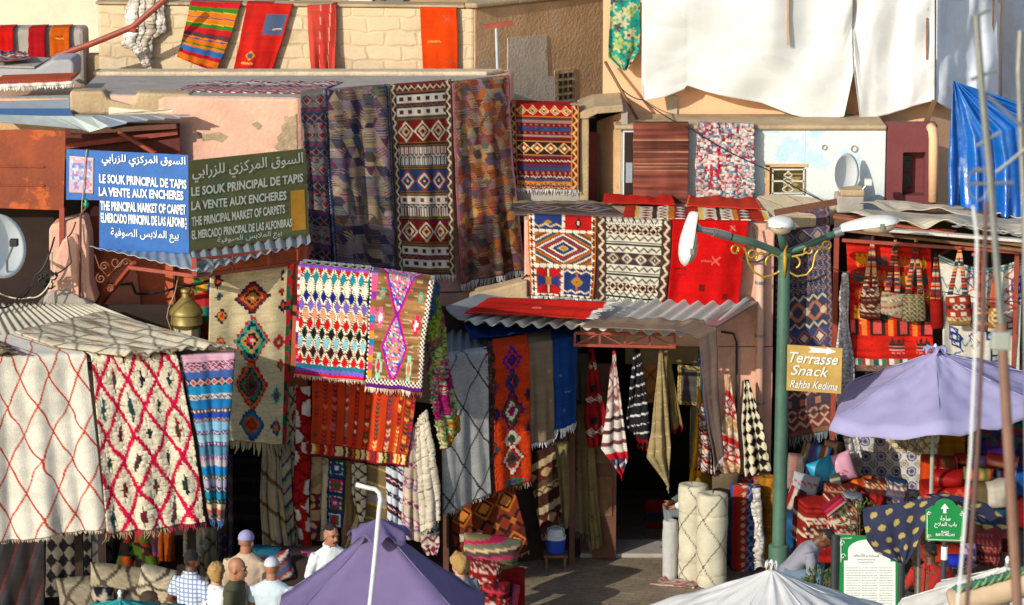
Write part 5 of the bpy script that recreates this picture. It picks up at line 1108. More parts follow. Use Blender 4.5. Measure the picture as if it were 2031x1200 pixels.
# beige medallion rug hanging on the ochre shop front
T1 = ['#d8c8a0', '#c07020', '#24203c', '#8a1c20', '#24203c', '#c86820', '#7a1a1c', '#b88a30', '#24203c'][::-1]
M1 = ['#d8c8a0', '#d8c8a0', '#b81c28', '#c87828', '#20203c', '#8a1c24', '#c86c24', '#2c2440', '#8a1c20'][0:]
M2 = ['#e0d0a8', '#d02840', '#1c2030', '#e08830', '#38a080', '#20243c', '#30987c', '#b81c38']
M3 = ['#3a1c20', '#1c4a38', '#8a1c1c', '#2c7850', '#203040', '#c06a28', '#b01c2c']
sm_ = lambda u_, v_, pal: (u_, v_, .07, .035, pal)
hang('beige tufted rug with a column of stepped multicoloured medallions on the ochre shop front', [(416, 548, -2.0), (412, 700, -2.0), (440, 870, -2.0)], [(582, 522, -1.72), (576, 700, -1.72), (566, 880, -1.72)], p_tufted([(.50, .15, .22, .10, ['#d8c8a0', '#c07020', '#1c1c34', '#c86820', '#8a1c20', '#241c3c']), (.50, .40, .22, .15, M2), (.48, .66, .22, .16, M3), (.45, .89, .20, .10, ['#b04020', '#8a3020', '#b05828', '#2a6080', '#244c6c']), (.08, .03, .06, .05, ['#c86820', '#8a1c20', '#241c3c']), (.1, .12, .05, .025, ['#241c3c', '#3c5c58']), (.13, .24, .08, .05, ['#c83020', '#e08830', '#241c3c']), (.12, .40, .07, .045, ['#c83020', '#e0a040', '#a01c40']), (.85, .05, .025, .05, ['#d8c8a0', '#20201c']), (.85, .14, .04, .03, ['#c03020', '#7a2020']), (.87, .22, .06, .045, ['#c04828', '#241c3c']), (.83, .42, .09, .05, ['#c8b060', '#8a3030', '#c02838']), (.85, .55, .06, .035, ['#c06030', '#8a2c28']), (.80, .72, .07, .055, ['#b81c58', '#1c4a44', '#38a080']), (.80, .90, .08, .055, ['#c87020', '#243c70']), (.16, .56, .05, .035, ['#243c60', '#c02838'])], '#d2c096'), wave=(.025, 1.4), mat=PILE, fringe=(.13, ['#a08c64', '#8a7850', '#b8a880'], 35))
hang('blue, green and red cloth behind the brass lantern', [(384, 552, -1.1), (390, 640, -1.1), (402, 700, -1.1)], [(416, 545, -1.1), (415, 640, -1.1), (414, 700, -1.1)], p_blobs(['#1c5a78', '#2a7a40', '#b83030', '#204a80', '#d8a030', '#2a8060'], .12, .16), wave=(.012, 1))
hang('hot red and green tufted border strip beside the beige medallion rug', [(399, 640, -1.18), (401, 690, -1.18)], [(414, 640, -1.18), (415, 690, -1.18)], p_blobs(['#d0a020', '#c02820', '#1c5a78'], .05, .05), wave=(.008, 1))
# ================================================================ MIDDLE HANGINGS
pl0, pl1 = P(580, 524, -1.86), P(870, 560, -2.62)
mp_ = lambda px, py, o=.03: on_line(px, py, pl0, pl1, o)
hang('rug of red, teal, blue and black diamond rows outlined in cream', [mp_(594, 527), mp_(591, 640), mp_(588, 742)], [mp_(736, 541), mp_(732, 650), mp_(727, 755)], p_harlequin(['#c01010', '#1c7a88', '#ece2c8', '#101a6c', '#7058b0', '#e0906c', '#c01010', '#101c18', '#88b8c4', '#3c1210'], '#ece2c8', '#20502c', .105, .19), over=.25, wave=(.010, 1.6), fringe=(.05, CREF+['#d8b0a0'], 90), mat=PILE)
hang('brown rug with pink hourglass of small triangles and chequered border', [mp_(737, 543, .06), mp_(732, 660, .06), mp_(728, 765, .06)], [mp_(862, 561, .06), mp_(846, 680, .06), mp_(840, 775, .06)], p_hourglass(), over=.25, wave=(.012, 1.5), fringe=(.07, ['#6a4a78', '#b88a70', '#7a4a40', '#d8c8b0'], 70), mat=PILE)
hang('shaggy multicoloured rag rug twisted down behind the brown rug', [(846, 562, -2.45), (842, 640, -2.45), (840, 740, -2.45), (845, 790, -2.45), (862, 885, -2.45)], [(862, 560, -2.2), (872, 640, -2.2), (882, 760, -2.2), (896, 850, -2.2), (872, 882, -2.3)], p_zones([['#3c4c88', '#5a6aa0', '#2a6a58'], ['#8a9a28', '#a8a848', '#5a7a28'], ['#7a8a2c', '#b03858', '#4a6a30', '#802868'], ['#b8b878', '#a8a03c', '#2a7a40'], ['#c84868', '#a01c60', '#d0b0a0', '#2a7a40'], ['#a01c60', '#8a1050', '#b02868'], ['#c8b890', '#b0a060', '#3a7a40'], ['#c87a14', '#d88a1c', '#a86010', '#3a6a30']]), wave=(.03, 1.3), crease=.05, pile=.02, mat=PILE, ragged=.02)
hang('orange-red kilim with vertical woven bands below the diamond rug', [(620, 752, -1.5), (620, 830, -1.5), (618, 898, -1.5)], [(828, 772, -1.62), (818, 850, -1.62), (806, 924, -1.62)], p_vert_kilim('#c03c16', [(.04, .05, ['#7a2020', '#a03a20', '#4a3a30']), (.13, .05, ['#7a2a30', '#c06a30', '#8a2020']), (.22, .045, ['#8c1c40', '#a05c78', '#6a1c28']), (.34, .035, ['#8a5c60', '#d8b0a0', '#5a2838']), (.44, .03, ['#b01030', '#d8c0b0', '#6a1430']), (.55, .05, ['#7a1c20', '#e0c080', '#2c3c30', '#c84028']), (.65, .04, ['#2c4438', '#e0b070', '#8a1c2c']), (.76, .045, ['#80305c', '#e0c0a0', '#2a4a48']), (.86, .04, ['#c88838', '#6a1c28', '#e0c080']), (.94, .06, ['#2a4c38', '#c0b050', '#1c3428', '#d0883c']), (.985, .05, ['#3a3058', '#b01838', '#c87838'])], .13), over=.15, wave=(.022, 1.8), fringe=(.025, ['#7a1c18', '#8a3020'], 60))
# verticals below
vs = [('cream cloth with brown diagonal stripes gathered under the beige rug', [(520, 875), (517, 980), (522, 1092)], [(556, 872), (562, 980), (575, 1094)], p_stripes([(4, '#a8987a'), (.5, '#6a4a38'), (.25, '#7a6a34')], 'h', -38, period=.33), (.04, 2), FLAT, -1.5),
      ('pale green, pink and grey striped kilim edge beside the red and white diamond rug', [(550, 878), (558, 980), (568, 1090)], [(576, 872), (580, 980), (588, 1100)], p_stripes([(1.4, '#a8a080'), (.6, '#4a3038'), (.6, '#6a9080'), (.4, '#b0a040'), (.6, '#a88088'), (.4, '#303848')], 'h', 40, period=.3), (.025, 1), FLAT, -1.46),
      ('cream pile strip with green creature and black zigzag beside the red diamond rug', [(566, 770), (568, 870), (576, 920), (582, 1010), (590, 1096)], [(590, 762), (590, 870), (590, 920), (596, 1010), (605, 1096)], p_lattice('#bcae8e', '#3a3438', .2, .3, .009, .02, centre=(['#8cb820', '#8a1c20', '#3a3438'], .08)), (.015, 1), PILE, -1.38),
      ('shaggy red and white lozenge rug hanging in a narrow fold', [(588, 768), (586, 880), (580, 1000), (600, 1096)], [(616, 765), (618, 880), (612, 1000), (620, 1098)], p_lattice('#a81414', '#7a0c10', .30, .21, .01, .02, knot=.012, centre=(['#a81414', '#d8cfc4', '#d8cfc4', '#b01818'], .34)), (.02, 1), PILE, -1.42),
      ('tan pile runner with dark red fretwork', [(618, 905), (614, 990), (612, 1070)], [(640, 905), (634, 990), (632, 1070)], p_bands([(2.2, 'zig', '#a88a64', '#8a6c48'), (1, 'xs', '#6a1c28', '#b89868', '#3a1c28'), (.6, 'plain', '#a88a64'), (1.2, 'xs', '#6a1c34', '#b89868', '#3a1c28')]), (.012, 1), PILE, -1.40),
      ('cream pile runner with small black lozenges next to the crochet runner', [(632, 905), (630, 990), (628, 1070)], [(652, 908), (648, 990), (646, 1070)], p_bands([(.7, 'dia', '#c4b694', '#28242c', '#c4b694'), (5, 'plain', '#c4b694'), (.6, 'dia', '#c4b694', '#28242c', '#c4b694'), (.8, 'plain', '#c4b694')]), (.012, 1), PILE, -1.37),
      ('crochet runner of green, blue and red squares', [(650, 908), (647, 990), (646, 1040)], [(686, 912), (683, 990), (680, 1045)], p_granny(), (.008, 1), PILE, -1.36),
      ('plain brown blanket hanging between the crochet runner and the cream shag', [(684, 912), (682, 1000), (678, 1092)], [(704, 915), (706, 1000), (706, 1092)], p_plain('#7a6244', .14), (.02, 1), FLAT, -1.35),
      ('cream shag strip with black lines ending in a point', [(698, 916), (697, 975), (706, 1010), (717, 1030)], [(726, 918), (724, 975), (722, 1010), (719, 1034)], p_lattice('#cfc3a4', '#2c2428', .14, .12, .008, .01, bgn=.2), (.02, 1), PILE, -1.5),
      ('beige blanket sweeping down behind the purple parasol', [(712, 1010), (690, 1060), (676, 1120)], [(722, 1015), (724, 1060), (716, 1130)], p_stripes([(3, '#b09a70'), (.4, '#5a4430')], 'v', 10, period=.12), (.03, 1), FLAT, -1.42),
      ('grey-brown kilim with pale slanted stripes above the purple parasol', [(722, 920), (720, 1000), (718, 1080)], [(768, 924), (768, 1000), (768, 1080)], p_stripes([(3, '#74603e'), (.3, '#b8a86c'), (2, '#7a6844'), (1.6, '#7c7478'), (.5, '#a08830'), (2.5, '#6c5838'), (.25, '#a8a060')], 'h', -14, period=.55), (.015, 1), FLAT, -1.48),
      ('navy, white and red diagonal striped kilim above the purple parasol', [(766, 922), (769, 1000), (770, 1060)], [(802, 925), (800, 1000), (796, 1060)], p_stripes([(1, '#c8ccd4'), (.4, '#28243c'), (.5, '#7a1c28', 'z', '#d8d0c8'), (.4, '#28243c'), (1, '#c0c8d0'), (.7, '#302c48', 'd', '#b8b0b0')], 'h', -28, period=.30), (.03, 1.2), FLAT, -1.5),
      ('pale pink and mauve lozenge kilim behind the purple parasol', [(812, 850), (800, 950), (796, 1062)], [(832, 830), (834, 950), (838, 1075)], p_stripes([(1.2, '#b8a896'), (.8, '#8a5a70', 'd', '#d0bcac'), (.6, '#b89aa4', 'z', '#6a4a78'), (1.2, '#c0ae98'), (.8, '#7a3a54', 'x', '#d0bcac')], 'h', -22, period=.42), (.025, 1.1), FLAT, -1.58),
      ('cream fringed wool blanket twisted beside the grey rug', [(828, 830), (826, 900), (828, 980), (834, 1058)], [(845, 812), (858, 880), (870, 960), (872, 1028)], p_stripes([(3, '#d2c8b4'), (.2, '#5c4a40'), (2.4, '#d6ccb8'), (.5, '#bcaea0')], 'h', -6, period=.17), (.03, 1.2), PILE, -1.78),
      ('navy and white woven kilim corner above the parasol', [(832, 1040), (838, 1085), (848, 1100)], [(870, 1028), (873, 1080), (868, 1100)], p_bands([(1, 'dia', '#343448', '#b8b0b0', '#343448', '#b8b0b0'), (.8, 'zig', '#c0b4a8', '#7a2c40'), (1, 'xs', '#8a2c40', '#c8bcb0', '#303048')]), (.012, 1), FLAT, -1.66)]
for lb_, L_, R_, pat, wv, mt, Yd in vs:
    hang(lb_, L_, R_, pat, Y=Yd, wave=wv, mat=mt, group='rugs hanging in a row behind the purple parasol', pile=.008 if mt is PILE else 0, fringe=(.05, CREF, 70) if 'fringed' in lb_ else None)
# four rugs over the low awning
ml = lambda px, py, o=.03: on_line(px, py, mFL, mFR, o)
av = Vector((-.1, .9, .0)); ad_ = (mBL-mFL).normalized()
def aw(label, xs_, yb, pat, ov, **kw):
    (xa, xa2), (xb, xb2) = xs_; fa = lambda x_: mFL.lerp(mFR, (x_-872)/(1146-872))
    a, b = fa(xa), fa(xb)
    up = Vector((0, -.05, .03))
    hang(label, [a+up, ml((xa+xa2)/2, (yb[0]+712)/2, .05), ml(xa2, yb[0], .05)], [b+up, ml((xb+xb2)/2, (yb[1]+690)/2, .05), ml(xb2, yb[1], .05)], pat, over=ov, overdir=tuple(ad_), group='rugs over the low awning', **kw)
aw('light grey wool rug with thin dark lozenge lines on the low awning', ((874, 876), (962, 966)), (1018, 975), p_lattice('#a4a5a4', '#26262a', .42, .62, .008, .015, bgn=.10, off=(.16, .1)), .12, wave=(.02, 1.4), mat=PILE, fringe=(.05, ['#a0a0a0', '#c0bcb4'], 80))
aw('fringed dark edged shaggy strip between the grey and the orange rug', ((956, 966), (975, 978)), (982, 968), p_blobs(['#302420', '#5a2c28', '#48302c', '#203028', '#7a4a3c'], .02, .03), .3, wave=(.01, 1), mat=PILE, pile=.015)
aw('orange-red tufted rug with purple and green lozenges on the low awning', ((973, 976), (1044, 1046)), (972, 950), p_tufted([(.5, .08, .3, .10, ['#5a1c8a', '#3a1c60', '#c03020', '#5a1c8a']), (.5, .24, .22, .10, ['#c83c10', '#2a1c5a', '#1c4a40', '#5a1c6a']), (.5, .45, .36, .16, ['#6a1c90', '#b81c30', '#e8dcc0', '#1c5a34', '#8a1c1c', '#28205a']), (.5, .66, .25, .08, ['#1c4a34', '#d8c8b0']), (.5, .80, .36, .14, ['#3a1c28', '#1c4a30', '#b81c28', '#e0d8c0', '#8a1c1c']), (.5, .97, .5, .05, ['#6a1c6a', '#1c7a50', '#c03028']), (.05, .25, .1, .06, ['#1c3a60', '#8a2a20']), (.05, .45, .1, .06, ['#4a2060', '#2a1c40']), (.93, .35, .12, .06, ['#2a2040', '#6a3020']), (.93, .6, .12, .06, ['#2a2040', '#8a3020']), (.05, .7, .1, .06, ['#1c4a44', '#8a2a20'])], '#c83c10', False), .35, wave=(.015, 1.2), mat=PILE, pile=.008, fringe=(.08, ['#5a3028', '#a89880', '#7a4a34'], 50))
aw('plain taupe kilim on the low awning beside the blue one', ((1043, 1046), (1092, 1094)), (882, 868), p_plain('#7c6a56', .12, [(.85, .3, .02, '#a8a060', 'd'), (.85, .6, .02, '#a8a060', 'd')]), .4, wave=(.02, 1), fringe=(.07, GREYF, 70))
aw('royal blue kilim with white fringe at the end of the low awning', ((1091, 1094), (1144, 1139)), (852, 838), p_plain('#123a78', .2, [(.3, .4, .02, '#708ab0', 'd'), (.6, .6, .025, '#708ab0', 'zz'), (.4, .8, .02, '#708ab0', 'd')]), .45, wave=(.02, 1), fringe=(.1, GREYF, 70))
hang('blue kilim folded along the back of the low awning roof', [mFL.lerp(mFR, .22)+Vector((0, .55, .06)), mFL.lerp(mFR, .15)+Vector((0, 1.05, .10))], [mFR+Vector((-.06, .25, .06)), mFR+Vector((-.1, .75, .10))], p_plain('#123c80', .2, [(.5, .5, .03, '#a07a40', 'x')]), wave=(.02, 3))
# in the shade under the low awning
sh_ = [('dark orange and brown patterned rug hanging under the low awning', [(895, 1010), (898, 1060), (912, 1130)], [(1018, 960), (1040, 1040), (1050, 1090)], p_bands([(1, 'dia', '#6a2c14', '#a85a20', '#3a1c14', '#c07830'), (.8, 'xs', '#7a3018', '#301818', '#a86830'), (1, 'dia', '#4a2018', '#b06428', '#5a2018', '#c88a40')]), -1.1, (.06, ['#6a5040', '#8a7058'], 60)),
       ('dark brown and cream banded kilim under the taupe rug', [(1050, 900), (1058, 980), (1075, 1075)], [(1100, 880), (1110, 980), (1120, 1060)], p_stripes([(1.4, '#3c2018'), (.8, '#a89470'), (1.6, '#4a2018', 'd', '#a88a60'), (.7, '#5a4030'), (.8, '#a08c68', 'z', '#4a2820')], 'h', 10, period=.5), -.04, None),
       ('cream brown flat weave hanging behind the water cooler', [(1095, 880), (1100, 970), (1110, 1050)], [(1128, 872), (1132, 970), (1130, 1040)], p_plain('#8a7a54', .14), -.0, None),
       ('olive beige blanket with tiny red sprigs hanging by the door', [(1128, 800), (1126, 930), (1128, 1045)], [(1160, 800), (1165, 930), (1168, 1060)], p_plain('#6c5c40', .14, [(.4, .3, .03, '#7a2c28', 'zz'), (.5, .5, .03, '#7a2c28', 'x'), (.4, .7, .03, '#7a2c28', 'd')]), .04, (.12, ['#3c342c', '#5a5040'], 60)),
       ('khaki runner with dark sprigs slanting across the doorway edge', [(1148, 880), (1155, 980), (1170, 1090)], [(1178, 870), (1185, 980), (1195, 1080)], p_plain('#7a6a44', .12, [(.4, .2, .03, '#5a2c24', 'x'), (.5, .45, .03, '#40342c', 'zz'), (.5, .7, .03, '#5a2c24', 'x'), (.6, .9, .03, '#28243c', 'd')]), .05, None),
       ('long grey-green blanket in the shade at the edge of the doorway', [(1138, 700), (1140, 790)], [(1168, 700), (1172, 800)], p_plain('#4c4a3c', .14), -.2, None)]
for lb_, L_, R_, pat, Yd, fr_ in sh_:
    hang(lb_, L_, R_, pat, Y=Yd, wave=(.03, 1.2), fringe=fr_, group='rugs in the shade under the low awning')
# kilims hung by one corner under the canopy
tw = [('red kilim with black medallions hanging by a corner inside the canopy', [(1168, 690), (1164, 760), (1160, 830), (1168, 885)], [(1176, 690), (1190, 760), (1204, 830), (1196, 878)], p_bands([(1, 'dots', '#7a1014', '#1c1418'), (.7, 'dia', '#7a1014', '#d8c8b8', '#1c1418', '#b0a898'), (.8, 'plain', '#8a1418')]*3), -.35, None),
      ('pale pink and white kilim with a red hem hanging by a corner', [(1216, 692), (1206, 790), (1192, 885), (1232, 936)], [(1219, 692), (1232, 790), (1246, 905), (1232, 942)], p_stripes([(.8, '#a81c28'), (2.5, '#b8a49c', 'd', '#8a4c48'), (1.6, '#c8bcb4', 'x', '#8a5450'), (1.6, '#b09890', 'z', '#7a3c3c'), (1.8, '#cfc5bc', 'd', '#8a5450'), (.5, '#4a3034'), (1, '#cfc5bc'), (.5, '#4a3034'), (1, '#cfc5bc'), (.5, '#6a3a40'), (1, '#cfc5bc'), (.8, '#b81424'), (1.5, '#3c3048', 'z', '#c8b8b8'), (.8, '#b81424')], 'h', 5), -.55, (.05, ['#b81424', '#8a1c28'], 40)),
      ('black and white striped kilim with red hem hanging by a corner', [(1260, 690), (1248, 780), (1240, 840), (1262, 862)], [(1268, 690), (1280, 770), (1286, 830), (1286, 868)], p_stripes([(1.2, '#1c1c24'), (.25, '#c8c4bc'), (1, '#1c1c24'), (.4, '#24202c', 'd', '#d0c8bc'), (.9, '#1c1c24'), (.25, '#c8c4bc')], 'h', 10, period=.32), -.5, (.08, ['#a81420', '#8a1018'], 60)),
      ('beige kilim with brown fringe hanging by a corner in the doorway', [(1309, 692), (1298, 790), (1284, 905), (1324, 958)], [(1313, 692), (1322, 790), (1330, 880), (1326, 962)], p_stripes([(5, '#92815c'), (.2, '#b8a880')], 'h', 8, period=.16, amt=.2), -.55, (.06, ['#4a3c2c', '#6a5a40', '#b8a880'], 70)),
      ('olive kilim with red fringe behind the beige corner-hung kilim', [(1318, 690), (1326, 770), (1330, 850)], [(1326, 690), (1340, 770), (1353, 838)], p_plain('#7c6840', .18, [(.5, .3, .04, '#9a8458', 'd'), (.5, .6, .04, '#9a8458', 'd')]), -.4, (.06, ['#a81420', '#8a1018'], 70)),
      ('black and white narrow kilim in shade beneath the red hem', [(1268, 855), (1264, 880)], [(1288, 850), (1284, 885)], p_plain('#2c2024', .2), -.3, (.04, ['#a81420'], 50)),
      ('yellow embroidered cloth at the pillar', [(1386, 770), (1376, 870), (1364, 962)], [(1384, 765), (1398, 860), (1400, 930)], p_plain('#c08a10', .15, [(.5, .4, .04, '#6a2c14', 'x'), (.6, .6, .04, '#6a2c14', 'zz'), (.4, .85, .05, '#8a2018', 'd')]), -.05, None),
      ('red and white fine zigzag kilim beside the yellow cloth', [(1384, 800), (1386, 870), (1382, 930)], [(1398, 800), (1408, 870), (1412, 938)], p_stripes([(1, '#c8b8a8', 'z', '#6a2c2c'), (.6, '#2c2430', 'x', '#c8b8a8'), (.5, '#8a2028')], 'h', -20, period=.15), -.1, None),
      ('red and white lozenge kilim hung from a red corner on the pillar', [(1444, 745), (1432, 830), (1418, 915), (1436, 940)], [(1447, 745), (1460, 820), (1468, 920), (1464, 942)], p_stripes([(1.8, '#b8906c', 'd', '#d8ccbc'), (1, '#a82020'), (1.6, '#c8b8a8', 'x', '#a02828'), (1.2, '#a82020', 'd', '#d8ccbc'), (1.6, '#b08058', 'x', '#d0b898')], 'h', -20, period=.5), .1, None),
      ('black and cream chequered cloth hung from the drain pipe', [(1478, 752), (1470, 840), (1476, 940)], [(1484, 752), (1512, 840), (1528, 930)], p_check('#d8cdb0', '#1a1614', .062), .05, None),
      ('narrow blue runner edge between the yellow cloth and the runner', [(1386, 690), (1390, 760), (1398, 830)], [(1396, 690), (1402, 760), (1408, 850)], p_plain('#1c4a78', .15), -.1, None)]
for lb_, L_, R_, pat, Yd, fr_ in tw:
    hang(lb_, L_, R_, pat, Y=Yd, wave=(.03, 1.2), crease=.05, fringe=fr_, group='kilims hung up by one corner')
# brown panels stacked at the back of the doorway
hang('tan panel rug with lozenge outline behind the corner-hung kilims', [(1270, 722, .5), (1270, 798, .5)], [(1332, 722, .5), (1332, 798, .5)], p_lattice('#9a6438', '#5a3418', .22, .24, .008, .004), wave=(.004, 1))
hang('grey-brown framed rug with gold edging behind the corner-hung kilims', [(1344, 722, .45), (1344, 800, .45)], [(1390, 728, .45), (1388, 805, .45)], p_bands([(.3, 'zig', '#b09858', '#4a3c28'), (2.4, 'lines', '#4c4648', '#56504c'), (.3, 'zig', '#b09858', '#4a3c28')], (.04, '#b09858', '#5a4a2c')), wave=(.006, 1))
hang('dark red rug spread at the back of the doorway', [(1280, 990, 1.4), (1280, 1070, 1.4)], [(1400, 990, 1.4), (1400, 1070, 1.4)], p_stripes([(1, '#7a1414'), (.6, '#1c2c44'), (1, '#6a1010'), (.5, '#6a3c1c')], 'h'), wave=(.02, 2))
hang('faded pink rag mat lying on the paving under the rug rolls', [PZ(1290, 1158, .012), PZ(1320, 1148, .012)], [PZ(1375, 1166, .012), PZ(1390, 1152, .012)], p_blobs(['#b89088', '#a8685c', '#c8b0a0', '#8a6a5c'], .04, .03), wave=(.008, 3), ragged=.03, cat='mat', name='mat')
# rugs at the back of the left booth, colours dimmed to imitate its deep shade
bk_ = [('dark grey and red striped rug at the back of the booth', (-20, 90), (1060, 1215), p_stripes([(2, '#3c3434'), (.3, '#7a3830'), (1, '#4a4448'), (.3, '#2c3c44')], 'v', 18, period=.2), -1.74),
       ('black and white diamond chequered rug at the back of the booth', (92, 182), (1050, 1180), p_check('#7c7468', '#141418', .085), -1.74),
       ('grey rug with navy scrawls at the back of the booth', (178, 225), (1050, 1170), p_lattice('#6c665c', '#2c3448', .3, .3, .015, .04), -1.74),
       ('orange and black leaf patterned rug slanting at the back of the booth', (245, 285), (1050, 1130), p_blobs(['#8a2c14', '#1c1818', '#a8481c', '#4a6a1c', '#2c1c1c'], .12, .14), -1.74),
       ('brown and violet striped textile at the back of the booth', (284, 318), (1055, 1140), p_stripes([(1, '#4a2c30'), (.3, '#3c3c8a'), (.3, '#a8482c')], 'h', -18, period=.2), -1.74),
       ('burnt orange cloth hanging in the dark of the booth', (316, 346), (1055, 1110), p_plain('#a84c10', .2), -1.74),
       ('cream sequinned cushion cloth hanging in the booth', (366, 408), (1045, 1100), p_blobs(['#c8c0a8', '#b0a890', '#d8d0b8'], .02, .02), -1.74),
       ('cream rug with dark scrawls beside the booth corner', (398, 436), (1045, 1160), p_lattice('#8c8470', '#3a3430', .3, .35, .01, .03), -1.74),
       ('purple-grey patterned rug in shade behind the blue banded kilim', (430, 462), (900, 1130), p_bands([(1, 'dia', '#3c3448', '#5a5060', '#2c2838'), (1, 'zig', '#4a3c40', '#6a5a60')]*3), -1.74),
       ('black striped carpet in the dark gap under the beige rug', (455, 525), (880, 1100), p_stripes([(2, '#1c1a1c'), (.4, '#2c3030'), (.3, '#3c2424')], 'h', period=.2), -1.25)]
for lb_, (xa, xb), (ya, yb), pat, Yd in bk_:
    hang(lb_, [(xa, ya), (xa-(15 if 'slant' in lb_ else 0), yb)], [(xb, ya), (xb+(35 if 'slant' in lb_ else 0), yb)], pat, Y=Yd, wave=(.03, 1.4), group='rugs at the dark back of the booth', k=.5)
# ================================================================ SIGNS
SIGNW = M('sign_white_paint', '#d8dcd8', .6, .12, 9, .02, 30, spots=[(30, .68, '#9aa8b0')]); SIGNG = M('sign_pale_paint', '#b8bcb0', .6, .12, 9, .02, 30, spots=[(30, .66, '#7c846c')])
AR = {'ا': (0xFE8D, 2), 'ب': (0xFE8F, 4), 'ة': (0xFE93, 2), 'ح': (0xFEA1, 4), 'ر': (0xFEAD, 2), 'ز': (0xFEAF, 2), 'س': (0xFEB1, 4), 'ص': (0xFEB9, 4), 'ع': (0xFEC9, 4), 'ف': (0xFED1, 4), 'ق': (0xFED5, 4), 'ك': (0xFED9, 4), 'ل': (0xFEDD, 4), 'م': (0xFEE1, 4), 'و': (0xFEED, 2), 'ي': (0xFEF1, 4), 'ن': (0xFEE5, 4), 'د': (0xFEA9, 2), 'أ': (0xFE83, 2)}
def arabic(s):
    s = s.replace('لا', '\uE000').replace('لأ', '\uE001'); out = []
    for i, ch in enumerate(s):
        def joins(c): return c in AR and AR[c][1] == 4
        prev = i > 0 and joins(s[i-1]); nxt = i+1 < len(s) and (s[i+1] in AR or s[i+1] in '\uE000\uE001')
        if ch == '\uE000': out.append(chr(0xFEFC if prev else 0xFEFB)); continue
        if ch == '\uE001': out.append(chr(0xFEF8 if prev else 0xFEF7)); continue
        if ch not in AR: out.append(ch); continue
        b, n_ = AR[ch]
        if n_ == 4: k_ = 3 if prev and nxt else 2 if nxt else 1 if prev else 0
        else: k_ = 1 if prev else 0
        out.append(chr(b+k_))
    return ''.join(out[::-1])
class Board:
    def __init__(s, A, B): s.A, s.B = A, B
    def p(s, px, py, o=0.): return on_line(px, py, s.A, s.B, o)
    def line(s, name, body, mat, par, a, b, hpx, off=.02, shear=0., ctr=False):
        p0, p1, pu = s.p(*a), s.p(*b), s.p(a[0], a[1]-hpx)
        h_ = (pu-p0).length; return text_mesh(name, body, mat, par, p0, p1-p0, (0, 0, 1), (p1-p0).length, h_, off, .012, shear)
bA, bB = P(131, 400, -1.72), P(375, 400, -2.12)
bs = Board(bA, bB); BLUE = M('sign_blue', '#0558a2', .55, .3, 3, .08, 30, spots=[(5, .60, '#1c5f9c'), (14, .66, '#4c86b8'), (40, .72, '#7a6048')])
o = empty('market_sign', bs.p(290, 500), 'blue hand-painted market sign in white capitals with a small painted carpet', 'sign')
MB().poly([bs.p(*q) for q in ((131, 296), (373, 308), (375, 505), (197, 497), (197, 397), (131, 396))], (0, .03, 0)).build('board', BLUE, o)
def painted(nm, corners, pat, par, bd, o_=.006, res=.012):
    a, b, c, d = [bd.p(*q, o_) for q in corners]; W, H = (b-a).length, (d-a).length; nu, nv = int(W/res)+2, int(H/res)+2
    U, V = np.meshgrid(np.linspace(0, 1, nu), np.linspace(0, 1, nv)); a, b, c, d = [np.array(q) for q in (a, b, c, d)]
    G = (a*(1-U[..., None])+b*U[..., None])*(1-V[..., None])+(d*(1-U[..., None])+c*U[..., None])*V[..., None]
    return grid_mesh(nm, G, pat(U*W, V*H, W, H, 5)*.8, PAINT, par, .003)
painted('painted_carpet', [(138, 309), (186, 313), (185, 384), (137, 382)], lambda x, y, w_, h_, s: np.where(((np.minimum(np.minimum(x, w_-x), np.minimum(y, h_-y)) < .02))[..., None], C('#c8a8a8'), p_blobs(['#a8b8d8', '#d0a0b0', '#6080c0', '#c86a78', '#b8c8e0', '#a898c0'], .025, .03)(x, y, w_, h_, s)), o, bs)
bs.line('lettering', arabic('السوق المركزي للزرابي'), SIGNW, o, (203, 328), (369, 335), 24, .02)
for body, a, b, h_ in (('LE SOUK PRINCIPAL DE TAPIS', (198, 363), (371, 375), 17), ('LA VENTE AUX ENCHERES', (197, 389), (365, 397), 17), ('THE PRINCIPAL MARKET OF CARPET', (200, 417), (370, 426), 18), ('ELMERCADO PRINCIPAL DE LAS ALFONB', (201, 441), (367, 451), 18)):
    bs.line('lettering', body, SIGNW, o, a, b, h_+2, .036)
for k_, ch in enumerate('RAS'): bs.line('lettering', ch, SIGNW, o, (368, 438+k_*8), (372, 438.3+k_*8), 6, .01)
bs.line('lettering', arabic('بيع الملابس الصوفية'), SIGNW, o, (221, 475), (356, 482), 24, .012)
rp = MB(); rp.tube([bs.p(172, 296, .02), bs.p(168, 330, .03), bs.p(166, 370, .03), bs.p(163, 396, .03), bs.p(161, 440, .01)], .006, 5)
rp.build('rope', M('rope', '#a89878', .9, .2), o)
gA, gB = P(376, 400, -2.14), P(610, 400, -1.22); gs = Board(gA, gB)
o = empty('market_sign', gs.p(490, 480), 'olive green weathered market sign with an ochre patch, beside the blue sign', 'sign')
MB().poly([gs.p(*q) for q in ((376, 319), (606, 295), (613, 466), (376, 499))], (0, .03, 0)).build('board', M('sign_olive', '#5c5c34', .55, .3, 2.2, .05, 30, spots=[(1.6, .52, '#46583c'), (9, .68, '#6c6840')]), o)
MB().poly([gs.p(*q, .004) for q in ((576, 379), (604, 376), (607, 455), (579, 458))], (0, .01, 0)).build('ochre_patch', M('sign_ochre', '#b8821c', .6, .2, 6), o)
gs.line('lettering', arabic('السوق المركزي للزرابي'), SIGNG, o, (380, 363), (600, 334), 34, .014)
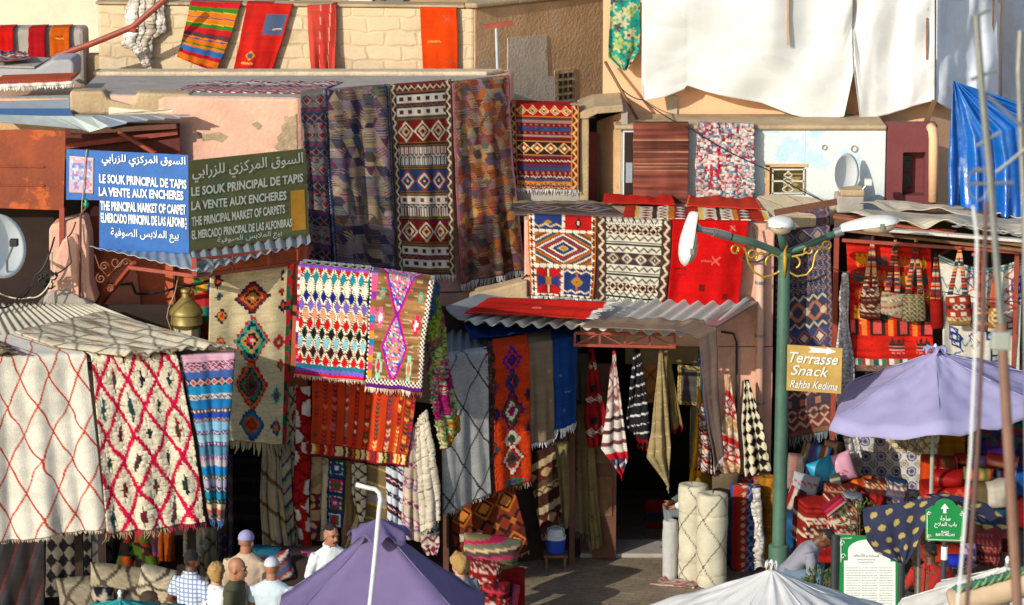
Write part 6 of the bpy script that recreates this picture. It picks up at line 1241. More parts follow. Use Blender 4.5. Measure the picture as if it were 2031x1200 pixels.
for body, a, b, h_ in (('LE SOUK PRINCIPAL DE TAPIS', (378, 390), (600, 361), 18), ('LA VENTE AUX ENCHERES', (378, 418), (567, 396), 18), ('THE PRINCIPAL MARKET OF CARPETS', (379, 449), (564, 423), 18), ('EL MERCADO PRINCIPAL DE LAS ALFONBRAS', (379, 475), (578, 450), 17)):
    gs.line('lettering', body, SIGNG, o, a, b, h_+1, .03)
gs.line('lettering', arabic('بيع الملابس الصوفية'), SIGNG, o, (430, 487), (558, 471), 17, .008)
# little canopy under the signs, with scroll irons
sc_ = empty('sign_canopy', P(385, 545, -2.45), 'small corrugated canopy on a red iron frame under the two market signs', 'canopy')
corr('roof', P(178, 488, -2.15), P(388, 538, -2.62), P(376, 503, -2.16), P(196, 494, -1.75), ZINC, .12, .006, sc_)
corr('roof', P(388, 538, -2.62), P(616, 482, -1.65), P(614, 466, -1.25), P(378, 502, -2.16), ZINC, .13, .018, sc_)
fm = MB(); cq = P(386, 547, -2.55); lq = P(256, 530, -2.3); rq = P(606, 520, -1.6)
fm.bar(cq, lq, .035); fm.bar(cq, rq, .035); fm.bar(cq+Vector((0, 0, .16)), rq+Vector((0, 0, .16)), .03); fm.bar(P(266, 521, -2.2), P(192, 612, -1.1), .04); fm.bar(lq, P(255, 530, -.95), .03); fm.bar(cq, cq+Vector((0, 1.4, 0)), .03); fm.bar(rq, rq+Vector((0, .9, 0)), .03)
for f in (.0, .33, .66, 1): fm.bar(cq.lerp(rq, f), cq.lerp(rq, f)+Vector((0, 0, .16)), .028)
for a, b in ((lq, 560), ): fm.bar(cq, cq+Vector((0, 0, .18)), .05)
fm.build('frame', REDMET, sc_)
def spiral(c, r, a0, turns, Y, sx=1):
    pts = []
    for t in np.linspace(0, 1, 26):
        a = a0+turns*2*math.pi*t; rr = r*(1-.8*t); pts.append(P(c[0]+sx*rr*math.cos(a), c[1]-rr*math.sin(a), Y))
    return pts
si = MB()
for c, r, a0, tn, sx in (((207, 528), 9, 0, 1.4, 1), ((200, 552), 10, 2, 1.4, 1), ((218, 572), 8, 1, 1.3, -1), ((250, 520), 8, 0, 1.3, 1), ((230, 520), 12, 3, 1.2, -1), ((425, 525), 10, 1, 1.4, 1), ((490, 515), 11, 1, 1.4, 1), ((505, 512), 9, 0, 1.4, -1), ((545, 505), 9, 1, 1.3, 1)):
    Yd = -1.75 if c[0] < 300 else -2.35+(c[0]-386)/220*.85
    si.tube(spiral(c, r, a0, tn, Yd, sx), .008, 5)
si.tube([P(188, 505, -1.75), P(197, 530, -1.75), P(214, 548, -1.75), P(245, 515, -1.75)], .008, 5)
si.build('scroll', M('scroll_iron', '#7a4a34', .6, .2), sc_)
o = empty('loudspeaker', P(400, 525, -2.5), 'grey horn loudspeaker under the corner of the sign canopy', 'loudspeaker')
q_ = P(393, 524, -2.35); MB().lathe(q_, [(.03, 0), (.03, .06), (.045, .09), (.075, .13), (.10, .15), (.104, .155), (.095, .15), (.04, .10)], 20, (.45, -.8, -.1)).build('horn', M('speaker_grey', '#9aa0a4', .4, .1, 5, 0, metal=.4), o, smooth=True)
MB().box((q_.x-.03, q_.y, q_.z-.03), (q_.x+.03, q_.y+.12, q_.z+.03)).build('driver', GREYM, o, bevel=.008)

# ================================================================ BRASS LANTERN
lc = P(371, 690, -1.75); o = empty('street_lantern', (lc.x, lc.y, 0), 'large brass lantern with a conical hood on a post between booth and ochre wall', 'lantern')
BR = M('aged_brass', '#8c7a44', .5, .25, 9, .1, 40, metal=.45)
k_ = 1/197.
def lh(py): return P(371, py, -1.75).z-lc.z
MB().lathe(lc, [(.02, lh(572)), (.05, lh(573)), (.055, lh(578)), (.04, lh(581)), (.045, lh(589)), (.075, lh(595)), (.13, lh(606)), (.162, lh(614)), (.172, lh(618)), (.172, lh(622)), (.155, lh(624)), (.158, lh(639)), (.165, lh(641)), (.14, lh(646)), (.125, lh(650))], 28).build('hood', BR, o, smooth='auto')
MB().lathe(lc, [(.125, lh(650)), (.115, lh(722)), (.1, lh(735))], 6).build('glass', M('frosted_glass', '#c8bfa8', .35, .1, 6, .02), o)
fm = MB()
for i in range(6):
    a = math.pi/3*i; fm.bar(lc+Vector((.133*math.cos(a), .133*math.sin(a), lh(650))), lc+Vector((.116*math.cos(a), .116*math.sin(a), lh(732))), .014)
fm.lathe(lc, [(.12, lh(745)), (.125, lh(735)), (.09, lh(755))], 12); fm.build('frame', BR, o)
MB().tube([(lc.x, lc.y, 0), (lc.x, lc.y, lc.z+lh(750))], .05, 12).build('post', BR, o, smooth='auto')
fm = MB().tube([P(354, 546, -2.2), P(347, 580, -2.), P(334, 612, -1.95), P(331, 630, -1.9), P(341, 660, -1.85)], .006, 5).build('cable', M('rope_tan', '#a08c68', .9), o)

# ================================================================ STREET LAMP
LY = -1.05; lp0 = P(1556, 500, LY); bx = lp0.x
o = empty('street_lamp', (bx, LY, 0), 'green street lamp post with three white lamp heads and gilded scrolls', 'street lamp')
MB().tube([(bx, LY, 0), (bx, LY, .5), (bx, LY, .52), (bx, LY, lp0.z+.02)], [.11, .11, .075, .062], 20).build('post', GREENM, o, smooth='auto')
aL, aR = P(1395, 452, LY-.55), P(1668, 458, LY-.1)
MB().tube([lp0+Vector((0, 0, -.04)), lp0+Vector((-.06, -.03, 0)), P(1500, 483, LY-.2), P(1440, 468, LY-.42)], .038, 12).build('arm', GREENM, o, smooth=True)
MB().tube([P(1446, 469, LY-.40), P(1415, 460, LY-.5)], .045, 12).build('collar', GREYM, o, smooth='auto')
MB().tube([lp0+Vector((0, 0, -.04)), lp0+Vector((.06, .03, 0)), P(1600, 487, LY), P(1664, 460, LY)], .036, 12).build('arm', GREENM, o, smooth=True)
MB().tube([P(1655, 463, LY), P(1672, 457, LY)], .05, 12).build('collar', GREYM, o, smooth='auto')
MB().tube([lp0, P(1552, 480, LY-.1), P(1549, 462, LY-.3)], .04, 12).build('arm', GREENM, o, smooth=True)
def luminaire(c, d, up, L, Wd):
    """lamp head: white moulded shell over a shallow bowl; d its long axis, up its back"""
    c, d, up = Vector(c), Vector(d).normalized(), Vector(up); up = (up-d*up.dot(d)).normalized(); sd = d.cross(up)
    sec = []; n_ = 16
    shell = MB(); bowl = MB(); rows = 15; base = []
    prof = [(-.5, .26, .22), (-.46, .34, .34), (-.35, .38, .42), (-.2, .42, .50), (0, .48, .56), (.15, .50, .55), (.3, .46, .48), (.4, .36, .36), (.46, .24, .24), (.5, .05, .05)]
    for (t, wd, hh) in prof:
        for k in range(n_+1):
            a = math.pi*k/n_
            shell.v.append(c+d*(t*L)+sd*(math.cos(a)*wd*Wd)+up*(math.sin(a)**.6*hh*Wd*.6))
    for i in range(len(prof)-1):
        for k in range(n_): b = i*(n_+1)+k; shell.f.append((b, b+1, b+n_+2, b+n_+1))
    shell.f.append(tuple(range(n_+1)))
    bp = [(-.12, .40, .05), (-.08, .42, .2), (.1, .45, .34), (.28, .42, .34), (.4, .30, .24), (.45, .12, .05)]
    for (t, wd, hh) in bp:
        for k in range(n_+1):
            a = math.pi*k/n_; bowl.v.append(c+d*(t*L)+sd*(math.cos(a)*wd*Wd)-up*(math.sin(a)*hh*Wd*.95))
    for i in range(len(bp)-1):
        for k in range(n_): b = i*(n_+1)+k; bowl.f.append((b, b+1, b+n_+2, b+n_+1))
    hd = shell.build('lamp_head', WHITEM, o, smooth=True)
    bowl.build('bowl', M('lamp_bowl', '#b8a888', .15, .1, 5, .02, 10, coat=.3), hd, smooth=True)
    under = MB().poly([c+d*(-.46*L)+sd*(.3*Wd), c+d*(.46*L)+sd*(.25*Wd), c+d*(.46*L)-sd*(.25*Wd), c+d*(-.46*L)-sd*(.3*Wd)], up*-.01).build('rim', GREYM, hd)
    clip = MB()
    for s_ in (-1, 1): clip.box(tuple(c+d*(.22*L)+sd*(s_*.49*Wd)-Vector((.02, .012, .03))), tuple(c+d*(.22*L)+sd*(s_*.49*Wd)+Vector((.02, .012, .03))))
    clip.build('clip', GREYM, hd)
luminaire(P(1369, 474, LY-.55), (-.10, -.1, -.5), (-.95, -.22, .25), .56, .28)
MB().tube([P(1415, 460, LY-.5), P(1392, 456, LY-.53), P(1380, 452, LY-.55)], [.035, .03, .05], 10).build('joint', GREYM, o)
luminaire(P(1725, 448, LY), (.56, -.1, .10), (.0, -.02, 1), .62, .29)
luminaire(P(1547, 446, LY-.42), (.0, -.95, .05), (0, .1, 1), .50, .27)
gs_ = MB()
def imgcurve(pts, r=.011): gs_.tube([P(x_, y_, LY-.02-.3*max(0, (1540-x_)/150)) for x_, y_ in pts], r, 7)
def arc(c, r, a0, a1, n_=16, f=.0): return [(c[0]+r*(1-f*t)*math.cos(a0+(a1-a0)*t), c[1]-r*(1-f*t)*math.sin(a0+(a1-a0)*t)) for t in np.linspace(0, 1, n_)]
imgcurve(arc((1459, 494), 9, 5.2, -1.2, 18, .3)+[(1466, 486), (1478, 494), (1484, 520), (1496, 540), (1515, 550), (1535, 545)]+arc((1532, 522), 22, -1.4, 3.6, 20, .45))
imgcurve(arc((1492, 505), 11, -1., 4.6, 18, .4)+[(1510, 500), (1530, 510)])
imgcurve(arc((1640, 487), 10, 4.2, -1.4, 18, .3)+[(1628, 488), (1617, 505), (1612, 530), (1600, 545), (1580, 548), (1566, 540)]+arc((1575, 522), 18, 4.2, -1.2, 20, .45))
imgcurve(arc((1604, 497), 9, 3.6, -2.6, 18, .4)+[(1592, 505), (1575, 508), (1562, 512)])
gs_.build('scroll', GOLD, o, smooth=True)
MB().lathe(lp0+Vector((0, -.07, -.26)), [(.002, 0), (.018, .12), (.024, .22), (.014, .3), (.03, .34), (.012, .38), (.002, .42)], 10).build('spike', GOLD, o, smooth=True)
MB().lathe((bx, LY, lp0.z-.06), [(.075, 0), (.08, .03), (.075, .06)], 16).build('band', GREENM, o)
# terrace sign on the post
tsA, tsB = P(1562, 730, LY-.1), P(1672, 730, LY-.06); tb = Board(tsA, tsB)
o = empty('wooden_sign', tb.p(1615, 780), 'ochre wooden sign with white script and an arrow tied to the lamp post', 'sign')
MB().poly([tb.p(*q) for q in ((1562, 684), (1671, 691), (1668, 781), (1560, 774))], (0, .025, 0)).build('board', M('ochre_board', '#b2924a', .75, .2, 5, .2, 30, spots=[(9, .62, '#8c6a28')]), o)
for body, a, b, h_, sh_ in (('Terrasse', (1566, 719), (1662, 725), 22, .35), ('Snack', (1568, 743), (1644, 748), 20, .35), ('Rahba Kedima', (1566, 768), (1661, 775), 16, .4)):
    tb.line('lettering', body, SIGNW, o, a, b, h_, .012 if h_ > 20 else .004, sh_)
MB().poly([tb.p(*q, .006) for q in ((1604, 688), (1640, 693), (1641, 689), (1659, 698), (1638, 704), (1639, 700), (1603, 699), (1610, 694))], (0, .006, 0)).build('arrow', SIGNW, o)

# ================================================================ SATELLITE DISHES
def dish(label, c, ax, r, arm, par_pts, xs=(1, 1), cat='satellite dish'):
    o = empty('satellite_dish', c, label, cat); prof = []
    for t in np.linspace(0, 1, 9): prof.append((max(.002, r*t), .22*r*t*t))
    prof += [(r*1.0, .22*r-.012)] + [(max(.002, r*t), .22*r*t*t-.012) for t in np.linspace(.95, 0, 7)]
    MB().lathe(c, prof, 32, ax, xs).build('reflector', M('dish_white', '#d8dcd8', .4, .08, 3, .03, 20, spots=[(4, .68, '#b8bcb8')]), o, smooth=True)
    MB().tube(arm, .012, 6).build('arm', GREYM, o); e = Vector(arm[-1])
    MB().box(tuple(e-Vector((.04, .05, .03))), tuple(e+Vector((.04, .04, .04)))).build('receiver', BLACKM if 'edge' in label else WHITEM, o, bevel=.01)
    MB().tube(par_pts, .022, 8).build('mast', GREYM, o); return o
c = P(-8, 490, -2.55); dish('round satellite dish cut by the photo edge beside the dark shop', c, (.72, -.62, .25), .32, [c+Vector((.1, .0, -.28)), P(14, 515, -2.75), P(28, 482, -2.8)], [c+Vector((-.06, .05, 0)), c+Vector((-.1, .25, 0)), (c.x-.1, c.y+.25, 3.0)])
c = P(1672, 346, 1.18); dish('oval satellite dish throwing its shadow on the whitewashed wall', c, (.66, -.68, .30), .25, [c+Vector((.08, -.06, -.22)), P(1708, 380, .95), P(1722, 362, .95)], [c+Vector((.02, .04, 0)), c+Vector((.03, .1, -.1)), (c.x+.03, c.y+.12, 3.6)], (.75, 1))
o = empty('masonry_stub', P(1690, 400, 1.0), 'small grey masonry stub under the oval satellite dish', 'masonry')
q = P(1687, 402, 1.); MB().box((q.x-.16, .9, q.z-.1), (q.x+.14, 1.25, q.z+.09)).build('base', CEM, o, bevel=.02); MB().box((q.x-.12, .88, q.z+.09), (q.x+.14, 1.2, q.z+.16)).build('cap', MUD, o, bevel=.015)
# pipe on the maroon corner, rusty rail, T-bar
o = MB().tube([P(1851, 400, 1.36), P(1852, 275, 1.36), P(1850, 258, 1.38), P(1846, 252, 1.45)], .055, 12).build('drain_pipe', PEACH, smooth=True); tag(o, 'peach coloured drain pipe at the corner of the maroon house', 'drain pipe')
o = MB().tube([P(108, 112, 2.3), P(178, 88, 2.2), P(262, 54, 2.2), P(300, 22, 2.2), P(332, -6, 2.2)], .035, 8).tube([P(258, 60, 2.2), P(271, 61, 2.15)], .025, 6).build('handrail', REDMET, smooth='auto'); tag(o, 'rusty red tube rail slanting up in front of the mud wall', 'rail')
o = empty('antenna_mast', P(988, 145, 1.9), 'thin pale pipe mast with a red crossbar in front of the shaded wall', 'mast')
MB().tube([P(987, 148, 1.9), P(984, 54, 1.9)], .016, 8).build('pole', M('pale_blue_pipe', '#a8b4bc', .5), o); MB().bar(P(957, 53, 1.9), P(1018, 46, 1.9), .05).build('crossbar', REDMET, o)
# window of the shaded gap, bundles of cable
def cable(label, pts, r=.006, mat=None, sagg=.0, name='cable'):
    pts = [P(*q) for q in pts]; out = []
    for a, b in zip(pts, pts[1:]):
        for t in np.linspace(0, 1, 9)[:-1]: q = a.lerp(b, t); q.z -= sagg*4*t*(1-t); out.append(q)
    out.append(pts[-1]); o = MB().tube(out, r, 5).build(name, mat or BLACKM); return tag(o, label, 'cable')
cable('thin black cable slanting from the floral cloth down over the white wall', [(1232, 175, 2.1), (1275, 198, 1.9), (1370, 255, 1.3), (1520, 335, 1.2), (1660, 410, 1.2)], .007, None, .03)
cable('dark prop pole leaning on the peach wall beside the floral cloth', [(1200, 122, 2.2), (1264, 236, 1.9)], .018, WOOD)
cable('black cables looping down beside the pink column', [(108, 470, -1.95), (70, 545, -2.0), (35, 590, -2.2), (-20, 600, -2.4)], .010, None, .08)
cable('tangled black wire bundle above the cement flare', [(150, 440, -1.8), (134, 470, -1.9), (142, 520, -1.95), (100, 545, -2.0), (55, 570, -2.1), (10, 605, -2.3)], .008, None, .03)
cable('pale wire strung along the booth roof', [(-20, 570, -2.2), (60, 590, -2.1), (100, 560, -2.0), (104, 500, -1.95)], .007, CANVAS, .05)
cable('black cable across the ochre wall behind the lantern', [(212, 562, -1.1), (262, 562, -1.1), (270, 582, -1.1), (310, 580, -1.1), (350, 570, -1.1), (420, 555, -1.15)], .014, None, .01)
cable('black cable along the pink wall under the corner rugs', [(840, 576, .3), (930, 576, .4), (1010, 565, .6), (1045, 545, .26)], .010, None, .02)
cable('black cable draped from the pillar top beside the scarlet rug', [(1494, 450, .15), (1500, 490, .12), (1478, 505, .15), (1466, 510, .15), (1500, 520, .1), (1530, 500, .0)], .012, None, .02)
cable('thin wire crossing the bags display', [(1650, 532, -.5), (1760, 556, -.5), (1880, 580, -.5), (2040, 600, -.5)], .006, None, .02)
ck = MB()
for i in range(9):
    a = rnd.random()*6.28; c_ = P(85+rnd.random()*20, 545+rnd.random()*20, -2.0); ck.tube([c_+Vector((.06*math.cos(a+t*.9), .02*t*.3, .05*math.sin(a+t*.9))) for t in range(6)], .009, 5)
o = ck.build('cable_tangle', BLACKM); tag(o, 'knot of black cable connectors beside the pink column', 'cable')
o = empty('bulb_socket', P(170, 412, -1.7), 'green glass insulator on a small wall post near the blue sign', 'insulator')
MB().lathe(P(171, 412, -1.8), [(.02, 0), (.03, .02), (.028, .05), (.012, .06), (.02, .075), (.004, .09)], 12).build('glass', M('green_glass', '#1c7a58', .15, .1, 5, 0), o, smooth=True)
MB().tube([P(171, 412, -1.8), P(160, 425, -1.8), P(158, 590, -1.8)], .014, 6).build('bracket', DOORW, o)
# canvas heap on the bazaar roof
def heap(label, L, R, col, **kw): return hang(label, L, R, p_plain(col, .25), wave=(.022, 2.5), crease=.03, mat=CLOTH, cat='canvas', name='canvas_sheet', ragged=.05, **kw)
heap('dirty cream canvas sheets thrown over the bazaar roof', [P(1700, 420, .6), P(1688, 430, .0), P(1720, 442, -.25)], [P(2060, 440, .6), P(2070, 458, .0), P(2075, 486, -.5)], '#d8ceb6')
heap('crumpled pale canvas along the back of the bazaar roof', [P(1735, 400, 1.1), P(1705, 420, .7)], [P(2060, 424, 1.1), P(2060, 442, .6)], '#e0d6c0')
heap('grey sheet hanging off the bazaar roof edge at the corner', [P(1890, 452, -.1), P(1895, 462, -.35)], [P(2060, 468, -.2), P(2060, 482, -.52)], '#98a0a8')
o = MB().poly([P(1500, 388, 1.3), P(1545, 380, 1.3), P(1640, 392, 1.3), P(1690, 412, 1.2), P(1640, 424, .9), P(1540, 428, .6), P(1500, 415, .8)], (0, 0, -.15)).build('roof_rubble', BLOCK, None, bevel=.03); tag(o, 'low rubble masonry of the roof edge below the barred window', 'masonry')
o = MB().bar(P(1536, 422, .4), P(1660, 400, .4), .06).build('roof_beam', DOORW); tag(o, 'dark roof beam above the purple kilim', 'beam')
# ================================================================ PARASOLS
def parasol(label, apex, r, drop, angs, col, transl=.25, valance=.0, cap=0, sagp=.06, pole_h=True, pleat=0, tilt=(0, 0), seg=10, pole=None):
    apex = Vector(apex); o = empty('parasol', (apex.x, apex.y, 0), label, 'parasol')
    angs = sorted(a % 360 for a in angs); n_ = len(angs); nr = 28; cols = []; TH = []
    for i, a in enumerate(angs):
        b = angs[(i+1) % n_]; b += 360 if b <= a else 0
        TH += [(a+(b-a)*k/seg, k/seg, (b-a)) for k in range(seg)]
    TH.append((angs[0]+360, 0, 1)); s = SEED[0] = SEED[0]+1
    G = np.zeros((nr+(3 if valance else 0), len(TH), 3))
    for j, (th, f, span) in enumerate(TH):
        t = math.radians(th); mid = math.sin(math.pi*f)
        chord = math.cos(math.radians(span/2))/math.cos(math.radians((f-.5)*span)) if f > 0 and span < 170 else 1
        for i in range(nr):
            u = i/(nr-1); rr = r*u*(1-(1-chord)*1.0)
            z = -drop*(u**.93) - sagp*mid*u*(1.1-u)*2 - (.05*mid*u**3*sagp/.06)
            z += .012*math.sin(th*.9+u*9)*u + .010*math.sin(th*.23+u*17)*math.sin(u*3) + (pleat*(.5-abs((th*.35) % 1-.5))*u**.6 if pleat else 0)
            z += -tilt[0]*rr*math.cos(t)-tilt[1]*rr*math.sin(t)
            G[i, j] = (apex.x+rr*math.cos(t), apex.y+rr*math.sin(t), apex.z+z)
        if valance:
            for q in range(3):
                G[nr+q, j] = G[nr-1, j]+np.array((math.cos(t)*.02*(q+1), math.sin(t)*.02*(q+1), -valance*(q+1)/3*(.8+.35*abs(math.sin(th*.11)))))
    c = full(G[..., 0], col)*(.93+.14*fbm(G[..., 0]*2.5, G[..., 1]*2.5, s+2))[..., None]; c *= (1-.08*(fbm(G[..., 0]*5, G[..., 1]*5, s) > .6)*1.)[..., None]
    grid_mesh('canopy', G, c*.85, wool('canopy_cloth', .75, 260, .12, .07, transl, .25), o, .003)
    if cap:
        Gc = np.zeros((8, 49, 3))
        for j in range(49):
            t = 2*math.pi*j/48
            for i in range(8):
                u = i/7; rr = cap*u*(1+.10*math.sin(t*7)*u); Gc[i, j] = (apex.x+rr*math.cos(t), apex.y+rr*math.sin(t), apex.z+.05-(drop/r)*rr*.75-.035*u*math.sin(t*7+1)*u)
        grid_mesh('vent_flap', Gc, full(Gc[..., 0], col)*.82, FLAT if 0 else CLOTH, o, .003)
    rb = MB()
    seam = M('seam_tape', C(col)*.75, .9, .1)
    for a in angs:
        t = math.radians(a); e = Vector((math.cos(t), math.sin(t), 0)); MB().tube([apex+e*(r*q_/8)+Vector((0, 0, .004-drop*(q_/8)**.93-(tilt[0]*e.x+tilt[1]*e.y)*r*q_/8)) for q_ in range(1, 9)], .005, 4).build('seam', seam, o); MB().tube([apex+Vector((0, 0, -.06)), apex+e*r*.5+Vector((0, 0, -drop*.53-.03-tilt[0]*r*.5*e.x-tilt[1]*r*.5*e.y)), apex+e*(r*.97)+Vector((0, 0, -drop-.02-tilt[0]*r*e.x-tilt[1]*r*e.y))], .008, 5).build('rib', GREYM, o)
    MB().tube([(apex.x, apex.y, 0), (apex.x, apex.y, apex.z+.02)], .022, 10).build('pole', pole or GREYM, o)
    MB().lathe(apex+Vector((0, 0, .0)), [(.008, 0), (.014, .03), (.02, .05), (.013, .07), (.003, .08)], 12).build('finial', WHITEM, o)
    return o
parasol('purple parasol with a ruffled top flap in front of the hanging rugs', P(752, 1038, -7.0), 1.1, .84, [36, 144, 216, 324], '#7a6c98', .12, 0, .26, .07)
parasol('lilac parasol with a hanging valance over the cushion stall', P(1855, 696, -1.0), 1.25, .45, [-152, -95, -45, 0, 45, 90, 130], '#b2aed8', .25, .11, .12, .06, tilt=(-.13, 0), pole=M('pole_grey_green', '#8a9488', .5))
parasol('white parasol with fine radial pleats at the lower edge of the photo', P(1530, 1128, -7.9), 1.4, .62, list(range(0, 360, 30)), '#e4e4e2', .2, 0, .05, .02, pleat=.05, seg=12)
parasol('turquoise parasol top just peeking in at the bottom of the photo', P(238, 1188, -8.2), .8, .26, list(range(10, 370, 45)), '#2c9c98', .2)
parasol('off-white parasol with a white finial at the lower corner near the antenna poles', P(1998, 1122, -9.0), .82, .34, [0, 60, 120, 165, 205, 250, 300], '#dedcd4', .2, .10)
o = empty('rolled_awning', P(1950, 1180, -11), 'beige rolled canvas awning with a green and blue corded edge at the lower corner', 'awning')
p0, p1 = P(1882, 1196, -11), P(2080, 1140, -11)
MB().tube([p0, p0.lerp(p1, .03), p0.lerp(p1, .5)+Vector((0, 0, -.02)), p1], [.08, .10, .10, .10], 14).build('roll', M('awning_canvas', '#b09a80', .85, .2, 5, .2, 40), o, smooth='auto')
c0_, c1_ = P(1893, 1170, -11.05), P(2080, 1118, -11.05); cord = MB(); n_ = 60; pts = [c0_.lerp(c1_, i/n_)+Vector((0, 0, .012*math.sin(i*1.9))) for i in range(n_+1)]
MB().tube(pts, .028, 8).build('cord', M('teal_cord', '#2c5c50', .9, .3, 30), o, smooth=True)
st = MB()
for i in range(3, n_, 5): st.tube([pts[i]+Vector((-.015, -.012, -.028)), pts[i]+Vector((.012, -.03, .0)), pts[i]+Vector((.03, -.012, .03))], .01, 5)
st.build('cord_twist', M('pale_cord', '#6a8c50', .9), o)
MB().tube([(p1.x-.3, -11, 0), (p1.x-.3, -11, p1.z)], .03, 8).build('pole', GREYM, o); MB().tube([(p0.x+.1, -11, 0), (p0.x+.1, -11, p0.z)], .03, 8).build('pole', GREYM, o)
# white crook pole in front of the purple parasol
q = P(733, 1205, -8.3); o = MB().tube([(q.x-.02, -8.3, 0), q, P(745, 1090, -8.3), P(752, 1010, -8.3), P(755, 990, -8.3), P(752, 977, -8.3), P(744, 970, -8.3), P(728, 967, -8.3), P(706, 961, -8.3)], .019, 12).build('crook_pole', WHITEM, smooth=True); tag(o, 'white metal pole bent over at the top in front of the purple parasol', 'pole')
# ================================================================ ANTENNA POLES NEAR THE CAMERA
o = empty('antenna', P(1990, 1200, -18), 'blurred television antenna mast with grey upper and brown lower pole close to the viewer', 'antenna')
MB().tube([P(1936, 30, -18), P(1946, 160, -18), P(1962, 330, -18), P(1988, 668, -18)], .018, 10).build('mast', GREYM, o)
b_ = P(2018, 1200, -18); MB().tube([P(1986, 640, -18), b_, (b_.x+.4, -18, 0)], .026, 10).build('pole', M('brown_pole', '#7a5c4c', .6, .2), o)
bx_ = P(1985, 675, -18); MB().box(tuple(bx_-Vector((.045, .03, .045))), tuple(bx_+Vector((.045, .03, .045)))).build('clamp', M('clamp_grey', '#8c938c', .6, .1), o, bevel=.01)
for a, b in (((1926, 36, -18), (1966, 18, -18)), ((1925, 158, -18), (1975, 140, -18)), ((1936, 290, -18), (1985, 262, -18)), ((1930, 340, -18), (1970, 335, -18)), ((1925, 365, -18), (2010, 362, -18)), ((1960, 190, -18), (2040, 262, -18)), ((1976, 342, -18), (2035, 295, -18))): MB().tube([P(*a), P(*b)], .009, 6).build('element', GREYM, o)
MB().tube([P(1918+10*math.cos(t)*1.2, 375-35*math.sin(t), -18) if 0 else P(1940+20*math.cos(t), 365+32*math.sin(t), -18) for t in np.linspace(0, 6.28, 24)], .004, 6).build('loop', GREYM, o)
o = MB().tube([P(2024, 60, -17), P(2020, 140, -17), P(2026, 300, -17), P(2032, 420, -17), (P(2032, 420, -17).x+.3, -17, 0)], .016, 8).build('antenna_pole', GREYM); tag(o, 'thin grey blurred pole at the very edge of the photo', 'pole')
q = P(1918, 1200, -19); o = MB().tube([P(1956, 400, -19), P(1949, 650, -19), P(1938, 900, -19), q, (q.x-.3, -19, 0)], .011, 8).build('guy_pole', M('brown_rod', '#5c4440', .6, .2)); tag(o, 'slender brown blurred rod leaning beside the antenna mast', 'pole')
q = P(1900, 1200, -19.2); o = MB().tube([P(1930, 408, -19.2), P(1938, 470, -19.2), P(1934, 700, -19.2), P(1925, 900, -19.2), q, (q.x-.3, -19.2, 0)], .007, 8).build('guy_cable', WHITEM); tag(o, 'white blurred cable running along the slender brown rod', 'cable')
# ================================================================ GREEN SIGNS
GRN = M('signal_green', '#0c7a3c', .4, .1, 4, .02, 20); DG = M('dark_grey_post', '#2a3034', .5, .15, 5, .03)
gb = Board(P(1836, 1030, -6.0), P(1914, 1030, -6.02)); q = P(1875, 1075, -6.0)
o = empty('direction_sign', (q.x, -6.0, 0), 'green arched direction sign with a white arrow and bilingual place name', 'sign')
pts = [(1836, 1072), (1836, 1012), (1842, 1009), (1850, 1004)]+[(1875-23*math.cos(a), 1010-20*math.sin(a)) for a in np.linspace(.25, math.pi-.25, 11)]+[(1902, 1004), (1906, 1009), (1914, 1013), (1914, 1076)]
MB().poly([gb.p(*p_) for p_ in pts], (0, .025, 0)).build('board', GRN, o)
bd = MB(); loop = [(1839, 1069), (1839, 1018), (1843, 1014)], [(1907, 1014), (1911, 1018), (1911, 1072), (1840, 1070)]
for L_ in loop: bd.tube([gb.p(*p_, .004) for p_ in L_], .004, 4)
for c in ((1843, 1064), (1907, 1068), (1843, 1019), (1907, 1021)): bd.tube([gb.p(c[0]+4*(1-t)*math.cos(t*8), c[1]-4*(1-t)*math.sin(t*8), .004) for t in np.linspace(0, .8, 14)], .003, 4)
bd.build('border', SIGNW, o)
MB().poly([gb.p(*p_, .006) for p_ in ((1874, 999), (1882, 1009), (1877, 1009), (1877, 1018), (1871, 1018), (1871, 1009), (1866, 1009))], (0, .006, 0)).build('arrow', SIGNW, o)
gb.line('lettering', arabic('ساحة'), SIGNW, o, (1865, 1032), (1885, 1032), 10, .01); gb.line('lettering', arabic('باب الملاح'), SIGNW, o, (1853, 1046), (1897, 1047), 12, .01)
gb.line('lettering', 'PLACE', SIGNW, o, (1867, 1057), (1882, 1057.3), 5, .02); gb.line('lettering', 'BAB EL MELLAH', SIGNW, o, (1856, 1062), (1893, 1062.8), 5, .02)
MB().tube([(q.x+.0, -5.96, 0), (q.x+.0, -5.96, q.z+.25)], .026, 10).build('post', DG, o)
MB().tube([(q.x, -5.96, P(1875, 1112, -6).z), (q.x, -5.96, P(1875, 1086, -6).z)], .029, 12).build('band', SIGNW, o)
ib = Board(P(1655, 1130, -5.5), P(1790, 1130, -5.52)); q = P(1722, 1200, -5.5)
o = empty('information_panel', (q.x, -5.5, 0), 'green framed white information panel covered in small print between two dark posts', 'sign')
MB().poly([ib.p(*p_) for p_ in ((1664, 1062), (1784, 1066), (1784, 1330), (1664, 1330))], (0, .03, 0)).build('board', GRN, o)
pts = [(1674, 1330), (1674, 1112), (1682, 1112), (1682, 1100)]+[(1724-42*math.cos(a), 1092-22*math.sin(a)) for a in np.linspace(0, math.pi, 15)]+[(1766, 1103), (1766, 1114), (1776, 1114), (1776, 1330)]
MB().poly([ib.p(*p_, .004) for p_ in pts], (0, .004, 0)).build('white_field', SIGNW, o)
ib.line('lettering', arabic('الساحة و الأسواق'), M('print_grey', '#6a706c', .7, 0), o, (1692, 1104), (1742, 1106), 8, 0)
tx = MB(); g_ = random.Random(3)
